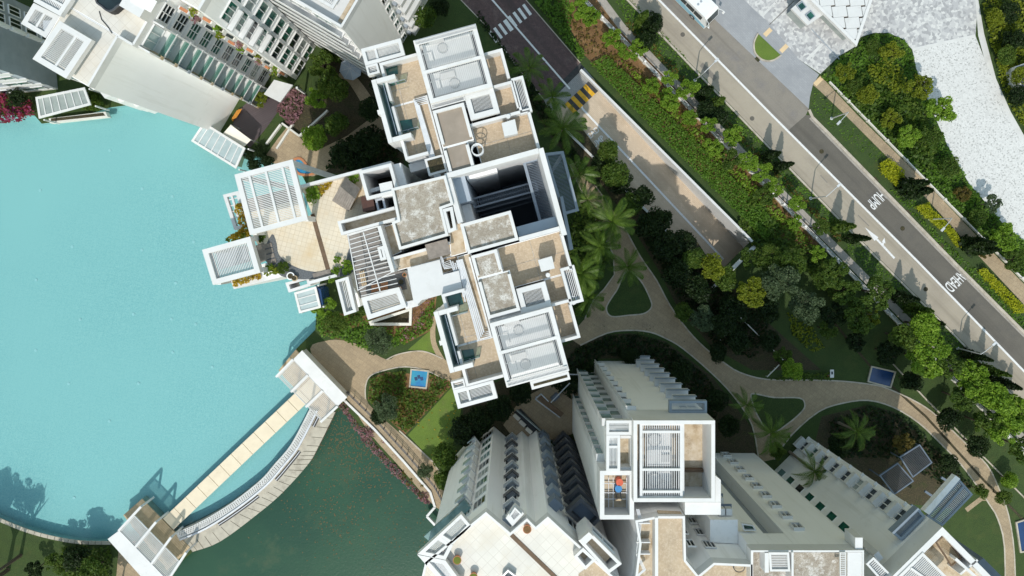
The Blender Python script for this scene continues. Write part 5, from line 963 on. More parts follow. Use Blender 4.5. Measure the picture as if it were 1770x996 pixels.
pavilion('pool pavilion with slatted roof between the pool and the garden path', [(522, 606), (600, 687), (584, 702), (507, 621)], [(507, 621), (584, 702), (556, 728), (479, 650)], [(482, 640), (512, 604), (590, 690), (556, 722)], .05)
p2 = pavilion('pool pavilion with slatted roof at the lower left by the lagoon', [(186, 932), (206, 917), (290, 1004), (268, 1024)], [(206, 917), (290, 1004), (311, 972), (231, 890)], [(214, 890), (246, 862), (330, 946), (290, 985)], .55)
# stepping bridge: one slab after another
brg = thing('slab_bridge', 'straight bridge of square cream slabs crossing the pool', 'bridge', W((400, 803))); d = Vector((-119, 113)).normalized(); s0 = Vector((546, 664)); nrm = Vector((-d.y, d.x))
for i in range(13):
    a = s0+d*(27.0*i); b = s0+d*(27.0*i+26.2); hw = 13.2
    prism('slab', [tuple(a+nrm*hw), tuple(b+nrm*hw), tuple(b-nrm*hw), tuple(a-nrm*hw)], -.02, .2, 'slab_cream', brg, ph=0)
    c = (a+b)/2; v = W(c); box('pier', brg, (v.x, v.y, -.65), (1.5, .6, 1.2), A45, 'blue_tile')
# curved weir between pool and lagoon
IN = smooth([(536, 706), (503, 768), (472, 804), (450, 829), (400, 868), (350, 897), (305, 918)], 4); OU = smooth([(580, 712), (551, 771), (533, 802), (490, 850), (450, 885), (381, 936), (333, 954)], 4)
wr = sheet('weir_walk', IN+OU[::-1], .1, 'stone', **ST)
P = ccw([(W(p).x, W(p).y) for p in IN+OU[::-1]]); n = len(P); mk('weir_wall', [(x, y, -3) for x, y in P]+[(x, y, .098) for x, y in P], [(i, (i+1) % n, n+(i+1) % n, n+i) for i in range(n)], 'stone', wr)
mid = lambda t: [tuple(Vector(a).lerp(Vector(b), t)) for a, b in zip(IN, OU)]
bs = thing('curved_bench', 'long curved white perforated seat along the pool weir', 'bench', W((470, 815))); strip('seat', mid(.16), 12, .1, .55, 'bench_white', bs); strip('seat_edge', mid(.33), 3, .1, .75, 'metal', bs); 
hv = []; hf = []
mm = [mid(.10), mid(.16), mid(.22)]
for r in range(3):
    L = mm[r]
    for i in range(len(L)-1):
        a, b = Vector(L[i]), Vector(L[i+1]); k = max(2, int((b-a).length/3.6))
        for j in range(k):
            c = W(a.lerp(b, (j+.25+.5*(r % 2))/k), .55); i0 = len(hv); s = .055
            hv += [(c.x-s, c.y-s, .556), (c.x+s, c.y-s, .556), (c.x+s, c.y+s, .556), (c.x-s, c.y+s, .556)]; hf.append((i0, i0+1, i0+2, i0+3))
o = mk('seat_holes', hv, hf, 'soil_dark', bs); tag(o, kind='stuff')
for i0, i1 in ((1, 3), (5, 12), (14, 20)):
    L = mid(.46)[i0:i1]; strip('drain_slot', L, 6, .1, .115, 'black_paint', wr)
    for a, b in zip(L, L[1:]): strip('slot_edge', [a, b], 1.2, .1, .2, 'metal', wr)
for i in range(0, len(IN)-1, 1):
    a = Vector(mid(.58)[i]); b = Vector(OU[i]); strip('paving_joint', [tuple(a), tuple(b)], .7, .1, .108, 'soil_dark', wr)
# edge stones of the pool (lower left arc)
for i in range(22):
    A_ = smooth([(192, 938), (130, 936), (60, 921), (0, 898), (-60, 868)], 6); 
for a, b in zip(A_, A_[1:]): strip('coping_stone', [a, tuple(Vector(a).lerp(Vector(b), .94))], 6, 0, .14, 'stone', pool)
# railing along the lagoon path
rl = thing('railing', 'dark metal railing above the pink flowers along the lagoon path', 'railing', W((690, 770)))
R_ = [(602, 676), (655, 728), (705, 783), (752, 838), (768, 868)]
for a, b in zip(R_, R_[1:]):
    for z in (.45, .8, 1.1): bar('rail', rl, W(a)+Vector((0, 0, z)), W(b)+Vector((0, 0, z)), .06, .06, 'darkpaint')
    for k in range(5): v = W(Vector(a).lerp(Vector(b), k/5)); box('post', rl, (v.x, v.y, .56), (.09, .09, 1.1), 0, 'darkpaint')
lw = thing('lagoon_wall', 'white coping wall between the railing and the lagoon flowers', 'wall', W((690, 790))); R2 = [(594, 690), (648, 742), (698, 797), (744, 850), (752, 876), (738, 892), (770, 926)]
for a, b in zip(R2, R2[1:]): bar('wall_section', lw, W(a)+Vector((0, 0, .0)), W(b)+Vector((0, 0, .0)), .3, .5, 'white')
# blue tiled squares
def bluefeature(lab, q, mat):
    t = thing('tiled_basin', lab, 'basin', W(q[0])); ring('kerb', q, 0, .22, .2, 'stone', t, ph=0); sheet('water', [tuple(sum((Vector(p) for p in q), Vector((0, 0)))/4*.08+Vector(p)*.92) for p in q], .12, mat, t)
    c = W(tuple(sum((Vector(p) for p in q), Vector((0, 0)))/4)); 
    for k in range(3): box('tile_inlay', t, (c.x-.4+.4*k, c.y+.25*(k % 2), .125), (.4, .5, .012), .2, 'blue_deep')
bluefeature('square blue tiled basin in the flower bed beside the garden path', [(710, 637), (742, 640), (738, 672), (707, 669)], 'blue_tile'); bluefeature('dark blue rectangular basin in the shaded lawn beside the curved path', [(1505, 632), (1548, 642), (1539, 671), (1498, 660)], 'blue_deep'); bluefeature('blue basin cut by the right edge of the picture beside the path', [(1754, 902), (1790, 890), (1800, 950), (1762, 955)], 'blue_deep')
# parasol
ps = thing('garden_parasol', 'octagonal pale grey blue parasol in the garden below the top tower', 'parasol', W((606, 119))); c = W((606, 119), 2.6)
for k in range(8):
    a0, a1 = k*math.pi/4+.2, (k+1)*math.pi/4+.2; r = 1.55; P = [(c.x, c.y, 3.0), (c.x+r*math.cos(a0), c.y+r*math.sin(a0), 2.45), (c.x+r*math.cos(a1-.015), c.y+r*math.sin(a1-.015), 2.45)]; mk('canopy_panel', P+[(x, y, z-.04) for x, y, z in P], [(0, 1, 2), (5, 4, 3), (1, 4, 5, 2)], 'fabric_grey', ps); tube('rib', [(c.x, c.y, 3.01), (c.x+r*math.cos(a0), c.y+r*math.sin(a0), 2.46)], .03, 'white', ps, 4)
tube('pole', [(c.x, c.y, .02), (c.x, c.y, 3.1)], .05, 'metal', ps, 8); disc('base', (c.x, c.y, .02), .4, .1, 'stone', ps, 14)
# planter walls near the deck
gw_ = thing('garden_wall', 'low white L shaped wall around the pit beside the plum deck', 'wall', W((520, 225)))
for a, b in (((489, 214), (519, 236)), ((519, 236), (568, 192)), ((480, 258), (508, 215)), ((462, 250), (487, 216))): bar('wall_section', gw_, W(a)+Vector((0, 0, .3)), W(b)+Vector((0, 0, .3)), .25, .6, 'cream_wall')
sheet('pit_floor', [(492, 212), (519, 232), (565, 190), (540, 170)], .025, 'soil_dark', gw_)
# bench by ramp, sign, small shed frames, trellis
sg = thing('sign_stand', 'small white information stand with a red foot beside the shaded path', 'sign', W((1438, 650))); v = W((1438, 646), 1.2); box('panel', sg, (v.x, v.y, 1.2), (.5, 1.1, .12), 0, 'white'); box('post', sg, (v.x, v.y-.4, .6), (.1, .1, 1.15), 0, 'metal'); box('foot', sg, (v.x+.1, v.y-.6, .1), (.5, .3, .12), 0, 'red_plastic'); box('screen', sg, (v.x, v.y+.1, 1.27), (.25, .4, .02), 0, 'glass_dark')
tr = thing('timber_trellis', 'dark slatted garden shelter in the shade beside the lower right block', 'shelter', W((1570, 810))); pergola(tr, [(1555, 790), (1590, 768), (1612, 800), (1578, 826)], 3.2, 16, 'u', .15, .08, .12, .2, mat='slate', smat='darkpaint'); pergola(tr, [(1520, 822), (1552, 800), (1580, 832), (1546, 856)], 3.0, 16, 'u', .15, .08, .12, .2, mat='slate', smat='darkpaint'); posts(tr, [(1557, 792), (1588, 770), (1610, 800), (1522, 824), (1546, 852), (1578, 830)], 3, 0, 2.8, .15, 'slate')
for i, (a, b) in enumerate((((1628, 826), (1652, 840)), ((1600, 850), (1618, 862)), ((1576, 874), (1592, 884)))): bar('side_beam', tr, W(a, 3)+Vector((0, 0, -.2)), W(b, 3)+Vector((0, 0, -.2)), .3, .25, 'slate')
bn = thing('garden_bench', 'orange slatted bench half hidden by trees beside the ramp', 'bench', W((1072, 303)))
for k in range(4): bar('seat_slat', bn, W((1065+k*1.6, 299-k*1.6))+Vector((0, 0, .48)), W((1082+k*1.6, 312-k*1.6))+Vector((0, 0, .48)), .1, .05, ('orange', 'wood_tan', 'white', 'white')[k])
for p in ((1067, 298), (1083, 310)): v = W(p); box('leg', bn, (v.x, v.y, .24), (.08, .4, .44), .6, 'metal')
cw = thing('service_shed', 'open metal gate frame and bin store in the dark court below the central building', 'shed', W((945, 705)))
for a, b in (((925, 690), (968, 722)), ((952, 696), (985, 662)), ((985, 647), (1012, 648)), ((925, 690), (935, 681)), ((935, 681), (948, 694))): bar('frame_bar', cw, W(a, 2)+Vector((0, 0, 0)), W(b, 2)+Vector((0, 0, 0)), .12, .2, 'metal')
prism('shed_roof', [(930, 690), (936, 684), (975, 715), (968, 722)], 1.7, 1.9, 'wood_brown', cw); prism('bin', [(952, 690), (962, 680), (968, 686), (958, 695)], 0, 1.2, 'slate', cw)
posts(cw, [(927, 691), (966, 721), (985, 648), (1010, 648)], 2, 0, 1.9, .12, 'metal')
st = thing('sun_lounger', 'row of pale loungers on the walled deck behind the zigzag block', 'loungers', W((905, 730))) if 0 else None
dk = thing('walled_deck', 'narrow deck with three pale loungers pads behind the zigzag block', 'deck', W((905, 730))); prism('deck_floor', [(888, 712), (900, 706), (935, 742), (920, 752)], .03, .3, 'black_paint', dk, ph=0); bar('glass_rail', dk, W((893, 706))+Vector((0, 0, .8)), W((934, 742))+Vector((0, 0, .8)), .08, 1., 'glass_pale')
for x, y in ((893, 720), (903, 731), (914, 743)): v = W((x, y)); box('pad', dk, (v.x, v.y, .42), (1.0, .5, .2), -.75, 'fabric_cream')
# ---- street lamps
def lamp(base, hd, lab):
    b = W(base); t = thing('street_lamp', lab, 'street lamp', b, 'lamps along the road'); tube('pole', [b, b+Vector((0, 0, 5.0))], [.10, .065], 'lamp_metal', t, 10); d = Vector((hd[0], -hd[1], 0)).normalized(); top = b+Vector((0, 0, 5.0)); e = top+d*1.75+Vector((0, 0, .45)); tube('arm', [top, top+d*.5+Vector((0, 0, .22)), e], .05, 'lamp_metal', t, 8); bar('lamp_head', t, e, e+d*.62+Vector((0, 0, .06)), .3, .13, 'lamp_metal'); disc('base_plate', b+Vector((0, 0, .0)), .22, .08, 'lamp_metal', t, 12)
for b, d, l in (((1201, 139), (1, -1), 'street lamp on the verge opposite the small grass island'), ((1401, 343), (1, -1), 'street lamp on the verge beside the HUMP marking'), ((1655, 602), (1, -1), 'street lamp on the verge nearest the lower right corner'), ((1437, 205), (-1, 1), 'street lamp on the grass strip beside the curved kerb'), ((1607, 379), (-1, 1), 'street lamp standing among the lime green hedges')): lamp(b, d, l)
# ---- fence along the avenue
fn = thing('boundary_fence', 'white wall and railing fence running between the avenue trees', 'fence', W((1235, 238))); f0, f1 = Vector((985, -22)), Vector((1790, 805))
N_ = 44
for i in range(N_):
    a = f0.lerp(f1, i/N_); b = f0.lerp(f1, (i+1)/N_); A, B = W(a), W(b)
    bar('plinth', fn, A+Vector((0, 0, .2)), B+Vector((0, 0, .2)), .2, .4, 'cream_wall'); box('pier', fn, (A.x, A.y, .6), (.3, .3, 1.2), A45, 'plaster'); 
    for z in (1.0, 1.5): bar('rail', fn, A+Vector((0, 0, z)), B+Vector((0, 0, z)), .06, .06, 'white')
# ---- bus
bus = thing('coach_bus', 'white coach with a pale blue side driving along the road at the top', 'bus', W((1215, 8))); fx = Vector((.707, -.707, 0)); fy = Vector((.707, .707, 0)); fc = W((1231, 22), 3.2); fc.z = 0; L_ = 11.0
def bp(x, y, z): return fc+fx*x+fy*y+Vector((0, 0, z))
def bquad(name, P, mat, th=.05, parent=bus):
    P = [bp(*p) for p in P]; n_ = (P[1]-P[0]).cross(P[2]-P[0]).normalized()*th; k = len(P); mk(name, P+[p+n_ for p in P], [tuple(range(k-1, -1, -1)), tuple(range(k, 2*k))]+[(i, (i+1) % k, k+(i+1) % k, k+i) for i in range(k)], mat, parent)
hw = 1.22; vs = []; prof = [(-L_, .35), (-L_, 2.9), (-L_+.25, 3.2), (-.25, 3.2), (.15, 2.9), (.75, 1.2), (.75, .35)]
for s in (-1, 1): vs += [bp(x, s*hw*(0.93 if z > 3 else 1), z) for x, z in prof]
k = len(prof); body = mk('body', vs, [tuple(range(k)), tuple(range(2*k-1, k-1, -1))]+[((i+1) % k, i, k+i, k+(i+1) % k) for i in range(k)], 'bus_white', bus)
bquad('windscreen', [(.2, -1.08, 2.75), (.68, -1.12, 1.35), (.68, 1.12, 1.35), (.2, 1.08, 2.75)], 'glass_dark', .04)
for s in (-1, 1):
    for i in range(7):
        x0 = -L_+.5+i*1.45; P = [(x0, s*(hw+.02), 1.75), (x0+1.35, s*(hw+.02), 1.75), (x0+1.35, s*(hw+.02), 2.75), (x0, s*(hw+.02), 2.75)]; bquad('side_window', P if s < 0 else P[::-1], 'glass_dark', .03)
    P = [(-L_+.1, s*(hw+.015), .5), (.6, s*(hw+.015), .5), (.6, s*(hw+.015), 1.1), (-4, s*(hw+.015), 1.6), (-L_+.1, s*(hw+.015), 1.65)]; bquad('blue_panel', P if s < 0 else P[::-1], 'bus_blue', .02)
    for x in (-1.6, -7.9):
        c = bp(x, s*1.1, .48); R_ = []; wh = tube('wheel', [c-fy*.15*s, c+fy*.17*s], .48, 'rubber', bus, 18); tube('rim', [c+fy*.175*s, c+fy*.19*s], .26, 'metal', wh, 12)
    bquad('mirror', [(.9, s*1.35, 2.3), (1.2, s*1.35, 2.3), (1.2, s*1.5, 2.7), (.9, s*1.5, 2.7)], 'bus_white', .12); tube('mirror_arm', [bp(.2, s*1.1, 2.9), bp(.75, s*1.3, 2.95), bp(1.05, s*1.42, 2.65)], .04, 'bus_white', bus, 6); bquad('headlight', [(.76, s*.95, .7), (.76, s*.6, .7), (.76, s*.6, .95), (.76, s*.95, .95)], 'glass_pale', .03)
for i in range(3): c = bp(-2.1+.0*i, -.55+.55*i, 3.2); disc('roof_vent', c, .15, .08, 'greypaint', bus, 12)
for x in (-4.5, -8): c = bp(x, 0, 3.27); box('roof_hatch', bus, c, (.9, .9, .12), A45, 'white_clean')
# plant pots, furniture on terraces
for i, (x, y, r, z) in enumerate(((694, 487, .38, 27.03), (700, 475, .22, 27.03), (692, 498, .2, 27.03), (504, 477, .4, 27.03), (511, 481, .3, 27.03))):
    v = W((x, y), z); t = thing('round_planter', ('large dark tyre shaped planter beside the white flat canopy', 'small clay planter between the tyre planter and the deck', 'small clay planter at the lower end of the timber deck', 'round white table planter in the pebble corner of the terrace', 'round pot beside the white planter in the pebble corner')[i], 'planter', v, 'planters on the terrace'); m_ = ('darkpaint', 'terracotta', 'terracotta', 'plaster', 'wood_tan')[i]; disc('pot', v, r*.8, .4, m_, t, 18, r); disc('soil', v+Vector((0, 0, .4)), r*.7, .03, 'soil_dark', t, 14)
for i, (x, y) in enumerate(((657, 497), (673, 494))):
    v = W((x, y), 27.03); t = thing('deck_chair', ('red slatted deck chair on the timber deck, left one', 'red slatted deck chair on the timber deck, right one')[i], 'deck chair', v, 'red deck chairs')
    for k in range(6): box('slat', t, (v.x-.45+.0*k, v.y+.3-.13*k, 27.4), (.75, .09, .04), .25, 'fabric_orange')
    for sx in (-.75, -.15): 
        for sy in (.3, -.35): box('leg', t, (v.x+sx, v.y+sy, 27.2), (.06, .06, .36), .25, 'wood_brown')
tb_ = thing('timber_bench', 'pale timber bench on the deck under the white rods', 'bench', W((626, 480), 27.03))
for k in range(3): bar('seat_slat', tb_, W((622+k*3, 470-k), 27.5), W((627+k*3, 495-k), 27.5), .12, .05, 'wood_tan')
for p in ((625, 473), (630, 491)): v = W(p, 27.2); box('leg', tb_, (v.x, v.y, 27.25), (.4, .08, .42), .25, 'wood_tan')
# ---------------------------------------------------------------- vegetation
def crown_mesh(name, mat, n=1500, nb=16, leaf=.13, flat=.35, squash=.75, spread=.62, br=(.28, .46), bias=.0):
    cs = []
    for i in range(nb):
        a = random.uniform(0, 6.283); r = math.sqrt(random.random())*spread; z = random.uniform(-.45, .55)*squash; cs.append((r*math.cos(a), r*math.sin(a), z, random.uniform(*br)))
    P = []
    per = n//nb
    for x, y, z, r in cs:
        d = rng.normal(size=(per, 3)); d /= np.linalg.norm(d, axis=1)[:, None]; rr = r*(.55+.45*rng.random(per)**.5); q = d*rr[:, None]; q[:, 2] *= .8; P.append(q+np.array([x, y, z]))
    P = np.concatenate(P); return quads_mesh(name, leaf_quads(P, leaf, flat), mat)
def cone_mesh(name, mat, n=900):
    t = rng.random(n)**.8; a = rng.random(n)*6.283; r = (1-t)**.75*(.35+.65*rng.random(n)**.4)*(1+.22*np.sin(a*3+t*9))*.95; P = np.stack([r*np.cos(a), r*np.sin(a), t], 1)
    nr = leaf_quads(P*np.array([1, 1, 6.]), .30, .2); return quads_mesh(name, nr, mat)
def trunk_mesh(name, mat, limbs=5):
    vs = []; fs = []
    def seg(p, q, r0, r1, n=6):
        p, q = Vector(p), Vector(q); d = (q-p).normalized(); u = d.orthogonal().normalized(); v = d.cross(u); i = len(vs)
        for c, r in ((p, r0), (q, r1)): vs.extend([tuple(c+(u*math.cos(6.283*k/n)+v*math.sin(6.283*k/n))*r) for k in range(n)])
        fs.extend([(i+k, i+(k+1) % n, i+n+(k+1) % n, i+n+k) for k in range(n)])
    seg((0, 0, 0), (.02, .01, .55), .04, .028)
    for k in range(limbs):
        a = k*6.283/limbs+random.uniform(-.4, .4); m = (.02+.12*math.cos(a), .01+.12*math.sin(a), .72); seg((.02, .01, .5), m, .024, .016); e = (.30*math.cos(a+.2), .30*math.sin(a+.2), random.uniform(.86, 1.02)); seg(m, e, .016, .006); seg(m, (.2*math.cos(a-.5), .2*math.sin(a-.5), 1.0), .012, .005)
    me = bpy.data.meshes.new(name); me.from_pydata(vs, [], fs); me.materials.append(MT[mat]); return me
AIRY = [crown_mesh('crown_airy', 'leaf_bright', 3600, 34, .078, .35, .6, .78, (.12, .28)) for _ in range(4)]
ROUND = [crown_mesh('crown_round', 'leaf_mid', 3600, 20, .085, .3) for _ in range(3)]
FINE = [crown_mesh('crown_fine', 'leaf_grey', 4200, 26, .06, .3, .7, .66, (.2, .36)) for _ in range(2)]
CONE = [cone_mesh('crown_cone', 'leaf_dark') for _ in range(2)]
TRUNK = [trunk_mesh('trunk', 'bark') for _ in range(3)]
def tree(px, h, r, kind, mat, lab, name='broadleaf_tree', group=None, base=0.):
    """px: where the crown's middle shows; h: height of the crown's middle"""
    b = W(px, h+base); b.z = base; t = thing(name, lab, 'tree', b, group)
    me = random.choice(kind); c = bpy.data.objects.new('crown', me); put(c, t, Matrix.Translation((b.x, b.y, base+h)) @ Matrix.Rotation(random.uniform(0, 6.28), 4, 'Z') @ Matrix.Diagonal((r*random.uniform(.92, 1.08), r*random.uniform(.92, 1.08), r*.9, 1)))
    c.material_slots[0].link = 'OBJECT'; c.material_slots[0].material = MT[mat]
    k = bpy.data.objects.new('trunk', random.choice(TRUNK)); s = h+.3*r; put(k, t, Matrix.Translation(b) @ Matrix.Rotation(random.uniform(0, 6.28), 4, 'Z') @ Matrix.Diagonal((max(s*.7, r*1.6), max(s*.7, r*1.6), s, 1))); return t
def shrub(px, r, mat, lab, h=None, kind=None, group=None, base=0., name='shrub'):
    h = r*.55 if h is None else h; b = W(px, base+h); b.z = base; t = thing(name, lab, 'shrub', b, group); c = bpy.data.objects.new('foliage', random.choice(kind or ROUND)); put(c, t, Matrix.Translation((b.x, b.y, base+h)) @ Matrix.Rotation(random.uniform(0, 6.28), 4, 'Z') @ Matrix.Diagonal((r, r, max(h*1.2, r*.5), 1))); c.material_slots[0].link = 'OBJECT'; c.material_slots[0].material = MT[mat]
    s = bpy.data.objects.new('stem', TRUNK[0]); put(s, t, Matrix.Translation(b) @ Matrix.Diagonal((r, r, h*1.1, 1))); return t
def cypress(px, h, lab, r=.85, mat='leaf_dark'):
    b = W(px); t = thing('columnar_tree', lab, 'tree', b, 'dark columnar trees along the verges'); c = bpy.data.objects.new('crown', random.choice(CONE)); put(c, t, Matrix.Translation(b+Vector((0, 0, .25))) @ Matrix.Rotation(random.uniform(0, 6.28), 4, 'Z') @ Matrix.Diagonal((r, r, h/6, 1))); c.material_slots[0].link = 'OBJECT'; c.material_slots[0].material = MT[mat]; tube('trunk', [b, b+Vector((0, 0, h*.6))], [.1, .03], 'bark', t, 6)
# palms: every frond is a part
def frond_mesh(L=1., n=22):
    P = []; r = []
    for i in range(n+1):
        t = i/n; x = L*(t-.12*t*t*t); z = L*(.34*math.sin(t*2.2)-.62*t*t*t); P.append(Vector((x, 0, z)))
    vs = []; fs = []
    for i in range(n):
        w_ = .012*(1-i/n)+.003; a, b = P[i], P[i+1]; k = len(vs); vs += [(a.x, -w_, a.z), (a.x, w_, a.z), (b.x, w_*.8, b.z), (b.x, -w_*.8, b.z)]; fs.append((k, k+1, k+2, k+3))
        if i < 2: continue
        t = i/n; ll = L*.20*math.sin(math.pi*min(1, t*.9+.1))**.8
        for s in (-1, 1):
            for o in (0, .5):
                p = a.lerp(b, o); e = Vector((p.x+ll*.75, s*ll*.8, p.z-ll*.45+random.uniform(-.02, .02))); m = p.lerp(e, .5)+Vector((0, 0, .05*ll)); d = Vector((.0055, 0, 0)); k = len(vs); vs += [tuple(p-d), tuple(p+d), tuple(m+d*1.6), tuple(m-d*1.6), tuple(e)]; fs += [(k, k+1, k+2, k+3), (k+3, k+2, k+4)]
    me = bpy.data.meshes.new('frond'); me.from_pydata(vs, [], fs); me.materials.append(MT['leaf_palm']); return me
FROND = [frond_mesh() for _ in range(3)]
def palm(px, h, L, lab, n=15, mat=None, group='palms in the gardens'):
    b = W(px, h); b.z = 0; t = thing('palm_tree', lab, 'palm', b, group); lean = Vector((random.uniform(-.4, .4), random.uniform(-.4, .4), 0)); tube('trunk', [b-lean, b-lean*.4+Vector((0, 0, h*.5)), b+Vector((0, 0, h-.1))], [.22, .16, .13], 'palm_bark', t, 9)
    for k in range(n):
        a = k*2.39996+random.uniform(-.15, .15); el = (.15 if k < n*.55 else .75 if k < n*.85 else 1.15)+random.uniform(-.12, .12); f = bpy.data.objects.new('frond', random.choice(FROND)); s = L*random.uniform(.85, 1.1)*(1 if el < .6 else .85); put(f, t, Matrix.Translation((b.x, b.y, h)) @ Matrix.Rotation(a, 4, 'Z') @ Matrix.Rotation(-el+.15, 4, 'Y') @ Matrix.Diagonal((s, s, s, 1)))
        if mat: f.material_slots[0].link = 'OBJECT'; f.material_slots[0].material = MT[mat]
# ---- avenue
AV = [(1001, 14), (1022, 30), (1060, 68), (1078, 90), (1104, 84), (1126, 148), (1156, 134), (1160, 172), (1189, 158), (1196, 204), (1222, 214), (1236, 252), (1264, 236), (1288, 280), (1262, 276), (1316, 296), (1342, 322), (1322, 336), (1378, 350), (1372, 386), (1418, 396), (1412, 440)]
for i, p in enumerate(AV): tree((p[0]+random.uniform(-3, 3), p[1]+random.uniform(-3, 3)), random.uniform(2.6, 3.8), random.uniform(1.15, 1.75), AIRY, ('leaf_bright', 'leaf_bright', 'leaf_mid')[i % 3 if i > 12 else 0], 'feathery light green tree along the fence, %s from the top' % (ORD[i] if i < 20 else 'twenty-first' if i == 20 else 'twenty-second'), 'avenue_tree', 'light green trees along the fence')
AV2 = [(1462, 504), (1440, 470), (1518, 506), (1490, 545), (1562, 584), (1600, 564), (1614, 600), (1640, 632), (1600, 622), (1676, 650), (1664, 690), (1692, 676), (1722, 690), (1708, 736), (1738, 742), (1752, 716), (1768, 775)]
for i, p in enumerate(AV2): tree(p, random.uniform(4.2, 5.5), random.uniform(1.9, 2.7), AIRY+ROUND[:1], ('leaf_bright', 'leaf_mid', 'leaf_bright')[i % 3] if i > 3 else 'leaf_mid', 'tall green tree along the lower part of the fence, %s counting downwards' % ORD[i], 'avenue_tree', 'tall trees along the lower fence')
CY = [((1105, 42), 5.5), ((1122, 60), 5.8), ((1212, 165), 5.2), ((1230, 184), 5.6), ((1322, 272), 5.4), ((1342, 290), 5.8), ((1442, 392), 5.8), ((1464, 412), 6.2), ((1546, 512), 5.8), ((1566, 530), 6.2), ((1588, 552), 5.6), ((1664, 610), 6.0), ((1690, 634), 6.4), ((1712, 656), 5.8), ((1738, 690), 5.8)]
for i, (p, h) in enumerate(CY): cypress(p, h, 'dark columnar tree on the verge left of the road, %s from the top' % ORD[i], random.uniform(.8, 1.05), 'leaf_dark' if i % 3 else 'leaf_mid')
for i, (p, h) in enumerate((((1556, 322), 6.6), ((1566, 334), 6.0), ((1662, 420), 6.8), ((1674, 430), 6.0))): cypress(p, h, ('dark conical tree beside the upper lime hedge right of the road', 'second dark conical tree beside the upper lime hedge', 'dark conical tree between the two lower lime hedges', 'second dark conical tree between the lower lime hedges')[i], 1.15)
for i, p in enumerate(((1118, 70), (1240, 200), (1128, 38), (1222, 190))): tree(p, 2.6, 1.7, ROUND, 'leaf_dark', 'dense dark green tree at the verge, %s from the top' % ORD[i], group='dense dark verge trees')
# ---- beds along ramp and avenue
bed('hedge', [(1020, 112), (1046, 96), (1105, 152), (1200, 245), (1290, 335), (1345, 392), (1318, 414), (1146, 243)], .9, 'leaf_hedge', 'clipped bright green hedge along the ramp wall', 'hedge', 90, .17, hedge=True)
bed('understorey', [(1046, 96), (1062, 90), (1130, 140), (1240, 250), (1400, 408), (1420, 440), (1345, 395), (1290, 335), (1200, 245), (1105, 152)], 1.1, 'leaf_rust', 'mixed rust and green shrubs between the hedge and the fence', 'shrubs', 13, .26)
bed('understorey_green', [(1062, 96), (1130, 150), (1240, 258), (1400, 416), (1420, 440), (1345, 395), (1290, 335), (1200, 245), (1110, 150)], 1.3, 'leaf_bright', 'light green shrubs under the avenue trees', 'shrubs', 26, .24)
bed('shrub_mass', [(1300, 330), (1345, 392), (1420, 440), (1480, 520), (1440, 520), (1370, 450), (1300, 425), (1270, 390)], 2.2, 'leaf_mid', 'green shrub mass at the end of the ramp hedge', 'shrubs', 30, .3, lump=1.2)
bed('hedge', [(905, -20), (960, -40), (990, 20), (985, 60), (1012, 95), (1003, 108)], .8, 'leaf_hedge', 'green hedge between the red driveway and the avenue', 'hedge', 40, .24, hedge=True)
bed('verge_grass', [(1040, -50), (1075, -20), (1325, 250), (1508, 440), (1636, 568), (1765, 702), (1765, 745), (1560, 530), (1300, 268), (1085, 45)], .22, 'leaf_hedge', 'grass verge tufts between footpath and road', 'grass', 14, .2)
bed('verge_shrubs', [(1085, 30), (1110, 55), (1200, 150), (1330, 280), (1460, 415), (1450, 420), (1320, 285), (1180, 145), (1080, 45)], .7, 'leaf_rust', 'low rust coloured shrubs on the verge', 'shrubs', 12, .25)
# ---- right of the road
for i, q in enumerate(([(1516, 283), (1532, 274), (1558, 296), (1557, 310), (1545, 324), (1518, 298)], [(1578, 358), (1600, 350), (1606, 362), (1642, 396), (1638, 404), (1625, 400), (1582, 366)], [(1628, 398), (1642, 396), (1657, 418), (1655, 428), (1645, 424)], [(1686, 466), (1696, 462), (1763, 528), (1762, 540), (1750, 541), (1688, 474)])):
    bed('lime_hedge', q, .9, 'leaf_lime', ('lime yellow clipped hedge block beside the upper conical tree', 'lime yellow hedge strip under the street lamp', 'short lime yellow hedge end below the lamp hedge', 'long lime yellow hedge strip near the AHEAD marking')[i], 'hedge', 150, .15, hedge=True)
bed('verge_grass', [(1404, 150), (1415, 158), (1530, 270), (1520, 284), (1450, 235), (1402, 185)], .12, 'leaf_hedge', 'mown grass strip inside the curved kerb', 'grass', 10, .16); bed('verge_grass', [(1540, 330), (1560, 320), (1585, 350), (1578, 362), (1690, 470), (1770, 550), (1770, 570), (1640, 440)], .35, 'leaf_hedge', 'green ground cover along the right kerb', 'grass', 22, .22)
ISLE = [(1420, 133), (1450, 100), (1478, 84), (1490, 66), (1512, 59), (1535, 59), (1558, 69), (1575, 88), (1582, 119), (1600, 168), (1620, 216), (1636, 252), (1674, 319), (1699, 347), (1735, 391), (1768, 416), (1850, 490), (1850, 555), (1700, 416), (1600, 310), (1486, 198)]
bed('groundcover', ISLE, .7, 'leaf_hedge', 'green ground cover filling the planting island on the plaza', 'shrubs', 30, .26)
bed('shrub_mass', [(1450, 150), (1500, 120), (1550, 118), (1580, 160), (1600, 210), (1620, 260), (1600, 300), (1540, 245), (1480, 190)], 1.4, 'leaf_mid', 'darker shrubs in the middle of the planting island', 'shrubs', 26, .28, lump=1.3); bed('mound_hedge', smooth([(1495, 118), (1520, 108), (1545, 115), (1560, 140), (1545, 165), (1525, 150), (1500, 140)], 3, True), 1.2, 'leaf_olive', 'curved olive green hedge mound in the planting island', 'hedge', 30, .24, hedge=True)
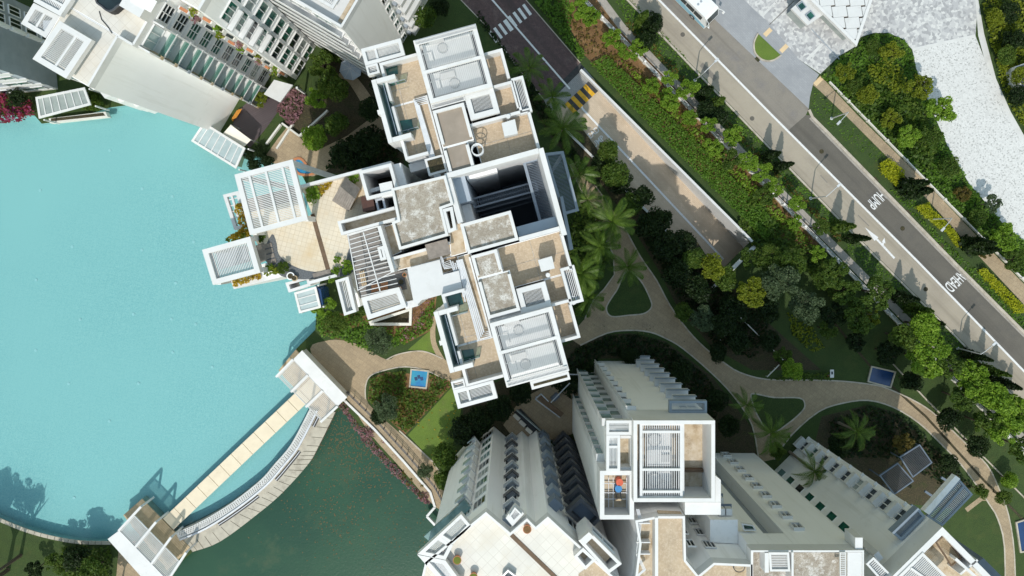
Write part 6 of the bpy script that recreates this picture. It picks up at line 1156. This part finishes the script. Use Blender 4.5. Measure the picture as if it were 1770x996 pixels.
for i, (p, h, r, k, m_) in enumerate((((1460, 125), 2.6, 1.6, AIRY, 'leaf_olive'), ((1540, 92), 2.4, 1.7, AIRY, 'leaf_olive'), ((1590, 150), 3.4, 2.0, AIRY, 'leaf_olive'), ((1624, 192), 3.8, 2.2, AIRY, 'leaf_bright'), ((1500, 165), 2, 1.5, ROUND, 'leaf_olive'), ((1540, 205), 2, 1.5, AIRY, 'leaf_olive'), ((1570, 235), 2.3, 1.7, AIRY, 'leaf_bright'), ((1610, 235), 2.6, 1.6, AIRY, 'leaf_mid'), ((1510, 82), 1.6, 1.3, ROUND, 'leaf_mid'), ((1478, 150), 1.4, 1.3, ROUND, 'leaf_mid'), ((1640, 290), 2, 1.6, ROUND, 'leaf_mid'), ((1715, 352), 2.6, 1.3, AIRY, 'leaf_grey'), ((1735, 410), 2.8, 2.0, AIRY, 'leaf_bright'), ((1665, 335), 1.5, 1.3, AIRY, 'leaf_rust'), ((1690, 375), 1.8, 1.5, ROUND, 'leaf_mid'), ((1755, 450), 2.2, 1.8, AIRY, 'leaf_mid'), ((1705, 435), 1.8, 1.2, AIRY, 'leaf_rust'))):
    tree(p, h, r, k, m_, '%s tree in the planting island beyond the road, %s from the top' % ({'leaf_olive': 'olive yellow', 'leaf_bright': 'light green', 'leaf_mid': 'mid green', 'leaf_grey': 'grey green', 'leaf_rust': 'rust coloured'}[m_], ORD[i]), 'ornamental_tree', 'small trees in the planting island')
EB = [(1693, -40), (1694, 10), (1704, 58), (1724, 137), (1749, 193), (1772, 234), (1850, 330), (1850, -40)]
bed('shrub_mass', EB, 1.3, 'leaf_olive', 'olive green shrubbery at the upper right edge', 'shrubs', 30, .26, lump=1.1)
for i, (p, r, m_) in enumerate((((1722, 30), 1.4, 'leaf_olive'), ((1745, 20), 1.6, 'leaf_dark'), ((1755, 70), 1.8, 'leaf_dark'), ((1740, 95), 1.5, 'leaf_mid'), ((1765, 130), 1.4, 'leaf_olive'), ((1760, 165), 1.6, 'leaf_dark'))): tree(p, 2.2, r, ROUND, m_, 'leafy tree at the upper right edge of the picture, %s from the top' % ORD[i], group='trees at the upper right edge')
kb = thing('planter_kiosk', 'dark roofed box among the shrubs at the right edge', 'box', W((1768, 140))); prism('box_body', [(1755, 115), (1800, 100), (1812, 150), (1766, 156)], 0, 2.2, 'white', kb); prism('box_lid', [(1758, 116), (1800, 102), (1810, 148), (1769, 153)], 2.205, 2.35, 'darkpaint', kb)
# ---- right garden
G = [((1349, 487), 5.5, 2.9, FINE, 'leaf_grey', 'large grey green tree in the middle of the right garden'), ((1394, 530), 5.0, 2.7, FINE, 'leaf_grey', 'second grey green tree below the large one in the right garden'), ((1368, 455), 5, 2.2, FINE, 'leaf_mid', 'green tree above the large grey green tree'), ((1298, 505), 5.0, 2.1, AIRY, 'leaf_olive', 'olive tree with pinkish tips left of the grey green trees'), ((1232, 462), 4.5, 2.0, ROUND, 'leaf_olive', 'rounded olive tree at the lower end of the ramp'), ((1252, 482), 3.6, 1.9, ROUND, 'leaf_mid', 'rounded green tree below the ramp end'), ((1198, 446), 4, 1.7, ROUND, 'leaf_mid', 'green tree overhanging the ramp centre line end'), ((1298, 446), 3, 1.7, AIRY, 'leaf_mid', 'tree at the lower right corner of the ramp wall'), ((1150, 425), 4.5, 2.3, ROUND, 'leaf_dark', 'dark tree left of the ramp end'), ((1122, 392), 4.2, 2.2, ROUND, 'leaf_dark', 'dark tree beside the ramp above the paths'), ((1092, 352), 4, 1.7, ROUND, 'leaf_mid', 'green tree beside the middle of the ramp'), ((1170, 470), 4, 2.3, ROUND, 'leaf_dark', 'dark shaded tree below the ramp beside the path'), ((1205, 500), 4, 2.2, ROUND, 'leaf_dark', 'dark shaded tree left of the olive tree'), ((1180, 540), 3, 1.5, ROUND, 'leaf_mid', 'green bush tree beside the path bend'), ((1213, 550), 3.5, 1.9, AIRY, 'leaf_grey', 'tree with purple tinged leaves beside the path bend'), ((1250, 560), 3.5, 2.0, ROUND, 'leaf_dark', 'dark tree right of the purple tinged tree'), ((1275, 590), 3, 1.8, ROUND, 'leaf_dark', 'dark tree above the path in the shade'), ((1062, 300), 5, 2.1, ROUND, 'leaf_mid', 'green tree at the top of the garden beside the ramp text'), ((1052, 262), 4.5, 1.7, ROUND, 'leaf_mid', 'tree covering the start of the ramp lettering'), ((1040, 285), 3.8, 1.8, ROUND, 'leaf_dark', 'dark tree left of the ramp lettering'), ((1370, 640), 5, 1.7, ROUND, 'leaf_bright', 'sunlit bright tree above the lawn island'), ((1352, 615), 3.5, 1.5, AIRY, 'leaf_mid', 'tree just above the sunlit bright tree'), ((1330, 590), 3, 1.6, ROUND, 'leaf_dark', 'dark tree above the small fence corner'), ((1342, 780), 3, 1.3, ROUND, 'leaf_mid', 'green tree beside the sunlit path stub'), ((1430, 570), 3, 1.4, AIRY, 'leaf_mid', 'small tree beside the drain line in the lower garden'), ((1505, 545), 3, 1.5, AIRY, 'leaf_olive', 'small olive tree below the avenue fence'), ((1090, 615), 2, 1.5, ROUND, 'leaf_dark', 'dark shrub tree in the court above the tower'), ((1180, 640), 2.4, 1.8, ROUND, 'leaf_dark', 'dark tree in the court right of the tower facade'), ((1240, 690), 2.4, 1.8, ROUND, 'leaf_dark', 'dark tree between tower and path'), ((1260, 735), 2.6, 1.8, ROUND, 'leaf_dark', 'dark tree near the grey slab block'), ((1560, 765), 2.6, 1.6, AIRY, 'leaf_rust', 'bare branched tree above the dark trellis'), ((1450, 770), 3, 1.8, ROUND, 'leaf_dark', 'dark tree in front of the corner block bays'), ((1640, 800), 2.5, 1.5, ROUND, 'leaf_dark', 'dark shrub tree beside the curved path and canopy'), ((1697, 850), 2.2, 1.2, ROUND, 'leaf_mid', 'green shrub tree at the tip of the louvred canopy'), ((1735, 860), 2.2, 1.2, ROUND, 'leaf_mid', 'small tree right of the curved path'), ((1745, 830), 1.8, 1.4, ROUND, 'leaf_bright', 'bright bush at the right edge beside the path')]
G += [((1072, 312), 3.5, 2.0, ROUND, 'leaf_dark', 'dark tree overhanging the left ramp lane, nearest the lettering'), ((1106, 342), 3.6, 2.1, ROUND, 'leaf_dark', 'second dark tree overhanging the left ramp lane'), ((1140, 380), 3.6, 2.1, ROUND, 'leaf_dark', 'third dark tree overhanging the left ramp lane'), ((1178, 420), 3.4, 2.0, ROUND, 'leaf_dark', 'fourth dark tree overhanging the left ramp lane'), ((1328, 535), 4, 2.2, ROUND, 'leaf_dark', 'dark tree directly below the large grey green tree'), ((1268, 535), 3.6, 2.0, ROUND, 'leaf_dark', 'dark tree below the olive tree with pinkish tips'), ((1440, 545), 3.4, 2.0, AIRY, 'leaf_dark', 'dark airy tree right of the grey green trees'), ((1425, 480), 4, 2.0, FINE, 'leaf_mid', 'fine leaved tree between grey green tree and fence'), ((1330, 445), 4, 2.0, FINE, 'leaf_mid', 'fine leaved tree at the end of the ramp wall'), ((1480, 590), 3, 1.7, AIRY, 'leaf_dark', 'dark airy tree beside the drain line'), ((1535, 610), 3.4, 1.9, AIRY, 'leaf_dark', 'dark airy tree above the blue basin'), ((1575, 660), 3, 1.7, ROUND, 'leaf_dark', 'dark tree right of the blue basin'), ((1640, 725), 3, 1.8, ROUND, 'leaf_dark', 'dark tree between fence and curved path'), ((1690, 770), 3, 1.8, ROUND, 'leaf_dark', 'dark tree at the outer bend of the curved path'), ((1240, 610), 2.6, 1.6, ROUND, 'leaf_dark', 'dark tree in the wedge above the shaded path')]  # mostly dark crowns added to deepen the garden's shade
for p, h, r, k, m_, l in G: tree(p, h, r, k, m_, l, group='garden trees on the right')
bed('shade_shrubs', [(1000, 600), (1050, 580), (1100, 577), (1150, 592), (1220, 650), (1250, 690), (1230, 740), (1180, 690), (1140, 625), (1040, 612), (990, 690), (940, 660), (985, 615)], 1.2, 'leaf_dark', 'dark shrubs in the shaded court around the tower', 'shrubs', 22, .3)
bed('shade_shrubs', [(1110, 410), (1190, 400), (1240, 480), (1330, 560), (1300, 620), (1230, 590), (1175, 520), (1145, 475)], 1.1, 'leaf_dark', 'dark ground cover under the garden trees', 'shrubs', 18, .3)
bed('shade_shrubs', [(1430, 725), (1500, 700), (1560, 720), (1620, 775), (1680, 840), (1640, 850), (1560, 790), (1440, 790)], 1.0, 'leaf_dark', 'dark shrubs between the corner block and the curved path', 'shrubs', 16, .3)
bed('garden_hedge', [(1330, 655), (1360, 645), (1430, 642), (1440, 655), (1400, 656)], .8, 'leaf_mid', 'low hedge along the upper side of the shaded path', 'hedge', 30, .24, hedge=True)
bed('sunlit_patch', [(1360, 540), (1400, 560), (1425, 600), (1405, 610), (1370, 580)], .35, 'leaf_olive', 'grass patch in the right garden with sunlight painted in as yellowish leaves', 'grass', 22, .24)  # patch of sunlight on the lawn, put into the leaf colour
gf = thing('garden_fence', 'thin white L shaped fence around the shaded lawn corner', 'fence', W((1350, 620)))
for a, b in (((1275, 545), (1352, 622)), ((1352, 622), (1324, 650)), ((1240, 590), (1260, 570))): bar('rail', gf, W(a)+Vector((0, 0, .5)), W(b)+Vector((0, 0, .5)), .12, .12, 'cream_wall'); [box('post', gf, (*(W(Vector(a).lerp(Vector(b), k/4)).xy), .25), (.08, .08, .5), 0, 'cream_wall') for k in range(5)]
for i, (p, h, L, n, l) in enumerate((((1058, 384), 7.5, 4.0, 17, 'large sunlit palm right of the louvred canopy'), ((1003, 472), 7.0, 3.6, 16, 'sunlit palm against the lower right wall of the central building'), ((1085, 462), 6.0, 3.2, 14, 'dark palm above the triangular lawn island'), ((972, 222), 7.5, 4.0, 15, 'dark palm beside the yellow striped hump'), ((915, 118), 6.5, 3.0, 13, 'dark palm beside the red driveway'), ((1015, 345), 5.0, 2.6, 12, 'small palm between the canopy and the large palm'), ((1332, 748), 7, 3.4, 14, 'palm beside the lawn island near the slab block'), ((1408, 815), 9, 2.9, 15, 'palm in front of the corner block facade'), ((1480, 745), 6, 3.2, 13, 'dark palm in the shaded garden above the corner block'), ((955, 168), 5, 2.8, 12, 'dark palm left of the cobbled patch'), ((1290, 700), 5, 2.6, 12, 'dark palm left of the lawn island'), ((1036, 425), 7, 3.4, 15, 'palm just below the large sunlit palm'), ((1000, 300), 6, 3.0, 13, 'dark palm against the upper end of the louvred canopy'), ((1015, 515), 6, 3.0, 13, 'palm beside the path below the sunlit wall palm'))): palm(p, h, L, l, n)
bed('shrub_mass', [(975, 390), (1010, 350), (1040, 380), (1055, 440), (1030, 500), (1005, 550), (985, 520)], 1.3, 'leaf_mid', 'green shrubs below the sunlit palms', 'shrubs', 24, .28); bed('shrub_mass', [(905, 150), (955, 190), (985, 250), (1040, 320), (1020, 320), (975, 260), (930, 200)], 1.4, 'leaf_dark', 'dark shrubs between the central building and the ramp', 'shrubs', 24, .3)
bed('verge_strip', [(828, 20), (850, 52), (900, 118), (935, 165), (915, 165), (870, 90), (822, 35)], .5, 'leaf_dark', 'dark planting strip beside the red driveway', 'shrubs', 24, .25); tree((733, 28), 3.5, 2.0, ROUND, 'leaf_mid', 'green tree between the top tower and the driveway'); tree((760, 12), 3, 1.6, ROUND, 'leaf_dark', 'dark tree at the top edge beside the driveway')
# ---- north court planting
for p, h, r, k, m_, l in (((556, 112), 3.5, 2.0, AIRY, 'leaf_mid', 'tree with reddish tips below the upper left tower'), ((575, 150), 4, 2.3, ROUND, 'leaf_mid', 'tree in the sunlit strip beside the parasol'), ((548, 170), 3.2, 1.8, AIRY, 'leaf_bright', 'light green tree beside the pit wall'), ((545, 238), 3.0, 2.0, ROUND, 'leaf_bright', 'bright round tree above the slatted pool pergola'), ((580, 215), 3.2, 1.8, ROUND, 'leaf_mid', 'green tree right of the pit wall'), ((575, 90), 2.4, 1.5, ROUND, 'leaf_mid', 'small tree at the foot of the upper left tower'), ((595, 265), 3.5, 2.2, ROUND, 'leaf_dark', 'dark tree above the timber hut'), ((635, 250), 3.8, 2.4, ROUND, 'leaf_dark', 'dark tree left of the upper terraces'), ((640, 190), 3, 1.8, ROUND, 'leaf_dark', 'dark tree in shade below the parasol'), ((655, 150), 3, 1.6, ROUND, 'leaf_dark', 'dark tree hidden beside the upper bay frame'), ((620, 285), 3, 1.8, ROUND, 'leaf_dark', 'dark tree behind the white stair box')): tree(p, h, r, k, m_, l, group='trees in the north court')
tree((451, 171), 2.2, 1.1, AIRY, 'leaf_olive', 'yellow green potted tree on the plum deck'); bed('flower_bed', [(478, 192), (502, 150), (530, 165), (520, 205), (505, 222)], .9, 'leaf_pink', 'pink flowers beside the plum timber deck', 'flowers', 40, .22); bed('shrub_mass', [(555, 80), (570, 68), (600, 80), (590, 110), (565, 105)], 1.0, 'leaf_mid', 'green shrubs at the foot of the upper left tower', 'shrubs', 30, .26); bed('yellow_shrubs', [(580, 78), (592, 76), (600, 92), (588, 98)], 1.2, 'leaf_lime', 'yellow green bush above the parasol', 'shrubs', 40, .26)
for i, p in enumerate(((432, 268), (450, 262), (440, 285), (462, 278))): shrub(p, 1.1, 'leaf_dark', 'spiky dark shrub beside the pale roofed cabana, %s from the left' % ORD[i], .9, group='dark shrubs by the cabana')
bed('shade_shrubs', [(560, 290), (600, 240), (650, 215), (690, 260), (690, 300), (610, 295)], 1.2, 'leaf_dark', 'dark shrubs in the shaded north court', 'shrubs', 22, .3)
# ---- west garden
for p, h, r, k, m_, l in (((580, 560), 3.0, 2.0, FINE, 'leaf_mid', 'fine leaved tree at the pool corner above the pavilion'), ((560, 530), 2.6, 1.7, AIRY, 'leaf_bright', 'light green tree beside the small glass cabana'), ((655, 590), 3.2, 2.3, FINE, 'leaf_grey', 'grey green tree above the garden path'), ((620, 545), 2.4, 1.4, AIRY, 'leaf_mid', 'small tree left of the light well'), ((668, 705), 3.2, 2.2, FINE, 'leaf_grey', 'grey green tree in the round flower bed'), ((655, 740 - 20), 2, 1.4, ROUND, 'leaf_dark', 'dark small tree at the rim of the round flower bed'), ((770, 790), 4, 2.2, ROUND, 'leaf_mid', 'large green tree on the lawn near the zigzag block'), ((800, 745), 4, 2.2, ROUND, 'leaf_dark', 'dark tree on the lawn nearest the central building'), ((772, 828), 3.4, 1.9, ROUND, 'leaf_mid', 'tree beside the corner of the zigzag block'), ((830, 725), 3.5, 2.2, ROUND, 'leaf_dark', 'dark tree below the slatted corner frame'), ((865, 705), 3.0, 2.0, ROUND, 'leaf_dark', 'dark tree under the lower tank roof'), ((815, 755), 3.0, 1.8, ROUND, 'leaf_dark', 'dark tree at the head of the zigzag block'), ((735, 815), 2.2, 1.3, FINE, 'leaf_grey', 'small grey tree at the end of the lagoon railing'), ((900, 680), 2.5, 1.8, ROUND, 'leaf_dark', 'dark tree below the bottom edge of the central building')): tree(p, h, r, k, m_, l, group='trees in the west garden')
bed('flower_shrubs', [(548, 538), (640, 548), (650, 566), (712, 566), (752, 515), (748, 565), (700, 595), (640, 608), (590, 585), (560, 582), (546, 566)], .9, 'leaf_hedge', 'green shrubs around the light well in the west garden', 'shrubs', 26, .26); bed('flower_shrubs', [(712, 528), (750, 512), (748, 560), (715, 585), (690, 590)], .8, 'leaf_pink', 'pinkish flowering ground cover beside the light well', 'flowers', 9, .2)
bed('round_bed', [(640, 656), (665, 644), (702, 640), (702, 672), (742, 676), (744, 645), (768, 652), (783, 662), (704, 748), (655, 708), (637, 690)], .9, 'leaf_mid', 'mixed green shrubs in the round bed beside the blue basin', 'shrubs', 30, .26); bed('round_bed_rust', [(640, 656), (700, 642), (702, 672), (742, 676), (780, 662), (704, 745)], .8, 'leaf_rust', 'orange tinged leaves scattered through the round bed', 'shrubs', 9, .24)
bed('bougainvillea', [(583, 694), (600, 690), (650, 744), (700, 798), (748, 852), (752, 866), (738, 872), (690, 828), (630, 766)], 1.0, 'leaf_pink', 'pink bougainvillea hanging along the lagoon wall', 'flowers', 46, .2, base=-.5); bed('bougainvillea_green', [(583, 694), (600, 690), (650, 744), (748, 852), (738, 868), (640, 772)], .9, 'leaf_rust', 'green and russet leaves among the pink bougainvillea', 'shrubs', 18, .2, base=-.5)
bed('flower_bush', [(-40, 165), (20, 162), (62, 176), (66, 200), (40, 212), (-40, 215)], 1.8, 'leaf_magenta', 'magenta and red flowering bush at the left edge of the pool', 'flowers', 50, .24, lump=.7); bed('flower_bush_green', [(-40, 160), (20, 165), (62, 170), (60, 200), (-40, 210)], 1.5, 'leaf_mid', 'green leaves of the flowering bush at the left edge', 'shrubs', 16, .24)
for i, p in enumerate(((150, 178), (160, 170), (168, 182))): shrub(p, 1.1, 'leaf_mid', 'spiky green shrub beside the grey roofed cabana, %s from the left' % ORD[i], 1.4, group='green shrubs by the grey cabana')
bed('pool_edge_plants', [(285, 186), (300, 190), (345, 212), (335, 214), (300, 200)], .5, 'leaf_bright', 'narrow row of plants at the foot of the blank tower wall', 'shrubs', 40, .22); tree((30, 168), 3, 1.4, ROUND, 'leaf_dark', 'dark tree behind the magenta flowers')
# ---- lower left bank
sheet('bank_path', [(200, 1010), (205, 950), (190, 940), (235, 935), (262, 990), (250, 1040)], .02, 'path', **ST)
for p, h, r, k, m_, l in (((130, 965), 3, 2.0, ROUND, 'leaf_dark', 'dark tree on the lower left bank beside the pavilion'), ((160, 985), 3, 2.0, ROUND, 'leaf_mid', 'tree on the lower left bank nearest the pavilion'), ((95, 975), 2.6, 1.6, AIRY, 'leaf_mid', 'airy tree in the middle of the lower left bank'), ((60, 985), 2.2, 1.4, AIRY, 'leaf_dark', 'small dark tree left on the lower bank')): tree(p, h, r, k, m_, l, group='trees on the lower left bank')
bed('bank_hedge', [(110, 942), (190, 944), (198, 960), (190, 1010), (110, 1010)], 1.2, 'leaf_mid', 'green hedge below the pool coping at the lower left', 'hedge', 30, .26)
def based(b, h): return (NX+(b[0]-NX)/(1-h/H), NY+(b[1]-NY)/(1-h/H))
for i, (b, h, r) in enumerate((((14, 985), 11, 2.4), ((36, 960), 8.5, 1.8), ((-18, 960), 10, 2.6), ((-30, 1000), 13, 2.4))): tree(based(b, h), h, r, FINE, 'leaf_mid', 'tall tree at the lower left corner shading the pool, %s from the right' % ORD[(1, 0, 2, 3)[i]], group='tall trees at the lower left corner')
tree((180, 1030), 4.5, 1.7, AIRY, 'leaf_mid', 'tree below the frame edge shading the pool corner')
# ---- terrace planting on the central building (parts would move with the pots: one thing each)
for i, (q, h, m_, l, z) in enumerate((([(528, 325), (545, 320), (552, 338), (538, 355), (527, 345)], .9, 'leaf_bright', 'green shrubs beside the slatted pool pergola on the terrace', 27.02), ([(548, 322), (572, 312), (568, 322), (553, 340)], .7, 'leaf_yellow', 'yellow shrubs on the terrace left of the timber hut', 27.02), ([(403, 354), (417, 350), (428, 385), (432, 405), (400, 415), (392, 410), (412, 395)], 1.2, 'leaf_yellow', 'orange yellow creeper between the two pool pergolas', 26.0), ([(385, 412), (430, 400), (428, 410), (395, 420)], .9, 'leaf_olive', 'olive creeper above the small pool pergola', 26.0), ([(400, 484), (446, 472), (449, 481), (404, 496)], .6, 'leaf_yellow', 'yellow flowers in the planter below the small pool pergola', 26.3), ([(450, 468), (475, 458), (480, 472), (460, 478)], .7, 'leaf_olive', 'green and yellow plants in the pebble corner', 27.02), ([(600, 304), (617, 300), (620, 312), (604, 318)], .8, 'leaf_bright', 'green plants above the timber hut', 27.02))): bed('terrace_plants', q, h, m_, l, 'plants', 90, .2, base=z, ph=z+h, lump=.5)
for i, (p, r, m_, z) in enumerate((((466, 461), .45, 'leaf_bright', 27.5), ((489, 462), .7, 'leaf_mid', 27.6), ((580, 468), .5, 'leaf_bright', 28), ((598, 462), .8, 'leaf_bright', 28), ((583, 449), .45, 'leaf_bright', 28), ((572, 484), .4, 'leaf_bright', 28), ((450, 413), .4, 'leaf_mid', 27.5), ((456, 407), .35, 'leaf_bright', 27.5))): shrub(p, r, m_, 'small green potted shrub on the tiled terrace, %s in order from pebble corner to pergola' % ORD[i], r*.8, AIRY, 'small shrubs on the terrace', base=27.02, name='potted_shrub')

bed('understorey', [(985, 20), (1010, 30), (1040, 62), (1050, 92), (1015, 96), (990, 62)], .8, 'leaf_rust', 'russet and green ground cover on the soil beside the driveway hedge', 'shrubs', 7, .24)
bed('fallen_leaves', [(705, 700), (790, 690), (795, 780), (750, 796)], .06, 'leaf_yellow', 'fallen yellow leaves dotted over the sunny lawn', 'leaves', .8, .2, hmin=.5)
bed('fallen_leaves', [(1000, 560), (1150, 560), (1250, 640), (1400, 670), (1550, 690), (1500, 675), (1300, 665), (1180, 590), (1050, 572)], .06, 'leaf_scum', 'fallen brown leaves on the curved garden path', 'leaves', 1.6, .16, hmin=.5)
